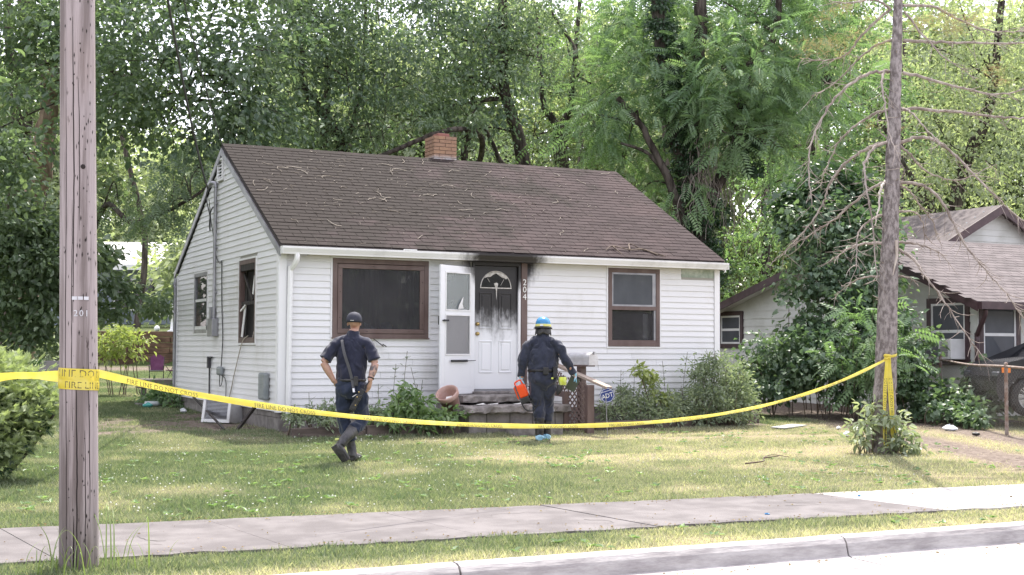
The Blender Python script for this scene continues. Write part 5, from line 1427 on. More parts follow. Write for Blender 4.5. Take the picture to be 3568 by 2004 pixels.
# deck and chairs behind
dk = empty('deck', (-.1, 9.0, 0), 'low weathered wooden deck at the back corner of the house', 'deck'); M['deckwood'] = mat('deck_wood', (0.16, 0.14, 0.12), (0.28, 0.25, 0.22), 7, (1, .2, 1), .9)
for k in range(9):
    y = 8.25 + k * .16; MB().box(-.55 + .1, 2.5 + .1, y - 9.0, y + .148 - 9.0, .50, .545).build('deck_board', M['deckwood'], dk)
for x in (-.5, .45, 1.4): MB().box(x + .1, x + .2, -.72, -.62, -.1, .50).build('post', M['deckwood'], dk)
MB().box(-.5, 2.5, -.78, -.745, .38, .50).build('rim_joist', M['deckwood'], dk)
M['purple'] = mat('purple_fabric', (0.13, 0.035, 0.10), (0.18, 0.06, 0.14), 5, None, .8); M['greyfabric'] = mat('grey_fabric', (0.25, 0.25, 0.28), rough=.8)
def camp_chair(x, y, z, rz, lb, m1, m2):
    c = empty('camp_chair', (x, y, z), lb, 'folding chair', 'folding chairs behind the house', rz)
    m = MB(); m.add([(-.24, .0, .42), (.24, .0, .42), (.26, -.20, .95), (.12, -.22, 1.05), (-.12, -.22, 1.05), (-.26, -.20, .95)], [(0, 1, 2, 3, 4, 5)]); o = m.build('backrest', m1, c); o.modifiers.new('s', 'SOLIDIFY').thickness = .03
    m = MB(); m.add([(-.24, 0, .42), (.24, 0, .42), (.26, .42, .46), (-.26, .42, .46)], [(0, 1, 2, 3)]); o = m.build('seat', m2, c); o.modifiers.new('s', 'SOLIDIFY').thickness = .03
    for s in (-1, 1):
        m = MB(); m.tube([(s * .28, -.20, .98), (s * .26, .40, 0)], .012, 6); m.build('leg', M['black'], c); m = MB(); m.tube([(s * .26, -.14, 0), (s * .28, .42, .64)], .012, 6); m.build('leg', M['black'], c)
        m = MB(); m.add([(s * .25, -.13, .64), (s * .36, -.13, .63), (s * .36, .42, .64), (s * .25, .42, .64)], [(0, 1, 2, 3)]); o = m.build('armrest', m1, c); o.modifiers.new('s', 'SOLIDIFY').thickness = .015
    MB().box(-.07, .07, -.236, -.225, .92, .96).build('logo', M['greyfabric'], c); c.scale = (.72, .72, .72)
camp_chair(1.85, 18.7, .24, R(165), 'purple folding camp chair seen past the back corner of the house', M['purple'], M['greyfabric'])
camp_chair(2.5, 18.9, .24, R(120), 'black folding camp chair half hidden behind the house corner', M['black'], M['purple'])

# service wires to the weatherhead
def wire(a, b, sag, rad, n=40):
    a, b = Vector(a), Vector(b); P = [a.lerp(b, i / n) - Vector((0, 0, sag * 4 * (i / n) * (1 - i / n))) for i in range(n + 1)]; m = MB(); m.tube(P, rad, 5); return m
m = wire((-4.50, -10.66, 7.2), (-.14, 4.18, 4.06), .55, .017); tag(m.build('service_cable', M['cablegrey'], None), 'thick twisted service cable dropping to the gable weatherhead', 'cable', 'overhead wires')
m = wire((-4.45, -10.60, 6.6), (-.06, 3.2, 4.55), .35, .008); tag(m.build('phone_wire', M['cablegrey'], None), 'thin wire crossing the sky in front of the gable roof', 'cable', 'overhead wires')

# litter and sticks
M['litterwhite'] = mat('litter_white', (0.70, 0.72, 0.74), (0.52, 0.56, 0.60), 9, None, .6); M['teal'] = mat('teal_plastic', (0.08, 0.40, 0.36), rough=.4)
def crumple(name, x, y, s, m_, lb, cat='litter', group='litter on the ground', seed=1, flat=.4):
    b = MB(); ball(b, (0, 0, s * flat * .6), (s, s * .55, s * flat), 9, 6); rr = np.random.default_rng(seed)
    b.v = [tuple(np.array(v) * (1 + rr.normal(0, .16, 3))) for v in b.v]; b.sm = [False] * len(b.f)
    o = b.build(name, m_); o.location = (x, y, float(zg(x, y)) + .02); o.rotation_euler = (0, 0, rr.uniform(0, 3)); return tag(o, lb, cat, group)
crumple('plastic_bag', 8.46, -2.97, .10, M['litterwhite'], 'crumpled pale plastic scrap on the lawn between the house and the spruce', seed=2)
crumple('plastic_bag', 11.05, -2.57, .13, M['litterwhite'], 'crumpled white bag lying on the dirt drive', seed=3)
crumple('plastic_bag', 9.31, -1.76, .06, M['litterwhite'], 'tiny white scrap at the edge of the dirt drive', seed=4)
crumple('dark_scrap', 10.6, -3.6, .08, M['black'], 'small black scrap on the dirt drive', seed=5)
crumple('paper_wad', -.33, 5.1, .09, M['litterwhite'], 'white and blue wad beside the side foundation', seed=6)
crumple('bottle_cap', 3.05, -9.55, .022, M['helmetblue'], 'tiny blue scrap on the sidewalk', seed=7); crumple('bottle_cap', 1.35, -10.35, .022, M['helmetblue'], 'tiny blue scrap on the verge edge of the sidewalk', seed=8)
m = MB(); m.tube([(-.15, 0, .05), (.1, .03, .05)], .05, 8); m.tube([(.1, .03, .05), (.19, .04, .05)], [.05, .02], 8); o = m.build('plastic_bottle', M['litterwhite']); o.location = (-.48, 7.2, .05); tag(o, 'white plastic bottle lying by the back corner of the house', 'bottle', 'litter on the ground')
crumple('teal_scrap', -.62, 7.0, .11, M['teal'], 'teal plastic scrap beside the white bottle', seed=9)
m = MB(); m.box(-.35, .35, -.22, .22, 0, .06); o = m.build('flat_stone', M['cinder']); o.location = (-.35, 7.7, .03); tag(o, 'flat grey paving stone below the deck', 'stone')
m = MB(); m.add([(8.12, -1.45, -.07), (8.30, -1.58, -.085), (9.12, -1.16, -.075), (8.92, -.98, -.06)], [(0, 1, 2, 3)]); o = m.build('plywood_sheet', mat('grey_plywood', (0.42, 0.42, 0.41), (0.30, 0.29, 0.28), 6, None, .9)); o.modifiers.new('s', 'SOLIDIFY').thickness = .015; tag(o, 'grey plywood offcut lying in the grass near the bushes', 'board')
def stick(pts, rad, lb, name='fallen_stick', group='fallen sticks'):
    m = MB()
    for P in pts: m.tube(crom(P, 4), [rad * (1 - .6 * i / (4 * (len(P) - 1))) for i in range(4 * (len(P) - 1) + 1)], 5)
    return tag(m.build(name, M['stem_brown']), lb, 'stick', group)
z_ = -.15
stick([[(3.95, -6.45, z_), (4.15, -6.55, z_ + .03), (4.3, -6.35, z_ + .05), (4.62, -6.1, z_ + .06), (4.85, -6.15, z_ + .03)], [(4.3, -6.35, z_ + .05), (4.42, -6.5, z_ + .08)]], .011, 'thin fallen stick lying on the front lawn')
def on_roof(x, t, h=.02): d = t * ln; return (x, EY + d * cth - h * sth, EZ + d * sth + h * cth)
stick([[on_roof(6.75, .03), on_roof(6.55, .075, .03), on_roof(6.25, .06, .04), on_roof(5.95, .085, .05), on_roof(5.75, .05, .03)], [on_roof(6.25, .06, .04), on_roof(6.35, .11, .06), on_roof(6.5, .09, .03)], [on_roof(5.95, .085, .05), on_roof(6.0, .02, .03)], [on_roof(6.55, .075, .03), on_roof(6.9, .02, .02)]], .016, 'forked dead branch lying on the roof edge above the right window', 'fallen_branch')
m = MB(); r = random.Random(21)
for i in range(420):
    x = r.uniform(.2, 6.5) if r.random() < .75 else r.uniform(0, 8); t = min(.98, max(.02, r.gauss(.6, .25))); a = r.uniform(0, 6.3); L = r.uniform(.03, .11)
    p0 = on_roof(x, t, .014); p1 = on_roof(x + L * math.cos(a), t + L * math.sin(a) / ln, .02); m.tube([p0, p1], .0035, 3, False)
for i in range(46):
    x = r.uniform(.2, 5.5) if i < 34 else r.uniform(0, 8); t = min(.97, max(.03, r.gauss(.55, .25))); a = r.uniform(0, 6.3); L = r.uniform(.12, .34); q = [on_roof(x, t, .016)]
    for k in range(4): a += r.gauss(0, .5); x += L / 4 * math.cos(a); t = min(.98, t + L / 4 * math.sin(a) / ln); q.append(on_roof(x, t, .018 + .01 * r.random()))
    m.tube(crom(q, 3), .0055, 4, False)
o = m.build('roof_twigs', mat('dry_twig', (0.23, 0.185, 0.14), (0.10, 0.08, 0.06), 14)); tag(o, 'dry twigs and needles strewn over the roof', 'litter', None, 'stuff')
m = MB(); m.beam((1.92, -.275, 2.775), (2.13, -.275, 2.775), .06, .02); tag(m.build('flashing_scrap', M['whitepaint']), 'white metal scrap lying in the gutter above the picture window', 'scrap')
# ------------------------------------------------------------------ vegetation
def frames(d, nrm):
    """rotation matrices (n,3,3): columns = side, axis(d), normal"""
    d = d / (np.linalg.norm(d, axis=1, keepdims=True) + 1e-9)
    s = np.cross(d, nrm); s = s / (np.linalg.norm(s, axis=1, keepdims=True) + 1e-9)
    n = np.cross(s, d)
    return np.stack([s, d, n], -1)


def scatter(tv, tf, pos, rot, scale, tint):
    tv = np.asarray(tv, float); tf = np.asarray(tf); k = len(tv); n = len(pos)
    V = np.einsum('nij,kj->nki', rot, tv) * scale[:, None, None] + pos[:, None, :]
    F = tf[None] + (np.arange(n) * k)[:, None, None]
    return V.reshape(-1, 3), F.reshape(-1, 3), np.repeat(tint, len(tf))


def leaf_t(L=1.0, Wd=.55, fold=.12, droop=.12):
    return [(0, 0, 0), (-Wd / 2, .45 * L, fold), (0, L, -droop * L), (Wd / 2, .45 * L, fold)], [(0, 2, 1), (0, 3, 2)]


def leaf6(L=1.0, Wd=.62, fold=.10, droop=.15):
    return [(0, 0, 0), (-Wd * .45, .25 * L, fold), (-Wd * .42, .62 * L, fold * .7), (0, L, -droop), (Wd * .42, .62 * L, fold * .7), (Wd * .45, .25 * L, fold)], [(0, 2, 1), (0, 3, 2), (0, 4, 3), (0, 5, 4)]


def heart(L=1.0):
    return [(0, .12, 0), (-.32, -.02, .03), (-.46, .28, .07), (-.28, .66, .02), (0, 1, -.14), (.28, .66, .02), (.46, .28, .07), (.32, -.02, .03)], [(0, 2, 1), (0, 3, 2), (0, 4, 3), (0, 5, 4), (0, 6, 5), (0, 7, 6)]


def frond_t(n=7, ll=.30, lw=.10, droop=.32):
    V, F = [], []
    def add(p, d, L, w):
        b = len(V); d = np.array(d) / np.linalg.norm(d); s = np.cross(d, (0, 0, 1)); s /= np.linalg.norm(s)
        p = np.array(p)
        V.extend([p, p + d * L * .4 + s * w / 2, p + d * L - np.array((0, 0, L * .25)), p + d * L * .4 - s * w / 2]); F.extend([(b, b + 1, b + 2), (b, b + 2, b + 3)])
    for i in range(n):
        t = .18 + .78 * i / (n - 1); z = -droop * t * t
        l = ll * (1 - .35 * abs(t - .45))
        for s in (-1, 1): add((0, t, z), (s, .55 - .2 * t, -.12), l, lw)
    add((0, .98, -droop), (0, 1, -.4), ll * .8, lw)
    b = len(V); V.extend([(-.008, 0, 0), (.008, 0, 0), (.004, .98, -droop)]); F.append((b, b + 1, b + 2))
    return [tuple(v) for v in V], F


def cloud(lobes, per, size, tmpl, seed, clump=.42, nclump=None, tintc=.5, tintv=.5, hollow=.55, droop=.45, flat=.85):
    """leaves set in clumps through the volume of the lobes"""
    g_ = np.random.default_rng(seed); Vs, Fs, Ts, off = [], [], [], 0
    tv, tf = tmpl
    for (x, y, z, r) in lobes:
        nc = max(3, int(nclump * r * r)) if nclump else max(3, int(26 * r * r))
        d = g_.normal(size=(nc, 3)); d /= np.linalg.norm(d, axis=1, keepdims=True)
        rad = r * (hollow + (1 - hollow) * g_.random(nc)) * (1 + .18 * g_.normal(size=nc))
        cc = np.array((x, y, z)) + d * rad[:, None] * np.array((1, 1, flat))
        m = int(per); cs = clump * min(1, .55 + .45 * r)
        q = g_.normal(size=(nc, m, 3)) * np.array((1, 1, .55)) * cs * (.6 + .8 * g_.random((nc, 1, 1)))
        pos = (cc[:, None] + q - np.array((0, 0, 1)) * (np.linalg.norm(q[..., :2], axis=-1) ** 2)[..., None] * .35).reshape(-1, 3)
        ax = (q / (np.linalg.norm(q, axis=-1, keepdims=True) + 1e-6) * .9 + d[:, None] * .35 + g_.normal(size=(nc, m, 3)) * .55).reshape(-1, 3); ax[:, 2] -= droop
        nr = g_.normal(size=(nc * m, 3)) * .55 + np.array((0, 0, 1.0))
        sc = size * (g_.uniform(.55, 1.3, nc * m)) * np.repeat(g_.uniform(.75, 1.3, nc), m)
        ti = np.clip(tintc + tintv * (g_.random(nc)[:, None] - .5 + .5 * (g_.random((nc, m)) - .5)), 0, 1).reshape(-1)
        V, F, T_ = scatter(tv, tf, pos, frames(ax, nr), sc, ti)
        Vs.append(V); Fs.append(F + off); Ts.append(T_); off += len(V)
    return np.concatenate(Vs), np.concatenate(Fs), np.concatenate(Ts)


def crown(name, parent, lobes, m, **kw):
    V, F, T_ = cloud(lobes, **kw)
    V = V - np.array(parent.location)[None] if parent is not None else V
    return mesh_np(name, V, F, parent, m, False, T_)


def trunk(parent, paths, m, name='trunk', n=9, k=5, wob=.03, seed=1):
    g_ = np.random.default_rng(seed); mb = MB()
    for pts, r0, r1 in paths:
        P = crom(pts, k); N_ = len(P); L = np.array(parent.location)
        rad = [r0 + (r1 - r0) * (i / (N_ - 1)) ** .8 for i in range(N_)]
        if pts[0][2] < .5 : rad[0] *= 1.5; rad[1] *= 1.12
        P = [np.array(p) - L + g_.normal(0, wob, 3) * min(1, rad[i] * 3) for i, p in enumerate(P)]
        mb.tube(P, rad, n)
    return mb.build(name, m, parent)


def twigs(parent, lobes, root, m, seed, nper=5, r0=.03, name='branch'):
    """thin boughs from a root point out into the crown lobes"""
    g_ = np.random.default_rng(seed); mb = MB(); L = np.array(parent.location); root = [np.array(q) for q in root]
    for (x, y, z, r) in lobes:
        c = np.array((x, y, z)); a = min(root, key=lambda q: np.linalg.norm(q - c))
        mid = (a + c) / 2 + g_.normal(0, .2, 3) + np.array((0, 0, .15))
        P = crom([a, mid, c], 4); mb.tube([np.array(p) - L for p in P], [r0 * (1 - .6 * i / (len(P) - 1)) for i in range(len(P))], 5)
        for _ in range(nper):
            d = g_.normal(size=3); d /= np.linalg.norm(d); e = c + d * r * .9; mm = (c + e) / 2 + g_.normal(0, .08, 3)
            P = crom([c + g_.normal(0, .15, 3), mm, e], 3); mb.tube([np.array(p) - L for p in P], [r0 * .4 * (1 - .7 * i / (len(P) - 1)) for i in range(len(P))], 4)
    o = mb.build(name, m, parent); o['kind'] = 'stuff'
    return o


LEFT= [(-2.46,15.04,9.24,1.60), (-3.25,16.60,8.05,1.60), (-1.21,14.46,8.65,1.50), (-0.42,10.73,8.61,1.50), (-0.46,11.92,7.47,1.35), (0.21,9.37,7.50,1.35), (0.16,9.46,6.20,1.10), (-0.18,11.85,6.26,1.00), (1.23,8.89,7.16,1.20), (2.10,9.53,8.09,1.30), (2.00,9.09,6.74,1.00), (1.57,8.78,6.03,0.75), (0.68,8.66,5.86,0.70), (-0.85,12.17,6.54,0.90), (-3.18,12.21,6.08,1.10), (-0.91,15.36,9.90,1.40), (-1.97,14.71,11.02,1.80), (-0.12,11.59,10.72,1.80), (1.72,9.61,10.15,1.70)]
DRAPE= [(-0.10,8.67,2.20,0.30), (-3.15,7.81,4.74,0.60), (-3.20,7.89,3.65,0.95), (-2.81,7.70,3.57,0.75), (-3.03,7.86,2.56,0.85), (-2.64,7.68,2.25,0.70), (-2.48,7.57,3.03,0.70), (-3.08,7.93,1.63,0.60), (-2.52,7.66,1.63,0.50), (-1.29,8.12,2.70,0.43), (-1.03,8.01,2.26,0.36), (-1.35,8.19,1.89,0.32), (-1.27,8.09,3.10,0.30), (-0.09,8.11,2.16,0.30)]
ARCH= [(-0.15,8.60,4.19,0.60), (0.26,8.38,4.61,0.60), (0.58,8.20,5.03,0.55), (-0.56,11.02,4.39,0.60), (0.16,8.46,3.85,0.45)]
MIDA= [(3.40,12.18,9.07,1.40), (4.46,11.65,9.37,1.50), (5.62,11.10,9.08,1.50), (3.88,12.02,7.69,1.35), (5.03,11.45,7.90,1.30), (6.09,10.92,8.00,1.30), (3.28,12.36,6.70,0.90), (4.26,11.89,6.51,0.95), (5.23,11.40,6.81,0.90), (5.77,11.15,6.47,0.70), (4.18,12.81,11.25,1.80), (5.92,11.95,11.26,1.80), (3.21,13.55,6.05,0.70), (3.95,13.20,5.85,0.60)]
MIDB= [(7.72,12.26,9.78,1.60), (8.85,11.72,9.57,1.50), (7.94,12.23,8.31,1.40), (8.98,11.73,8.16,1.20), (7.40,12.54,7.42,0.90), (8.44,12.04,7.16,0.80), (10.45,12.07,9.17,1.20), (10.31,12.07,10.57,1.40), (8.54,12.87,11.86,1.90), (7.20,13.77,7.11,0.60), (8.77,14.13,6.72,0.60)]
FORK= [(13.07,15.15,11.14,1.40), (13.54,15.00,9.58,1.30), (12.59,15.49,8.98,1.00), (14.11,14.78,8.39,1.10), (12.30,15.70,7.66,0.90), (13.12,14.22,6.92,0.80), (13.65,12.83,7.24,0.90), (12.97,15.43,6.59,0.70), (11.55,17.20,7.32,0.70), (14.78,15.46,10.53,1.20)]
WALNUT= [(13.20,7.44,8.04,1.15), (13.90,7.08,8.44,1.10), (13.66,7.26,7.25,1.05), (15.24,7.57,7.85,1.15), (15.97,7.20,8.15,1.10), (12.95,7.61,7.05,0.75), (14.12,7.06,6.66,0.80), (15.36,7.56,6.93,0.80), (13.74,8.23,9.26,1.00), (11.93,9.15,8.44,1.10), (11.49,9.41,7.72,1.00), (12.90,9.74,9.49,1.00), (11.06,9.66,6.91,0.80), (11.72,9.38,6.10,0.75), (12.55,7.89,5.47,0.50), (12.39,8.01,4.68,0.45), (12.10,9.23,5.28,0.60), (16.19,8.12,9.82,1.30), (15.24,8.56,10.13,1.20), (13.59,7.34,6.26,0.50), (12.56,11.00,10.05,1.20), (14.07,10.19,11.35,1.60), (16.29,9.09,11.68,1.80)]
RIGHTA= [(21.94,13.05,10.92,1.70), (22.67,12.79,9.04,1.60), (21.56,13.38,8.15,1.30), (19.43,12.26,6.74,1.10), (22.16,13.15,6.90,1.30), (17.78,10.89,5.78,0.95), (16.27,9.46,4.57,0.85), (15.21,8.91,3.74,0.65), (15.00,9.05,2.90,0.55), (19.36,12.39,4.94,0.90), (21.36,13.29,11.80,1.50), (22.79,12.51,13.31,2.00), (15.22,10.00,4.03,0.60), (15.69,8.69,3.43,0.50)]
RIGHTB= [(26.80,15.07,12.13,2.10), (27.49,14.88,9.24,1.90), (28.69,14.22,10.63,1.90), (29.76,13.60,12.42,1.90), (29.97,13.68,8.84,1.90), (28.40,14.52,7.46,1.70), (30.27,13.64,6.92,1.50), (26.93,15.27,6.90,1.50), (24.34,14.36,5.99,1.30), (27.98,14.36,14.61,2.20), (31.04,13.07,10.64,2.00)]
VINE= [(11.92,1.82,3.84,0.75), (11.91,1.20,2.91,0.70), (12.33,0.97,3.47,0.60), (11.38,1.47,2.67,0.60), (12.09,0.47,2.49,0.55), (11.54,0.77,1.94,0.70), (10.92,1.09,1.47,0.50), (10.13,0.94,1.16,0.50), (11.90,0.04,1.70,0.50), (10.63,0.14,1.16,0.60), (11.30,-0.18,0.94,0.50), (9.72,1.15,1.00,0.42), (11.77,-0.42,1.09,0.42), (10.10,0.42,0.71,0.45), (9.66,0.64,0.63,0.40), (10.58,-0.37,0.58,0.40)]
VINETOP= [(12.28,2.51,4.42,0.75), (12.73,2.28,4.59,0.70), (11.91,2.70,4.08,0.50), (13.12,2.11,4.09,0.50)]
FENCEVINE= [(13.45,-1.15,.55,.30), (13.06,-1.0,.40,.34), (12.75,-1.6,.22,.30), (12.2,-1.75,.12,.26), (12.05,-2.05,.10,.24), (11.8,-2.5,.08,.20), (13.5,-.85,.85,.22), (12.25,-0.63,0.65,0.40), (12.60,-0.79,0.35,0.35), (11.78,-0.83,0.29,0.40), (12.56,-1.32,0.29,0.35), (12.45,-1.82,0.17,0.30), (11.74,-1.47,0.13,0.30), (13.33,-1.16,0.65,0.25), (12.25,-0.43,1.09,0.35), (12.59,-0.39,1.47,0.25), (11.71,-0.59,0.65,0.40)]
BUSH= [(7.48,-0.64,0.73,0.39), (7.91,-0.73,0.55,0.36), (7.12,-0.56,0.35,0.32), (7.50,-0.85,0.26,0.36), (8.04,-0.78,0.21,0.26), (7.59,-0.60,1.03,0.22), (7.20,-0.81,0.09,0.22), (7.96,-0.77,0.83,0.19)]
WEEDR= [(5.71,-0.54,0.32,0.22), (6.17,-0.54,0.35,0.25), (6.59,-0.63,0.31,0.24), (5.43,-0.61,0.16,0.18), (5.84,-0.70,0.13,0.18), (6.25,-0.79,0.13,0.20), (6.66,-0.77,0.15,0.20), (6.39,-0.44,0.65,0.14), (5.92,-0.31,0.55,0.12)]
WEEDL= [(0.05,-0.66,0.20,0.16), (0.35,-0.69,0.23,0.16), (0.59,-0.70,0.31,0.14), (0.16,-0.81,0.03,0.12), (0.48,-0.86,0.11,0.12), (1.19,-0.77,0.24,0.12)]
LEAFY= [(1.64,-0.77,0.36,0.20), (1.91,-0.90,0.30,0.22), (2.16,-1.02,0.18,0.20), (1.44,-0.78,0.21,0.17), (1.87,-0.68,0.56,0.16), (2.33,-1.00,0.20,0.15), (1.89,-1.11,0.13,0.16), (1.54,-1.05,0.10,0.12)]
SPRUCEWEED= [(6.60,-5.54,0.26,0.17), (6.85,-5.77,0.32,0.17), (7.07,-5.76,0.13,0.18), (6.42,-5.66,0.03,0.12), (7.17,-5.80,-0.01,0.13), (6.84,-5.86,-0.05,0.13), (6.74,-5.50,0.47,0.10)]
HEDGE= [(-4.39,-4.75,0.69,0.40), (-4.16,-4.86,0.69,0.32), (-4.33,-4.87,0.34,0.32), (-3.95,-4.74,0.64,0.19), (-4.67,-4.85,0.86,0.45), (-4.67,-5.04,0.42,0.42), (-4.15,-4.85,0.44,0.25), (-4.42,-5.04,0.09,0.16), (-4.26,-4.60,0.92,0.22)]
LOWBRIGHT= [(-0.31,12.16,1.44,0.38), (-0.06,12.05,1.25,0.24), (-0.64,12.33,1.34,0.34), (0.20,12.47,1.49,0.21), (-0.47,12.26,1.06,0.25)]
PALESHRUB= [(-0.64,26.83,1.05,0.50), (-0.17,26.60,0.98,0.50), (0.25,26.95,1.12,0.50), (-0.99,27.01,0.85,0.35), (-0.30,27.75,1.51,0.40)]
DECKPLANT= [(-0.33,7.55,0.29,0.22), (-0.19,7.26,0.22,0.20), (-0.13,6.79,0.15,0.18), (-0.50,7.86,0.12,0.15)]

def tree(name, base, label, group=None): return empty(name, base, label, 'tree', group)


# great broad-leaved tree at the left
tA = tree('broadleaf_tree', (-1.91, 20.8, .2), 'big dark broad-leaved tree at the left edge behind the utility pole')
pA = [(-1.91, 20.8, 0), (-1.87, 20.69, 2.04), (-1.84, 20.56, 4.31), (-1.85, 19.9, 6.51), (-1.84, 19.25, 8.11), (-1.81, 18.61, 9.65), (-2.2, 18.16, 13)]
trunk(tA, [(pA, .48, .2), ([(-1.8, 19.28, 7.22), (-2.14, 19.36, 8.88), (-2.37, 19.41, 11.5)], .2, .1), ([(-1.84, 19.25, 8.11), (-.73, 16.46, 8.58), (-.03, 12.82, 7.67), (.67, 10.29, 6.87), (1.09, 8.98, 6.6)], .13, .03), ([(-1.85, 19.23, 8.66), (-1.18, 17.76, 9.11), (-.66, 16.37, 9.63), (.5, 13, 10.5)], .12, .05)], M['bark'])
rootA = [(-1.84, 19.25, 8.1), (-.73, 16.46, 8.58), (-.03, 12.82, 7.67), (.67, 10.29, 6.87), (-1.84, 20.5, 4.3), (-1.85, 19.9, 6.5)]
twigs(tA, LEFT, rootA, M['bark'], 3, 4, .035)
crown('crown', tA, LEFT, M['leaf_dark'], per=64, size=.150, tmpl=leaf6(1, .66), seed=21, clump=.36, nclump=11, tintc=.45, tintv=.8)
crown('crown', tA, DRAPE, M['leaf_dark'], per=56, size=.135, tmpl=leaf6(1, .70), seed=22, clump=.25, nclump=38, tintc=.75, tintv=.7)
# broken pale limb
tS = tree('dead_snag', (-1.95, 15.2, .15), 'broken pale barkless snag leaning behind the utility pole')
trunk(tS, [([(-2.1, 15.4, -.1), (-2.0, 15.2, 3), (-1.88, 14.95, 5.49), (-1.81, 14.88, 6.28), (-1.66, 14.76, 7.17), (-1.59, 14.68, 7.96), (-1.46, 14.61, 8.21)], .30, .19)], M['bark_pale'], wob=.06)
tL = tree('locust_tree', (-.9, 12.2, .1), 'slender compound-leaved tree arching over the gap left of the house')
trunk(tL, [([(-1.2, 12.6, -.1), (-1.1, 12.2, 2.6), (-.88, 11.17, 4.39), (-.49, 9.89, 3.94), (-.04, 9.11, 4.07), (.45, 8.3, 4.36), (.75, 8.14, 4.61)], .09, .025)], M['bark'], wob=.05)
twigs(tL, ARCH, [(-.88, 11.17, 4.39), (-.49, 9.89, 3.94), (-.04, 9.11, 4.07), (.45, 8.3, 4.36)], M['bark'], 5, 5, .02)
crown('crown', tL, [(a, b, c, d * .75) for a, b, c, d in ARCH], M['leaf_mid'], per=9, size=.34, tmpl=frond_t(6, .26, .11), seed=23, clump=.26, nclump=50, tintc=.55, tintv=.6)
# trees behind the roof
tB = tree('leaning_tree', (5.53, 12.67, .1), 'leaning dark-trunked tree behind the ridge left of the chimney')
trunk(tB, [([(5.53, 12.67, 0), (5.26, 12.59, 5.04), (5.2, 12.56, 6.37), (4.92, 12.66, 6.98), (4.45, 12.86, 7.69), (4.24, 12.91, 8.6), (4.03, 12.95, 13)], .20, .08), ([(5.2, 12.56, 6.3), (5.6, 12.7, 7.2), (5.9, 12.9, 8.6), (6.0, 13, 11)], .10, .04)], M['bark'])
twigs(tB, MIDA, [(5.2, 12.56, 6.37), (4.45, 12.86, 7.7), (4.03, 12.95, 9.7), (5.9, 12.9, 8.6)], M['bark'], 7, 4, .04)
crown('crown', tB, MIDA, M['leaf_mid'], per=76, size=.122, tmpl=leaf6(1, .55), seed=24, clump=.36, nclump=10, tintc=.45, tintv=.8)
tB2 = tree('thin_tree', (5.61, 14.86, .1), 'thin straight trunk standing just behind the leaning tree')
trunk(tB2, [([(5.61, 14.86, 0), (5.43, 14.68, 6.13), (5.46, 14.62, 7.1), (5.48, 14.56, 9.5)], .14, .09)], M['bark'])
crown('crown', tB2, [(5.5, 14.6, 9.3, .9), (6.3, 14.8, 8.4, .7), (4.8, 14.7, 7.2, .6), (5.5, 14.6, 11.2, 1.4)], M['leaf_mid'], per=60, size=.12, tmpl=leaf6(1, .55), seed=25, clump=.34, nclump=30, tintc=.6, tintv=.7)
tC = tree('tall_tree', (10.55, 12.44, .1), 'tall tree with a thick grey trunk rising right of the chimney')
trunk(tC, [([(10.55, 12.44, 0), (10.33, 12.33, 5.29), (10.28, 12.31, 6.15), (10.11, 12.34, 7.12), (9.84, 12.43, 7.98), (9.72, 12.43, 9.06), (9.67, 12.41, 13)], .25, .12), ([(10.31, 12.3, 5.9), (9.92, 12.82, 6.25), (9.69, 13.11, 6.98), (9.44, 13.21, 7.42)], .10, .04), ([(11.2, 11.0, 9.0), (11.41, 11.59, 9.5), (10.9, 11.9, 10.4)], .06, .04)], M['bark'])
twigs(tC, MIDB, [(10.1, 12.34, 7.1), (9.84, 12.43, 8), (9.7, 12.43, 9.5), (9.7, 12.4, 11.5)], M['bark'], 9, 4, .04)
crown('crown', tC, MIDB, M['leaf_mid'], per=76, size=.122, tmpl=leaf6(1, .55), seed=26, clump=.36, nclump=10, tintc=.40, tintv=.8)
tC2 = tree('crooked_tree', (9.39, 14.13, .1), 'small crooked dark tree with a long bough crossing behind the chimney')
trunk(tC2, [([(9.39, 14.13, 0), (9.26, 13.92, 6.28), (9.31, 13.86, 6.95), (9.44, 13.76, 7.61), (9.3, 13.6, 9.4)], .13, .06), ([(9.35, 13.9, 5.2), (8.56, 11.2, 6.5), (7.52, 9.94, 6.62), (6.63, 9.72, 6.41), (6.29, 9.9, 6.27), (5.78, 10.16, 6.02), (5.0, 10.5, 5.7)], .085, .05)], M['bark'])
crown('crown', tC2, [(9.4, 13.7, 8.9, .7), (8.8, 13.4, 7.9, .5), (7.6, 9.9, 6.9, .35), (6.4, 9.8, 6.7, .3)], M['leaf_mid'], per=56, size=.115, tmpl=leaf6(1, .5), seed=27, clump=.28, nclump=40, tintc=.6, tintv=.7)
tD = tree('forked_tree', (13.32, 15.54, .15), 'forked tree with a pale bare fork showing above the roof ridge')
trunk(tD, [([(13.32, 15.54, 0), (13.18, 15.36, 5.99), (13.08, 15.33, 7.54), (12.99, 15.35, 7.9)], .24, .17), ([(12.99, 15.35, 7.8), (12.77, 15.44, 8.26), (12.54, 15.53, 8.74), (12.35, 15.57, 11.5)], .14, .07), ([(12.99, 15.35, 7.8), (13.25, 15.2, 8.38), (13.34, 15.12, 9.1), (13.52, 14.96, 12)], .13, .06)], M['bark'])
twigs(tD, FORK, [(12.5, 15.5, 9), (13.4, 15.1, 9.5), (13, 15.3, 7.8)], M['bark'], 11, 4, .035)
crown('crown', tD, FORK, M['leaf_mid'], per=46, size=.125, tmpl=leaf6(1, .5), seed=28, clump=.30, nclump=14, tintc=.75, tintv=.6)
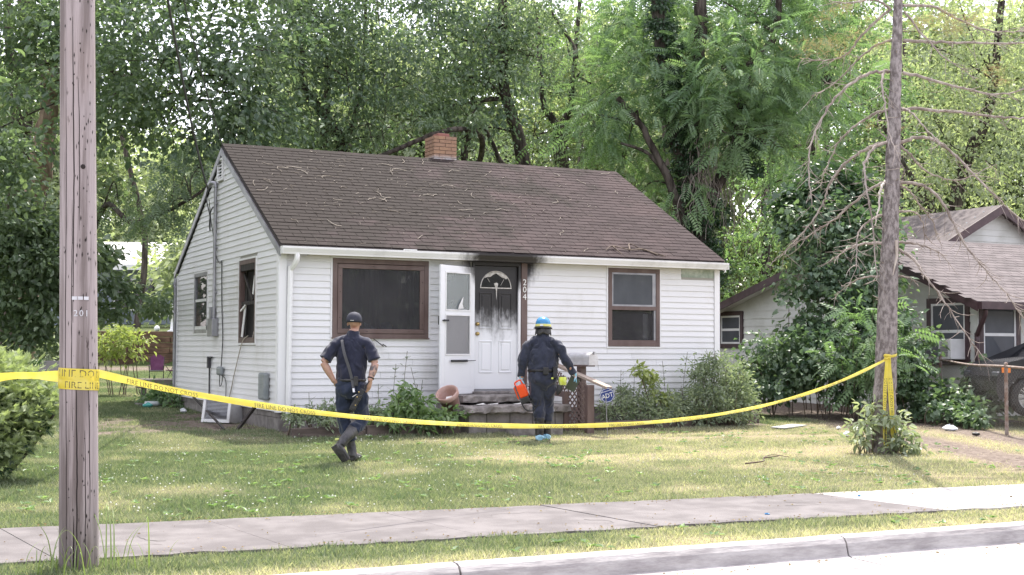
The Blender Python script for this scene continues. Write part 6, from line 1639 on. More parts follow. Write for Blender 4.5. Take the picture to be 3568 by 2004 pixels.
# vine-hung walnut cluster
tE = tree('walnut_tree', (13.3, 9.5, .1), 'big walnut with feathery fronds, ivy-clad stem and dead hanging vines')
trunk(tE, [([(13.1, 9.7, 0), (13.2, 9.2, 2.2), (13.13, 8.24, 4.03), (12.83, 8.31, 5.53), (12.57, 8.37, 6.73), (12.4, 8.39, 8.04), (12.19, 8.43, 9.24), (12.02, 8.44, 12.5)], .24, .16),
           ([(13.3, 9.6, 0), (13.4, 9.2, 2.5), (13.55, 8.59, 4.07), (13.38, 8.61, 5.29), (13.25, 8.59, 6.82), (13.27, 8.52, 8.14), (13.38, 8.41, 9.16), (13.3, 8.38, 12.5)], .30, .16),
           ([(13.4, 8.46, 3.55), (12.74, 8.19, 4.41), (12.29, 8.03, 5.27), (11.91, 8.17, 6.06), (11.54, 8.32, 6.84), (11.03, 8.53, 7.48)], .16, .06), ([(12.05, 8.12, 5.76), (11.64, 8.3, 6.15), (11.11, 8.55, 6.35)], .07, .03),
           ([(13.59, 8.55, 4.48), (13.61, 8.05, 5.35), (13.88, 7.66, 6.02), (13.91, 7.61, 6.72), (14.13, 7.57, 7.54), (14.46, 7.69, 8.61), (15.12, 7.56, 9.27), (15.19, 7.48, 11)], .19, .08),
           ([(13.91, 7.61, 6.72), (14.72, 7.88, 6.62), (16.18, 8.29, 6.58), (17.48, 8.75, 6.95)], .09, .03)], M['bark'])
twigs(tE, WALNUT, [(12.3, 8.0, 5.3), (11.5, 8.3, 6.8), (13.9, 7.6, 6.7), (14.5, 7.7, 8.6), (13.3, 8.5, 8.1), (15.1, 7.5, 9.3)], M['bark'], 13, 4, .03)
crown('crown', tE, WALNUT, M['leaf_frond'], per=12, size=.50, tmpl=frond_t(8, .25, .085, .22), seed=29, clump=.42, nclump=15, tintc=.50, tintv=.7, droop=.25)
ivy = [(12.6 + .05, 8.15, 6.5, .34), (12.75, 8.15, 5.8, .34), (12.5, 8.2, 7.3, .32), (12.42, 8.2, 8.0, .33), (12.3, 8.25, 8.7, .33), (12.2, 8.3, 9.3, .34), (12.1, 8.3, 10.0, .34), (12.9, 8.1, 5.1, .38), (13.1, 8.1, 4.5, .42), (13.2, 8.2, 3.8, .5), (13.5, 8.2, 3.2, .5), (13.0, 8.3, 3.0, .45), (14.05, 7.4, 6.3, .28), (14.3, 7.4, 5.8, .25), (13.7, 8.2, 4.7, .35), (14.2, 7.4, 7.2, .22)]
crown('ivy', tE, ivy, M['leaf_ivy'], per=30, size=.075, tmpl=leaf6(1, .8), seed=30, clump=.13, nclump=260, tintc=.45, tintv=.7, hollow=.75, droop=.8)
r = random.Random(31); m = MB(); TE = Vector(tE.location)
for i in range(70):
    a = Vector((r.uniform(12.7, 14.0), r.uniform(7.7, 8.1), r.uniform(5.4, 7.0))); P = [a]
    for k in range(6): P.append(P[-1] + Vector((r.gauss(0, .09), r.gauss(0, .06), -r.uniform(.15, .38))))
    m.tube([Vector(q) - TE for q in crom(P, 3)], r.uniform(.006, .012), 4, False)
m.build('dead_vine', M['twig'], tE)
# further trees
tF = tree('bright_tree', (20.94, 14.04, .2), 'leafy green tree behind the driveway gap, right of the vine-hung walnut')
trunk(tF, [([(20.94, 14.04, 0), (20.93, 13.78, 6.26), (21.32, 13.47, 8.53), (21.5, 13.29, 10.41), (21.56, 13.13, 13)], .25, .12), ([(18.84, 12.78, 0), (18.64, 12.7, 5.78), (18.78, 12.58, 6.74), (18.96, 12.42, 9.5)], .16, .08)], M['bark'])
twigs(tF, RIGHTA, [(20.9, 13.8, 6.3), (21.4, 13.4, 9), (18.7, 12.6, 6.2)], M['bark'], 15, 4, .035)
crown('crown', tF, RIGHTA, M['leaf_frond'], per=74, size=.132, tmpl=leaf6(1, .5), seed=32, clump=.38, nclump=11, tintc=.6, tintv=.7)
tG = tree('pale_tree', (28.31, 14.9, .2), 'pale sunlit tree filling the upper right behind the dead spruce')
trunk(tG, [([(28.31, 14.9, 0), (28.19, 14.71, 5.67), (28.63, 14.38, 8.15), (28.98, 14.17, 8.84), (29.31, 13.91, 10.63), (29.49, 13.69, 13.38)], .30, .12), ([(28.3, 14.8, 5.0), (26.5, 15.2, 7.5), (25.4, 15.5, 9.5)], .14, .06)], M['bark'])
twigs(tG, RIGHTB, [(28.6, 14.4, 8.1), (29.3, 13.9, 10.6), (26.5, 15.2, 7.5)], M['bark'], 17, 4, .035)
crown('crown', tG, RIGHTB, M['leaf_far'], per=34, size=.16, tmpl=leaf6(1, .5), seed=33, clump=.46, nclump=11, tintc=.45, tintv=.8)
# far woods: one mass of sunlit crowns beyond the yards
FW = []
g_ = np.random.default_rng(44)
for t in np.linspace(-.03, 1.08, 40):
    ang = R(3.5) + t * R(46); d = g_.uniform(64, 76) + (16 if t < .22 else 0)
    for z in (4.5, 8.0, 12.0, 16.0):
        if g_.random() < (.88 if z < 9 else .78 if z < 14 else .5):
            FW.append((-5.7 + d * math.sin(ang) + g_.normal(0, .8), -19.7 + d * math.cos(ang) + g_.normal(0, 1.5), z + g_.normal(0, .9), g_.uniform(2.0, 3.0)))
for (a, z, d, rr_) in ((5.6, 4.6, 56, 1.5), (6.6, 5.4, 57, 1.7), (8.0, 6.2, 58, 1.6), (9.4, 4.6, 57, 1.6), (10.4, 6.4, 58, 1.7), (8.6, 8.6, 60, 1.8), (5.4, 7.6, 60, 1.7), (11.2, 3.6, 56, 1.5)):
    d += 26; z *= 1.35; ang = R(a); FW.append((-5.7 + d * math.sin(ang), -19.7 + d * math.cos(ang), z, rr_))
FW = [q for q in FW if not (q[2] > 13.0 and R(12) < math.atan2(q[0] + 5.7, q[1] + 19.7) < R(16))]
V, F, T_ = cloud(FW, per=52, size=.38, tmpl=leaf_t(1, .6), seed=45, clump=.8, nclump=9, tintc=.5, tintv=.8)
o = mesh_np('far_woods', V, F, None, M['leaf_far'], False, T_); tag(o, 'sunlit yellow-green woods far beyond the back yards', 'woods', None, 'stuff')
r = random.Random(46)
for i in range(9):
    ang = R(5.5 + i * 4.7 + r.uniform(-1, 1)); d = r.uniform(58, 63); b = (-5.7 + d * math.sin(ang), -19.7 + d * math.cos(ang), 2.0); t_ = tree('wood_edge_tree', b, 'slender dark trunk at the edge of the far woods', 'trunks at the edge of the far woods')
    trunk(t_, [([(b[0], b[1], 1.5), (b[0] + r.uniform(-.4, .4), b[1], 6), (b[0] + r.uniform(-.9, .9), b[1], 11), (b[0] + r.uniform(-1.4, 1.4), b[1], 15)], .17, .08)], M['bark'], n=6, k=3)

# shrubs and weeds
def shrub(name, label, lobes, m, base=None, stems=6, group=None, cat='shrub', sm=None, sseed=1, **kw):
    bx = np.mean([l[0] for l in lobes]); by = np.mean([l[1] for l in lobes]); b = base or (bx, by, float(zg(bx, by)))
    e = empty(name, b, label, cat, group)
    crown('foliage', e, lobes, m, **kw)
    r = random.Random(sseed); mb = MB()
    for l in lobes:
        for _ in range(max(1, stems // len(lobes) + 1)):
            a = Vector((l[0] + r.gauss(0, l[3] * .3) - b[0], l[1] + r.gauss(0, .05) - b[1], float(zg(l[0], l[1])) - b[2])); t = Vector((l[0] + r.gauss(0, l[3] * .5) - b[0], l[1] + r.gauss(0, l[3] * .4) - b[1], l[2] + l[3] * r.uniform(.2, 1.0) - b[2]))
            mb.tube(crom([a, (a + t) / 2 + Vector((r.gauss(0, .04), r.gauss(0, .04), 0)), t], 3), [.012, .011, .01, .008, .006, .005, .004][:7], 4, False)
    mb.build('stem', sm or M['stem_brown'], e)['kind'] = 'stuff'
    return e
shrub('vine_thicket', 'tall dark mound of grape vines smothering the neighbouring wall', VINE, M['leaf_vine'], per=30, size=.108, tmpl=heart(), seed=51, clump=.21, nclump=84, tintc=.50, tintv=.8, stems=16, hollow=.7, droop=.7)
shrub('ivy_thicket', 'blackish-green vine top rising above the neighbouring roof', VINETOP, M['leaf_ivy'], per=34, size=.12, tmpl=heart(), seed=52, clump=.24, nclump=80, tintc=.5, tintv=.8, stems=6)
shrub('creeper', 'low creeper climbing the chain-link fence and downspout', FENCEVINE, M['leaf_vine'], per=20, size=.105, tmpl=heart(), seed=53, clump=.15, nclump=110, tintc=.6, tintv=.7, stems=10, hollow=.5)
shrub('dense_bush', 'dense grey-green bush at the right front corner of the house', BUSH, M['leaf_shrub'], per=34, size=.070, tmpl=leaf_t(1, .42), seed=54, clump=.11, nclump=300, tintc=.38, tintv=.7, stems=24, hollow=.4, droop=.1)
shrub('weed_patch', 'loose grey-green weeds below the right window beside the lattice', WEEDR, M['leaf_shrub'], per=24, size=.075, tmpl=leaf_t(1, .35), seed=55, clump=.11, nclump=360, tintc=.5, tintv=.9, stems=26, hollow=.3, droop=.2, cat='weeds')
shrub('corner_weeds', 'ragged weeds by the downspout at the left front corner', WEEDL, M['leaf_shrub'], per=20, size=.075, tmpl=leaf_t(1, .36), seed=56, clump=.09, nclump=520, tintc=.4, tintv=.9, stems=18, hollow=.2, cat='weeds')
shrub('leafy_plant', 'leafy green plants crowding the bed below the picture window', LEAFY, M['leaf_vine2'], per=13, size=.10, tmpl=leaf6(1, .5), seed=57, clump=.11, nclump=330, tintc=.55, tintv=.8, stems=16, hollow=.3, cat='plant', sm=M['stem'])
shrub('spruce_suckers', 'pale leafy suckers round the foot of the dead spruce', SPRUCEWEED, M['leaf_pale'], per=12, size=.105, tmpl=leaf6(1, .5), seed=58, clump=.10, nclump=330, tintc=.62, tintv=.7, stems=16, hollow=.3, cat='plant', sm=M['stem'])
shrub('yellow_shrub', 'bright yellow-green bush in front of the timber retaining wall', LOWBRIGHT, M['leaf_bright'], per=26, size=.11, tmpl=leaf6(1, .5), seed=59, clump=.20, nclump=90, tintc=.4, tintv=.8, stems=8)
shrub('pale_shrub', 'pale variegated shrub beyond the lawn behind the utility pole', PALESHRUB, M['leaf_shrub'], per=40, size=.15, tmpl=leaf6(1, .5), seed=60, clump=.25, nclump=60, tintc=.7, tintv=.8, stems=5)
shrub('deck_weeds', 'green weeds under the edge of the wooden deck', DECKPLANT, M['leaf_frond'], per=22, size=.09, tmpl=leaf6(1, .5), seed=61, clump=.11, nclump=300, tintc=.5, tintv=.7, stems=8, cat='weeds', sm=M['stem'])
SUMAC = [(11.0, -.65, 2.0, .26), (10.81, -.54, 1.65, .32), (11.14, -.81, 1.5, .32), (11.2, -.96, 1.1, .34), (10.56, -.61, 1.05, .34), (10.89, -.87, .8, .34)]
shrub('sumac_shrub', 'feathery sumac-like shrub in front of the vine thicket behind the dead spruce', SUMAC, M['leaf_frond'], per=7, size=.36, tmpl=frond_t(7, .27, .11, .25), seed=67, clump=.22, nclump=60, tintc=.4, tintv=.7, stems=10, droop=.3)
# the yellow sapling among the weeds, the tall seed stalks
sp = empty('sapling', (6.25, -.62, -.07), 'yellow-green sapling standing above the weeds right of the lattice', 'sapling')
SP = np.array(sp.location); m = MB(); m.tube(crom([(6.3, -.62, -.1), (6.25, -.6, .3), (6.15, -.58, .62), (6.08, -.58, .84)], 4), .009, 5); m.v = [tuple(np.array(v) - SP) for v in m.v]; m.build('stem', M['stem_brown'], sp)
crown('foliage', sp, [(6.1, -.6, .86, .13), (6.22, -.62, .78, .12), (6.42, -.62, .42, .13), (6.30, -.60, .60, .08), (5.98, -.6, .9, .1), (6.52, -.65, .40, .1)], M['leaf_bright'], per=8, size=.085, tmpl=leaf6(1, .5), seed=62, clump=.06, nclump=620, tintc=.5, tintv=.8, hollow=.4)
r = random.Random(63)
def stalk(x, y, h, lb, grp, seed):
    g2 = random.Random(seed); e = empty('seed_stalk', (x, y, float(zg(x, y))), lb, 'weed', grp); m = MB(); lv = MB()
    top = Vector((g2.gauss(0, .06), g2.gauss(0, .04), h)); P = crom([(0, 0, 0), (g2.gauss(0, .02), 0, h * .5), tuple(top)], 5); m.tube(P, .004, 4, False)
    for k in range(int(h * 16)):
        t = g2.uniform(.25, 1); q = Vector(P[int(t * (len(P) - 1))]); a = g2.uniform(0, 6.3); L = g2.uniform(.03, .11) * (1.2 - .5 * t); d = Vector((math.cos(a), math.sin(a), g2.uniform(.1, .7))).normalized(); e1 = q + d * L
        m.tube([q, e1], .002, 3, False); s = d.cross(Vector((0, 0, 1))).normalized() * .014; lv.add([e1 - d * .01, e1 + s + d * .02, e1 + d * .055, e1 - s + d * .02], [(0, 1, 2, 3)])
    m.build('stem', M['stem'], e); lv.build('leaf_spray', M['leaf_shrub'], e)
for i, (x, y, h) in enumerate(((1.85, -.5, 1.25), (2.0, -.55, 1.0), (1.65, -.5, 1.05), (1.42, -.6, .75), (2.12, -.45, .8))): stalk(x, y, h, ('third', 'second', 'fourth', 'fifth', 'first')[i] + ' tall weed stalk below the picture window, counting from the flower pot', 'weed stalks below the picture window', 70 + i)
for i, (x, y, h) in enumerate(((.35, -.5, .62), (.62, -.55, .55), (.78, -.5, .68), (1.0, -.6, .55))): stalk(x, y, h, ('first', 'second', 'third', 'fourth')[i] + ' short weed stalk counting from the downspout', 'weed stalks by the downspout', 80 + i)
for i, (x, y, h) in enumerate(((5.75, -.5, .95), (6.0, -.5, 1.05), (6.65, -.5, 1.1), (7.0, -.5, 1.25), (7.25, -.5, 1.2), (5.3, -.6, .7), (7.6, -.5, 1.3), (7.85, -.5, 1.35))): stalk(x, y, h, ('second', 'third', 'fourth', 'fifth', 'sixth', 'first', 'seventh', 'eighth')[i] + ' wispy weed stalk under the right window, counting from the lattice', 'weed stalks under the right window', 90 + i)

# clipped juniper hedge at the left edge
hd = empty('juniper_hedge', (-4.75, -4.6, -.17), 'rounded green juniper hedge at the left edge of the lawn', 'hedge')
spv, spf = [], []
for k, (y0, s_) in enumerate(((0, 1), (.12, .8), (.3, .8), (.5, .7), (.62, .6))):
    for sgn in (-1, 1):
        b = len(spv); d = np.array((sgn * .45 * s_, .5, .06 * k)); p0 = np.array((0, y0, 0)); spv += [p0, p0 + d * .45 + np.array((-.05, .05, .02)), p0 + d, p0 + d * .45 + np.array((.06, -.03, 0))]; spf += [(b, b + 1, b + 2), (b, b + 2, b + 3)]
b = len(spv); spv += [np.array(q) for q in ((-.05, 0, 0), (.05, 0, 0), (0, 1.1, .02))]; spf += [(b, b + 1, b + 2)]
V, F, T_ = cloud(HEDGE, per=14, size=.075, tmpl=(spv, spf), seed=64, clump=.08, nclump=620, tintc=.6, tintv=.7, hollow=.84, droop=-.1)
mesh_np('foliage', V - np.array(hd.location), F, hd, M['leaf_juniper'], False, T_)
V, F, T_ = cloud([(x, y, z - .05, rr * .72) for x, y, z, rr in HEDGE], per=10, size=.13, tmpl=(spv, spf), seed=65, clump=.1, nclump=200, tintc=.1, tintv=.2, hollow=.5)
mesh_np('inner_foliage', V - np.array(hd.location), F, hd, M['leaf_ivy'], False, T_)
r = random.Random(66); m = MB()
for i in range(16):
    a = Vector((r.uniform(-.1, .45), r.uniform(-.4, .6), 0)); t = a + Vector((r.gauss(.1, .3), r.gauss(0, .3), r.uniform(.4, .8))); m.tube(crom([a, (a + t) / 2 + Vector((r.gauss(0, .05), r.gauss(0, .05), 0)), t], 3), .016, 5)
m.build('stem', M['bark'], hd)

# ------------------------------------------------------------------ dead spruce
spr = empty('dead_spruce', (6.99, -5.48, -.2), 'dead bare spruce with drooping grey branches at the right of the lawn', 'tree')
ks = 18.3 / 4623.0; rv = Vector((0.898, -0.4396, 0)); fv = Vector((0.439, 0.898, 0))
def loc(px, py, dep=0.0): return rv * ((px - 3082) * ks) + fv * dep + Vector((0, 0, (1580 - py) * ks))
def c4(x, y): return 2668 + x * .6912, y * .6912
tz = np.linspace(-.15, 9.5, 60); g_ = np.random.default_rng(5)
P = [loc(3078 + (1580 - (1580 - z / ks)) * 0 + 66 * min(z / 6.25, 1.6), 1580 - z / ks) for z in tz]
m = MB(); m.tube([p + Vector((g_.normal(0, .004), g_.normal(0, .004), 0)) for p in P], [max(.02, .168 - .0165 * z + .06 * math.exp(-max(z, 0) * 5) + g_.normal(0, .003)) for z in tz], 22); m.build('trunk', M['bark_spruce'], spr)
BR = [([(640,345),(540,350),(440,410),(340,500),(260,620),(200,770),(190,930),(195,1050)],-.6,.024,0),([(640,340),(600,350),(570,420),(565,560),(565,720),(600,880)],-1.0,.022,1),([(640,535),(560,560),(470,620),(400,700),(350,820),(330,900)],.5,.020,0),
 ([(635,700),(560,720),(470,770),(400,830),(340,920),(320,1000),(240,1130),(130,1250),(60,1310)],.3,.024,0),([(635,705),(560,730),(500,800),(475,900),(480,1040),(485,1220),(480,1430)],-.9,.024,1),([(620,900),(580,950),(550,1060),(510,1150)],-.5,.022,2),([(615,910),(530,950),(470,1010),(380,1090),(280,1160),(190,1220)],.6,.021,0),
 ([(605,1075),(540,1100),(460,1160),(430,1260),(410,1360)],-.6,.019,1),([(600,1220),(500,1225),(400,1260),(290,1330)],-.3,.023,1),([(590,1390),(500,1395),(430,1440),(380,1480)],.3,.016,0),([(655,15),(600,60),(500,160),(440,240),(340,260),(220,240)],.4,.023,0),([(655,180),(600,190),(540,230),(480,290),(400,370),(300,420)],.7,.019,0),
 ([(715,180),(850,195),(1000,210),(1302,220),(1500,215)],-.5,.026,1),([(710,345),(850,385),(1000,430),(1140,465),(1302,445),(1450,400)],-.3,.024,0),([(700,530),(850,540),(1050,565),(1200,590),(1302,595),(1500,580)],-.4,.026,1),([(700,530),(740,570),(790,680),(820,740)],-.7,.018,1),
 ([(695,705),(780,680),(860,700),(940,770),(1030,870),(1110,970),(1200,1070),(1302,1160)],-.5,.026,1),([(695,720),(760,770),(820,830),(920,870),(1040,880),(1240,790)],.4,.018,0),([(690,910),(780,920),(850,970),(900,1060),(950,1190),(1000,1290),(1060,1380),(1130,1480),(1220,1630)],-.8,.025,1),([(690,920),(750,950),(820,1020),(900,1100),(940,1160)],.5,.018,0),
 ([(685,1215),(780,1230),(890,1290)],-.3,.020,1),([(680,1060),(760,1055),(830,1090),(860,1200)],.4,.017,0),([(680,1250),(740,1300),(780,1380),(830,1470),(900,1600),(1010,1790)],-.7,.023,0),([(715,0),(880,0),(1000,50),(1150,100),(1302,105),(1450,90)],.4,.022,0),([(720,30),(820,180),(900,290),(1000,380)],-.4,.018,0),
 ([(665,1385),(730,1400),(760,1440)],-.2,.017,1),([(650,15),(560,-20),(420,10),(330,20)],-.4,.02,0),([(640,700),(600,640),(600,560)],.2,.012,0)]
g2 = np.random.default_rng(77)
for bi, (pp, dep, r0, kind) in enumerate(BR):
    n = len(pp); Q = crom([tuple(loc(*c4(*q), dep * (i / (n - 1)) ** 1.2)) for i, q in enumerate(pp)], 6); Q = [Vector(q) for q in Q]; m = MB()
    for i in range(1, len(Q)): Q[i] = Q[i] + Vector(g2.normal(0, .006, 3))
    m.tube(Q, [r0 * .86 * (1.15 - .85 * i / (len(Q) - 1)) for i in range(len(Q))], 7)
    L = [0]
    for a, b in zip(Q[:-1], Q[1:]): L.append(L[-1] + (b - a).length)
    s_ = .22
    while s_ < L[-1] and kind != 2:
        i = min(int(np.searchsorted(L, s_)), len(Q) - 1); q = Q[i]; t = (Q[i] - Q[i - 1]).normalized()
        for sgn in (-1, 1):
            if g2.random() < .28: continue
            side = t.cross(Vector((0, 0, 1))); side = side.normalized() if side.length > .1 else rv.copy()
            d = (side * sgn * g2.uniform(.4, 1) + t * g2.uniform(.2, .9) + Vector((0, 0, g2.uniform(-.7, .35))) + rv * g2.normal(0, .4)).normalized(); ln_ = g2.uniform(.10, .42) * (1 if s_ > .5 else .5)
            W_, p0, dd = [q], q.copy(), d.copy()
            curl = Vector((g2.normal(0, .25), g2.normal(0, .25), g2.uniform(-.55, .45)))
            for k in range(5): dd = (dd + curl * .45).normalized(); p0 = p0 + dd * ln_ / 5; W_.append(p0.copy())
            m.tube(W_, [.0058, .005, .0045, .004, .0032, .0022], 4, False)
            if ln_ > .2 and g2.random() < .6:
                e = W_[2]; dd = (d + Vector(g2.normal(0, .8, 3))).normalized(); m.tube([e, e + dd * .06, e + dd * .1 + Vector((0, 0, g2.uniform(-.06, .05)))], [.0036, .003, .002], 3, False)
        s_ += g2.uniform(.05, .12)
    m.build('branch', M['twig_white'] if kind == 2 else M['twig'], spr)
m = MB(); m.tube([loc(*c4(650, 1210), -.19), loc(*c4(652, 1290), -.20), loc(*c4(640, 1340), -.20), loc(*c4(632, 1385), -.19)], [.022, .02, .012, .008], 6); m.build('peeled_strip', M['twig_white'], spr)
m = MB()
for i in range(40):
    z = g2.uniform(.3, 6.2); a = g2.uniform(0, 6.3); c = P[int((z + .15) / 9.65 * 59)]; r_ = .155 - .0165 * z; d = Vector((math.cos(a), math.sin(a), g2.uniform(-.3, .5))); q = c + Vector((math.cos(a), math.sin(a), 0)) * r_; m.tube([q, q + d * g2.uniform(.03, .12)], [.008, .004], 4)
m.build('branch_stub', M['twig'], spr)['kind'] = 'stuff'
nv, nf = [], []
npos, nax = [], []
for (x, y, s) in ((420, 10, 60), (330, 60, 60), (250, 220, 70), (330, 190, 60), (460, 160, 50), (540, 60, 30), (600, 200, 30), (830, 90, 60), (900, 60, 70), (960, 130, 60), (1000, 100, 60), (1180, 330, 40), (1100, 60, 50), (540, 620, 14), (710, 630, 12), (790, 90, 40), (380, 240, 50), (1210, 390, 30)):
    for k in range(int(s * 3.2)):
        c = loc(*c4(x + g2.normal(0, s * .75), y + g2.normal(0, s * .35)), g2.normal(0, .15)); npos.append(c); nax.append(g2.normal(0, 1, 3))
V, F, T_ = scatter([(-.022, 0, 0), (.022, 0, 0), (0, 1, 0)], [(0, 1, 2)], np.array(npos), frames(np.array(nax), g2.normal(size=(len(npos), 3))), g2.uniform(.05, .14, len(npos)), np.clip(g2.normal(.35, .35, len(npos)), 0, 1))
o = mesh_np('dry_needles', V, F, spr, M['needle'], False, T_)

# ------------------------------------------------------------------ grass
def grass():
    g_ = np.random.default_rng(101)
    def inside(n, x0, x1, y0, y1): return g_.uniform(x0, x1, n), g_.uniform(y0, y1, n)
    X, Y = [], []
    for n, b in ((330000, (-6.2, 14.5, -9.3, 0.2)), (75000, (-7, 8.5, -11.58, -10.3)), (60000, (-5.5, 0.1, 0, 9)), (36000, (-6, 3.5, 9, 25)), (16000, (8.0, 14, 0, 9))):
        x, y = inside(n, *b); X.append(x); Y.append(y)
    x, y = np.concatenate(X), np.concatenate(Y)
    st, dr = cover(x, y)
    far = -8.93 - .072 * x; near = -10.58 - .046 * x
    e1 = far + .07 * (fbm2(x, 0 * x, 3, 4) - .35); e2 = near - .10 * (fbm2(x, 0 * x, 2.2, 6) - .3)
    keep = ((y > e1) | (y < e2)) & (y > -11.57 + .07 * (fbm2(x, 0 * x + 3, 4, 8) - .5))
    keep &= ~((x > 0) & (x < 8.07) & (y > -.84) & (y < 7.3)) & ~((x > 0) & (x < 8.6) & (y > -.85) & (y < 0))
    # worn path from the steps to the drive
    pth = np.abs(y - (-2.0 - .14 * (x - 3.7))) / .16
    keep &= ~((x > 3.4) & (x < 8.6) & (pth < 1) & (g_.random(len(x)) < .72))
    n2 = fbm2(x, y, 6, 77)
    keep &= g_.random(len(x)) > np.clip(dr * 1.15, 0, .985)
    keep &= g_.random(len(x)) > np.clip(st - .35, 0, 1) * .55
    # only what the camera side of the yard can show
    dx, dy = x + 5.7, y + 19.7; ang = np.arctan2(dx, dy); keep &= (ang > R(1.0)) & (ang < R(51))
    x, y, st, n2 = x[keep], y[keep], st[keep], n2[keep]
    n = len(x); n3 = fbm2(x, y, 2.3, 91); h = g_.uniform(.022, .058, n) * (.55 + .6 * n2 + .5 * np.clip((n3 - .45) * 3, 0, 1)) * (1 - .35 * st); w = g_.uniform(.007, .013, n) * np.where(y > 2, 1.6, 1)
    edge = (y < -11.2) | ((y > -8.93 - .072 * x) & (y < -8.7 - .072 * x)); h = np.where(edge, h * 1.25, h)
    a = g_.uniform(0, 2 * math.pi, n); ln_ = g_.normal(0, .55, (n, 2)) * h[:, None]
    z = zg(x, y) - .006
    V = np.zeros((n, 3, 3)); V[:, 0] = np.stack([x - np.cos(a) * w / 2, y - np.sin(a) * w / 2, z], -1); V[:, 1] = np.stack([x + np.cos(a) * w / 2, y + np.sin(a) * w / 2, z], -1); V[:, 2] = np.stack([x + ln_[:, 0], y + ln_[:, 1], z + h], -1)
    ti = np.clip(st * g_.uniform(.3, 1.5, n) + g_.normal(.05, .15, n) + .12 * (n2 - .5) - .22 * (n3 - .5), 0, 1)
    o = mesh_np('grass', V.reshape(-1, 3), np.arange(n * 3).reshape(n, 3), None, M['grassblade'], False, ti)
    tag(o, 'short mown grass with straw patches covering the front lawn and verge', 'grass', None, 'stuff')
    # white clover heads
    cx, cy = g_.uniform(-4, 9, 1300), g_.uniform(-8.6, -1.2, 1300); k = fbm2(cx, cy, .9, 55); kk = (k + .12 * (np.abs(cx + 1.6) < 2.2) * (cy < -5)) > .58
    cx, cy = cx[kk], cy[kk]; n = len(cx); s = g_.uniform(.006, .011, n); z = zg(cx, cy) + g_.uniform(.03, .055, n)
    tv = np.array([(0, 0, 1), (1, 0, 0), (0, 1, 0), (-1, 0, 0), (0, -1, 0), (0, 0, -.6)], float); tf = np.array([(0, 1, 2), (0, 2, 3), (0, 3, 4), (0, 4, 1), (5, 2, 1), (5, 3, 2), (5, 4, 3), (5, 1, 4)])
    V = tv[None] * s[:, None, None] + np.stack([cx, cy, z], -1)[:, None]; F = tf[None] + (np.arange(n) * 6)[:, None, None]
    o = mesh_np('clover_flowers', V.reshape(-1, 3), F.reshape(-1, 3), None, mat('clover_white', (0.62, 0.63, 0.56), rough=.8)); tag(o, 'scattered white clover heads in the lawn', 'flowers', None, 'stuff')


grass()
# leaf litter, grit and broad-leaved weeds
g_ = np.random.default_rng(202); lx, ly = [], []
for n, fx in ((260, lambda x: -8.93 - .072 * x - abs(g_.normal(0, .10))), (260, lambda x: -10.58 - .046 * x + abs(g_.normal(0, .09))), (120, lambda x: g_.uniform(-10.4, -9.0)), (260, lambda x: -11.80 - abs(g_.normal(0, .10))), (160, lambda x: g_.uniform(-8.5, -1))):
    for _ in range(n): x = g_.uniform(-4.8, 7.5); lx.append(x); ly.append(fx(x))
lx, ly = np.array(lx), np.array(ly); n = len(lx); lz = np.where(ly > -8.9, zg(lx, ly) + .035, np.where(ly < -11.7, -.334, -.186))
V, F, T_ = scatter(*leaf6(1, .6, .15, .05), np.stack([lx, ly, lz], -1), frames(np.stack([g_.normal(size=n), g_.normal(size=n), g_.normal(0, .15, n)], -1), np.array([[0, 0, 1.0]]) + g_.normal(0, .3, (n, 3))), g_.uniform(.008, .034, n), g_.random(n))
o = mesh_np('leaf_litter', V, F, None, leafmat('dry_leaf', (0.10, 0.07, 0.045), (0.30, 0.23, 0.14), .2, sheen=0), False, T_); tag(o, 'dry leaf scraps along the sidewalk edges, kerb and lawn', 'litter', None, 'stuff')
wx, wy = g_.uniform(-4.5, 9, 900), g_.uniform(-11.4, -1.2, 900); k = (fbm2(wx, wy, 1.6, 33) > .52) & ((wy > -8.7 - .072 * wx) | (wy < -10.7 - .046 * wx)); wx, wy = wx[k], wy[k]
px = np.repeat(wx, 6) + g_.normal(0, .015, len(wx) * 6); py = np.repeat(wy, 6) + g_.normal(0, .015, len(wx) * 6); n = len(px); a = g_.uniform(0, 6.3, n)
V, F, T_ = scatter(*leaf6(1, .5, .1, .12), np.stack([px, py, zg(px, py) + .02], -1), frames(np.stack([np.cos(a), np.sin(a), g_.uniform(.1, .7, n)], -1), np.array([[0, 0, 1.0]]) + g_.normal(0, .2, (n, 3))), g_.uniform(.03, .075, n), np.clip(g_.normal(.45, .3, n), 0, 1))
o = mesh_np('lawn_weeds', V, F, None, M['leaf_vine2'], False, T_); tag(o, 'broad-leaved weeds scattered through the lawn', 'weeds', None, 'stuff')
# tall grass round the foot of the pole
tg = empty('grass_tuft', (-4.36, -10.72, -.21), 'long bent grass blades growing round the foot of the utility pole', 'grass'); r = random.Random(8); m = MB()
for i in range(46):
    big = i < 12; a = r.uniform(0, 6.3); q = Vector((r.gauss(0, .20), r.gauss(-.10, .10), 0)); hh = r.uniform(.25, .50) if big else r.uniform(.08, .2); d = Vector((math.cos(a), math.sin(a), 0)); w = .006 if big else .005
    Pq = crom([q, q + Vector((0, 0, hh * .6)) + d * hh * .15, q + Vector((0, 0, hh * .95)) + d * hh * .45, q + Vector((0, 0, hh * (.7 if r.random() < .5 else 1.05))) + d * hh * .75], 4); s = d.cross(Vector((0, 0, 1))) * w; vs = []
    for k, p_ in enumerate(Pq): f = 1 - k / (len(Pq) - 1); vs += [Vector(p_) - s * f, Vector(p_) + s * f]
    m.add(vs, [(2 * k, 2 * k + 1, 2 * k + 3, 2 * k + 2) for k in range(len(Pq) - 1)], True)
m.build('blade', leafmat('tall_grass', (0.14, 0.19, 0.06), (0.3, 0.3, 0.14), .3), tg)
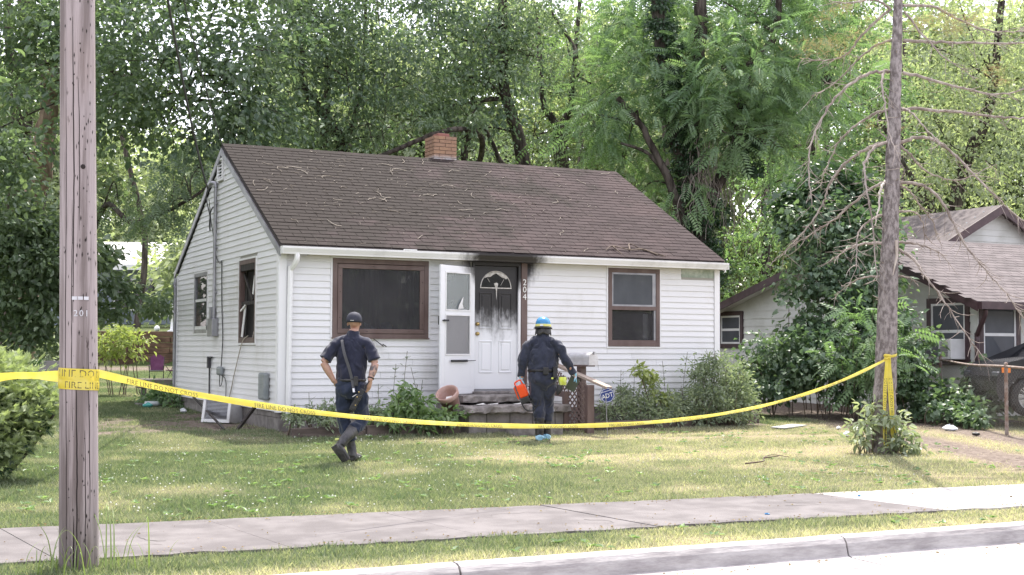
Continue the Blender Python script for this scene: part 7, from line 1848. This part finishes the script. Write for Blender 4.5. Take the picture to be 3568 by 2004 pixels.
# ------------------------------------------------------------------ neighbouring house on the right
nh = empty('neighbor_house', (17.0, 3.5, 0), 'white clapboard neighbour house with plum trim behind the vine thicket and wire fence', 'house'); NO = Vector(nh.location)
M['nsiding'] = mat('neighbor_siding', (0.62, 0.63, 0.60), (0.50, 0.51, 0.47), 1.6, None, 0.55, lo=.4, hi=.75)
M['plum'] = mat('plum_trim', (0.050, 0.026, 0.030), (0.075, 0.042, 0.046), 6, None, 0.5)
M['nshingle'] = mat('grey_shingle', (0.095, 0.080, 0.080), (0.15, 0.128, 0.128), 5, (.4, 1, 1), 0.95, 0.4, 0.01, bscale=50)
M['curtain'] = mat('green_curtain', (0.16, 0.24, 0.20), (0.26, 0.33, 0.28), 30, (1, 1, .05), 0.9)
def nb_(mb, name, m, par=None, bevel=0.0):
    o = mb.build(name, m, par or nh, bevel)
    if par is None: o.matrix_parent_inverse = Matrix.Translation(-NO)
    return o
NX, NYF, NYB, NZE = 13.9, -.40, 8.3, 2.16
APY, APZ = 2.85, 3.62
nw = MB(); nw.box(NX + .02, NX + .12, NYF + .02, NYB, -.3, NZE + .05); nw.box(NX + .12, 24, NYF + .02, NYF + .12, -.3, NZE + .05); nw.box(NX + .12, 24, NYB - .1, NYB, -.3, NZE)
nw.prism([(NX + .02, NYF + .02, NZE), (NX + .02, NYB, NZE), (NX + .02, APY, APZ - .06)], (.1, 0, 0)); nb_(nw, 'wall', M['nsiding'])
NW1, NW2, NW3 = (-.115, .82, 1.05, 2.18), (14.02, 14.90, .98, 2.12), (7.37, 8.2, 1.375, 2.08)
k = 0; E2 = .185
while True:
    z0 = -.05 + k * E2; z1 = z0 + E2; k += 1
    if z0 > APZ - .25: break
    def lim(z):
        if z <= NZE: return NYF, NYB
        return max(NYF, APY - (APZ - z) / (APZ - NZE) * (APY - NYF)), min(NYB, APY + (APZ - z) / (APZ - NZE) * (NYB - APY))
    a0, a1 = lim(z0); b0, b1 = lim(z1)
    segs = [(a0, a1, b0, b1)]
    for (p_, q_, c_, d_) in (NW1, NW3):
        if z1 > c_ - .04 and z0 < d_ + .04:
            out = []
            for s in segs:
                if s[0] < p_ - .1 and s[1] > q_ + .1: out += [(s[0], p_ - .1, s[2], p_ - .1), (q_ + .1, s[1], q_ + .1, s[3])]
                elif s[0] < q_ + .1 < s[1]: out.append((q_ + .1, s[1], q_ + .1, s[3]))
                elif s[0] < p_ - .1 < s[1]: out.append((s[0], p_ - .1, s[2], p_ - .1))
                else: out.append(s)
            segs = out
    for (u0, u1, v0, v1) in segs:
        if u1 - u0 < .05: continue
        m = MB(); m.add([(NX - .022, u0, z0), (NX - .022, u1, z0), (NX - .004, v1, z1), (NX - .004, v0, z1), (NX + .02, u0, z0), (NX + .02, u1, z0), (NX + .02, v1, z1), (NX + .02, v0, z1)], [(0, 3, 2, 1), (0, 1, 5, 4), (2, 3, 7, 6), (0, 4, 7, 3), (1, 2, 6, 5)]); nb_(m, 'siding_plank', M['nsiding'])
    if z1 < NZE + .03:
        sx_ = [(NX, 24.0)]
        if z1 > NW2[2] - .05 and z0 < NW2[3] + .05: sx_ = [(NX, NW2[0] - .1), (NW2[1] + .1, 24.0)]
        for (u0, u1) in sx_: m = MB(); m.prism([(u0, NYF - .004, z1), (u0, NYF - .022, z0), (u0, NYF + .02, z0), (u0, NYF + .02, z1)], (u1 - u0, 0, 0)); nb_(m, 'siding_plank', M['nsiding'])
nb_(MB().box(NX - .035, NX + .0, NYF - .035, NYF + .10, -.1, NZE), 'corner_board', M['nsiding']); nb_(MB().box(NX + .0, NX + .12, NYF - .035, NYF - .02, -.1, NZE), 'corner_board', M['nsiding'])
# roof: slopes with overhang, plum rake and fascia
nr = MB(); OHX = .40; yf, yb = NYF - .42, NYB + .35; zf = NZE + .06 - .05; zb = NZE - .02
for (y0, z0) in ((yf, zf), (yb, zb)):
    nr.prism([(NX - OHX, y0, z0), (NX - OHX, APY, APZ + .06), (NX - OHX, APY, APZ - .0), (NX - OHX, y0, z0 - .06)], (10.6, 0, 0))
nro = nb_(nr, 'roof', M['nshingle'])
sh = MB(); ns = 22
for i in range(ns):
    t0, t1 = i / ns, (i + 1.1) / ns; yA, zA = yf + (APY - yf) * t0, zf + (APZ + .06 - zf) * t0; yB_, zB_ = yf + (APY - yf) * min(t1, 1), zf + (APZ + .06 - zf) * min(t1, 1)
    x = NX - OHX - .02 - (.15 if i % 2 else 0)
    while x < 24:
        j = random.uniform(0, .004); sh.prism([(x, yA, zA + .006), (x, yA, zA + .013 + j), (x, yB_, zB_ + .008)], (.29, 0, 0)); x += .30
so = nb_(sh, 'roof_shingles', M['nshingle'], nro); so['kind'] = 'stuff'
for (y0, z0) in ((yf, zf), (yb, zb)):
    m = MB(); m.prism([(NX - OHX - .03, y0, z0 + .0), (NX - OHX - .03, APY, APZ + .06), (NX - OHX - .03, APY, APZ - .12), (NX - OHX - .03, y0, z0 - .18)], (.03, 0, 0)); nb_(m, 'rake_board', M['plum'], nro)
    m = MB(); m.prism([(NX - OHX, y0, z0 - .10), (NX - OHX, APY, APZ - .05), (NX, APY, APZ - .05), (NX, y0, z0 - .10)], (0, 0, -.015)); nb_(m, 'soffit', M['nsiding'], nro)
nb_(MB().box(NX - OHX, 24.2, yf - .10, yf + .02, zf - .14, zf + .0), 'gutter', M['plum'])
m = MB(); m.tube(crom([(NX - .25, yf - .04, zf - .14), (NX - .22, yf + .02, zf - .28), (NX - .12, NYF - .12, zf - .62), (NX - .10, NYF - .09, zf - .75), (NX - .10, NYF - .09, -.1)], 4), .05, 6); nb_(m, 'downspout', M['plum'])
m = MB(); m.prism([(NX - OHX, APY - .12, APZ + .02), (NX - OHX, APY, APZ + .09), (NX - OHX, APY + .12, APZ + .02)], (10, 0, 0)); nb_(m, 'ridge_cap', M['nshingle'], nro)
# rear higher gable
m = MB(); m.prism([(19.3, 6.0, 2.5), (22.7, 6.0, 2.5), (22.7, 6.0, 4.05), (21.0, 6.0, 4.95), (19.3, 6.0, 4.05)], (0, 4, 0)); nb_(m, 'rear_gable', M['nsiding'])
for k in range(10):
    z = 3.45 + k * .16; hw = max(.05, (4.93 - z) / .9 * 1.7) if z > 4.05 else 1.66; m = MB(); m.prism([(21.0 - min(hw, 1.66), 5.975, z), (21.0 - min(hw, 1.66), 6.0, z), (21.0 - min(hw, 1.66), 5.992, z + .16)], (2 * min(hw, 1.66), 0, 0)); nb_(m, 'siding_plank', M['nsiding'])
for s in (-1, 1):
    m = MB(); m.prism([(21.0, 5.7, 5.05), (21.0 + s * 2.0, 5.7, 3.99), (21.0 + s * 2.0, 5.7, 3.91), (21.0, 5.7, 4.97)], (0, 4.6, 0)); rg = nb_(m, 'rear_roof', M['nshingle'])
    m = MB(); m.prism([(21.0, 5.66, 5.05), (21.0 + s * 2.0, 5.66, 3.99), (21.0 + s * 2.0, 5.66, 3.77), (21.0, 5.66, 4.82)], (0, .04, 0)); nb_(m, 'rake_board', M['plum'], rg)
# windows
def nwin(axis, a0, a1, z0, z1, nm='window'):
    def bx(m, p, q, c, d, d0, d1):
        if axis == 'y': m.box(NX + d0, NX + d1, p, q, c, d)
        else: m.box(p, q, NYF + d0, NYF + d1, c, d)
        return m
    m = MB(); w = .11
    for q in ((a0 - w, a1 + w, z1, z1 + w), (a0 - w, a1 + w, z0 - w, z0), (a0 - w, a0, z0, z1), (a1, a1 + w, z0, z1)): bx(m, *q, -.05, .02)
    o = nb_(m, nm, M['plum'])
    m = MB(); w = .045
    for q in ((a0, a1, z1 - w, z1), (a0, a1, z0, z0 + w), (a0, a0 + w, z0 + w, z1 - w), (a1 - w, a1, z0 + w, z1 - w), (a0 + w, a1 - w, (z0 + z1) / 2 - .03, (z0 + z1) / 2 + .03)): bx(m, *q, -.035, .0)
    nb_(m, 'sash', M['whitepaint'], o)
    nb_(bx(MB(), a0 + w, a1 - w, z0 + w, z1 - w, -.020, -.016), 'pane', M['glass2'], o)
    nb_(bx(MB(), a0 + w, a1 - w, (z0 + z1) / 2 - .1, z1 - w, -.004, -.002), 'curtain', M['curtain'], o)
    return o
nwin('y', *NW1); nwin('x', *NW2); nwin('y', *NW3)
na = empty('window_air_conditioner', (NX - .1, .28, 1.06), 'white air conditioner sitting in the plum-trimmed window of the neighbour house', 'air conditioner')
m = MB(); m.box(-.32, .12, -.40, .32, .0, .40); m.build('case', M['whitepaint'], na, .012)
MB().box(-.327, -.32, -.06, .30, .05, .36).build('grille', mat('grille_dark', (0.10, 0.10, 0.12), (0.2, 0.2, 0.22), 40, (1, .2, 1)), na)
m = MB()
for k in range(9): m.box(-.328, -.321, -.32, -.12, .06 + k * .033, .08 + k * .033)
m.build('louver', M['graymetal'], na)

# chain-link fence
fe = empty('chain_link_fence', (12.3, -1.8, 0), 'rusty chain-link fence running from the neighbour house towards the street', 'fence'); FO = Vector(fe.location)
M['rust'] = mat('rusty_pipe', (0.20, 0.13, 0.10), (0.33, 0.29, 0.26), 12, None, 0.8); M['wire'] = mat('fence_wire', (0.30, 0.29, 0.28), (0.22, 0.18, 0.16), 9, None, .6, metal=.4)
FA, FB = Vector((13.35, .05, 0)), Vector((10.35, -5.35, 0)); FL = (FB - FA).length; fd_ = (FB - FA) / FL
def FP(s, z): q = FA + fd_ * s; return Vector((q.x, q.y, float(zg(q.x, q.y)) + z)) - FO
m = MB(); m.tube(crom([FP(0, 1.10), FP(2, 1.10), FP(4.05, 1.13), FP(FL, 1.11)], 6), .022, 8); m.build('top_rail', M['rust'], fe)
for s in (.05, 4.08, FL - .02): m = MB(); m.tube([FP(s, -.2), FP(s, 1.15)], .030, 8); ball(m, FP(s, 1.17), .034, 8, 6); m.build('post', M['rust'], fe)
m = MB(); pitch = .075; n_ = int(FL / pitch)
for sgn in (1, -1):
    for k in range(-14, n_ + 14):
        a = k * pitch; z0, z1 = .03, 1.09; s0, s1 = a, a + sgn * (z1 - z0)
        lo_, hi_ = 0.0, 1.0
        if s1 != s0:
            t0, t1 = (0 - s0) / (s1 - s0), (FL - s0) / (s1 - s0); lo_, hi_ = max(0, min(t0, t1)), min(1, max(t0, t1))
        if hi_ - lo_ > .02: m.tube([FP(s0 + (s1 - s0) * lo_, z0 + (z1 - z0) * lo_), FP(s0 + (s1 - s0) * hi_, z0 + (z1 - z0) * hi_)], .0012, 3, False)
m.build('wire_mesh', M['wire'], fe)

# parked dark car, nose at the fence
car = empty('parked_car', (13.30, -1.83, .08), 'dark grey car nosed up beside the neighbour house behind the wire fence', 'car', rotz=R(-26.1))
M['carpaint'] = mat('dark_car_paint', (0.022, 0.022, 0.026), rough=.25); M['tyre'] = mat('tyre', (0.014, 0.014, 0.015), (0.03, 0.03, 0.03), 20, None, .85); M['alloy'] = mat('alloy_rim', (0.55, 0.55, 0.58), rough=.3, metal=.8); M['carglass'] = mat('car_glass', (0.02, 0.025, 0.03), rough=.05); M['amber'] = mat('amber_lens', (0.80, 0.22, 0.03), rough=.25)
prof = [(-.56, .28), (-.62, .45), (-.60, .70), (-.50, .88), (-.35, .96), (-.2, .99), (.35, 1.04), (.75, 1.40), (1.1, 1.58), (2.4, 1.62), (3.1, 1.5), (3.5, 1.10), (3.62, .8), (3.6, .4), (3.4, .28), (3.05, .26)]
def arch(cx): return [(cx + .42 * math.cos(a), .33 + .42 * math.sin(a)) for a in np.linspace(0, math.pi, 12)]
out = prof + arch(2.62) + arch(0.0)
vs = []; 
for (x, z) in out:
    for sy in (-.88, .88): tuck = .10 * max(0, z - 1.05) / .5; vs.append((x, sy * (1 - tuck * 1.6), z))
n = len(out); bmc = bmesh.new(); V_ = [bmc.verts.new(v) for v in vs]
for i in range(n): j = (i + 1) % n; bmc.faces.new((V_[2 * i], V_[2 * j], V_[2 * j + 1], V_[2 * i + 1]))
bmc.faces.new([V_[2 * i] for i in range(n)][::-1]); bmc.faces.new([V_[2 * i + 1] for i in range(n)])
bmesh.ops.triangulate(bmc, faces=[f for f in bmc.faces if len(f.verts) > 4]); me = bpy.data.meshes.new('body'); bmc.to_mesh(me); bmc.free(); o = link('body', me, car, M['carpaint'])
for sy in (-.83, .83):
    m = MB(); m.add([(.78, sy * 1.02, 1.07), (2.95, sy * 1.02, 1.10), (2.7, sy * .945, 1.50), (1.1, sy * .945, 1.50)], [(0, 1, 2, 3)]); m.build('side_window', M['carglass'], car)
    for cx in (0.0, 2.62):
        w_ = MB(); Mw = Matrix.Translation((cx, sy * .93, .33)) @ Matrix.Rotation(R(90), 4, 'X')
        w_.lathe([(.225, -.10), (.30, -.105), (.345, -.07), (.35, 0), (.345, .07), (.30, .105), (.225, .10)], n=32, M=Mw); wo = w_.build('wheel', M['tyre'], car)
        q = MB(); q.lathe([(.235, -.09), (.225, -.098), (.215, -.085), (.215, .085), (.225, .098), (.235, .09)], n=32, M=Mw); q.lathe([(0, -.10), (.05, -.10), (.06, -.08)], n=16, M=Mw); q.lathe([(0, .10), (.05, .10), (.06, .08)], n=16, M=Mw)
        for k in range(20):
            a = 2 * math.pi * k / 20; d = .05 if k % 2 else -.05
            for zz_ in (-.075, .075): q.beam(Mw @ Vector((.05 * math.cos(a), .05 * math.sin(a), zz_)), Mw @ Vector((.225 * math.cos(a + d), .225 * math.sin(a + d), zz_)), .014, .016)
        q.build('rim', M['alloy'], wo)
    m = MB(); m.box(-.60, -.46, sy * .72, sy * 1.06, .66, .78); m.build('headlight', M['glass2'], car, .02)
    m = MB(); m.box(-.52, -.36, sy * 1.045, sy * 1.075, .76, .86); m.build('turn_signal', M['amber'], car, .01)
m = MB(); m.add([(.40, -.80, 1.06), (.40, .80, 1.06), (.76, .72, 1.40), (.76, -.72, 1.40)], [(0, 1, 2, 3)]); m.v = [(x - .01, y, z + .012) for x, y, z in m.v]; m.build('windshield', M['carglass'], car)

# ------------------------------------------------------------------ back yard, beyond the house at the left
rw = empty('retaining_wall', (2.9, 27.4, .6), 'low brown timber retaining wall across the back yard', 'retaining wall'); RO = Vector(rw.location)
M['rtimber'] = mat('retaining_timber', (0.085, 0.052, 0.035), (0.17, 0.105, 0.070), 6, (.15, 1, 1), .95, .5, .02)
A, B = Vector((-2.6, 29.95, 0)), Vector((7.5, 25.15, 0)); d = (B - A); L = d.length; d = d / L; nrm = Vector((-d.y, d.x, 0)); r = random.Random(6)
for row in range(6):
    s = -(row % 2) * 1.1
    while s < L:
        s1 = min(s + 2.4, L); a, b = A + d * max(s, 0), A + d * (s1 - .015); z = .60 + row * .195; o_ = nrm * (.03 * row + r.uniform(-.02, .02))
        m = MB(); m.beam(Vector((a.x, a.y, z + .095)) + o_ - RO, Vector((b.x, b.y, z + .095)) + o_ - RO, .2, .183); m.build('timber', M['rtimber'], rw, .012); s += 2.4
# pale house beyond
bh = empty('background_house', (9, 56, 2.2), 'pale house with a sunlit white roof and blue-grey wall far behind at the left', 'house')
M['paleroof'] = mat('pale_roof', (0.62, 0.60, 0.60), (0.72, 0.70, 0.70), 3, None, .8); M['bluewall'] = mat('blue_grey_wall', (0.24, 0.28, 0.33), (0.28, 0.32, 0.37), 2, (1, 1, 6), .8)
Mb = Matrix.Rotation(R(-22), 4, 'Z')
def bb(name, m_, *b, par=None): m = MB(); m.box(*b, Mb); return m.build(name, m_, par or bh)
bb('wall', M['bluewall'], -4.2, 9, -5, 5, -.6, 3.25)
m = MB(); m.prism([Mb @ Vector(q) for q in ((-5, -5.9, 3.3), (-5, 0, 4.9), (-5, 5.9, 3.3), (-5, 5.9, 3.15), (-5, 0, 4.72), (-5, -5.9, 3.15))], Mb.to_3x3() @ Vector((14.8, 0, 0))); m.build('roof', M['paleroof'], bh)
bb('fascia', M['whitepaint'], -5, 9.8, -5.95, -5.88, 3.0, 3.3); bb('corner_board', M['whitepaint'], -4.25, -3.9, -5.05, -4.98, -.6, 3.2)
wn_ = bb('window', M['whitepaint'], -1.2, 1.4, -5.08, -5.0, .9, 2.6); bb('pane', M['carglass'], -1.05, 1.25, -5.10, -5.085, 1.0, 2.5, par=wn_)
sh_ = empty('garden_shed', (1.2, 50.0, 2.2), 'low pale shed roof far behind the utility pole', 'shed')
m = MB(); m.box(-2.4, 2.4, -1.5, 1.5, -.4, 1.5); m.build('wall', M['bluewall'], sh_); m = MB(); m.prism([(-2.8, -1.8, 1.45), (-2.8, 0, 2.5), (-2.8, 1.8, 1.45)], (5.6, 0, 0)); m.build('roof', M['paleroof'], sh_)
# little white garden ornament and balls on the upper lawn
gd = empty('garden_pedestal', (4.9, 31.2, 1.75), 'small white garden pedestal standing on the upper lawn by the house corner', 'ornament')
m = MB(); m.lathe([(.24, 0), (.24, .08), (.12, .14), (.09, .5), (.13, .62), (.30, .68), (.34, .78), (.30, .80), (.05, .72), (.07, .9), (.10, 1.0), (.06, 1.1), (0, 1.14)], n=16); m.build('pedestal', M['whitepaint'], gd)
for i, (x, y, s, lb) in enumerate(((4.25, 31.0, .11, 'white ball lying left of the garden pedestal'), (5.5, 31.0, .11, 'white ball lying between the garden pedestal and the house corner'))):
    m = MB(); ball(m, (0, 0, s), s); o = m.build('garden_ball', M['whitepaint']); o.location = (x, y, float(zg(x, y))); tag(o, lb, 'ball', 'white balls on the upper lawn')
m = MB(); m.lathe([(0, .0), (.10, .0), (.16, .09), (.10, .17), (0, .19)], n=12, M=Matrix.Diagonal((1.4, .9, 1, 1))); o = m.build('brown_ball', M['rtimber']); o.location = (.2, 23.6, float(zg(.2, 23.6))); tag(o, 'dark brown football lying on the bare strip by the retaining wall', 'ball')
m = MB(); pts = [(-.9, -.5), (.8, -.6), (1.0, .4), (-.7, .5)]
m.add([(x, y, 0) for x, y in pts] + [(x * .45 + .1, y * .4, .42) for x, y in pts], [(0, 1, 5, 4), (1, 2, 6, 5), (2, 3, 7, 6), (3, 0, 4, 7), (4, 5, 6, 7)]); o = m.build('tarp_pile', M['black']); o.location = (-.55, 23.4, float(zg(-.5, 23.4))); tag(o, 'low heap under a dark tarp beyond the lawn behind the utility pole', 'tarp')

# tree just outside the left edge whose bough reaches into the corner
tO = tree('shade_tree', (-9.2, 1.0, -.1), 'tree beyond the left edge, one pale bough crossing the top left corner')
trunk(tO, [([(-9.2, 1.0, -.2), (-9.0, 1.1, 3), (-8.4, 1.5, 6), (-8.2, 2, 11)], .32, .14), ([(-8.6, 1.4, 4.6), (-7.0, 2.2, 5.9), (-5.4, 3.0, 7.3), (-4.35, 3.7, 8.6), (-3.6, 4.2, 10)], .13, .06)], M['bark_pale'])
OFF = [(-6.4, 1.2, 6.2, 1.5), (-6.2, 3.4, 8.2, 1.6), (-6.3, 6.0, 6.4, 1.5), (-6.6, 3.2, 4.4, 1.2), (-6.2, 8.2, 8.0, 1.6), (-6.6, 8.5, 5.0, 1.5), (-6.9, -.8, 4.6, 1.1), (-9.5, 0, 8.5, 2.0), (-8, 3, 9, 1.9), (-10.5, 3.5, 8, 1.9), (-7.6, -.5, 7.3, 1.3), (-11, -1, 7, 1.7), (-9, 5.5, 7.5, 1.8), (-8.4, 2.5, 11.5, 2), (-10.5, 6, 10, 2), (-8.6, 5.5, 5.2, 1.2), (-9.4, 3, 5.5, 1.3), (-10.4, 1, 5.2, 1.4)]  # unseen crown lobes filled out to keep skylight off the gable
crown('crown', tO, OFF, M['leaf_dark'], per=40, size=.19, tmpl=leaf6(1, .66), seed=121, clump=.42, nclump=24, tintc=.45, tintv=.8)

# trees across the street, behind the viewpoint, mirrored in the window panes
XS = []; g_ = np.random.default_rng(131)
for i in range(26): XS.append((-34 + i * 3.1 + g_.normal(0, 1), -47 + g_.normal(0, 2.5), g_.uniform(3.5, 9.0), g_.uniform(2.2, 3.4)))
for i in range(30): XS.append((-36 + i * 2.8 + g_.normal(0, 1), -46 + g_.normal(0, 2), g_.uniform(.8, 3.2), g_.uniform(1.8, 2.6)))
V, F, T_ = cloud(XS, per=26, size=.62, tmpl=leaf_t(1, .6), seed=132, clump=1.0, nclump=8, tintc=.4, tintv=.7)
o = mesh_np('street_woods', V, F, None, M['leaf_dark'], False, T_); tag(o, 'dark line of trees across the street, mirrored in the window panes', 'woods', None, 'stuff')
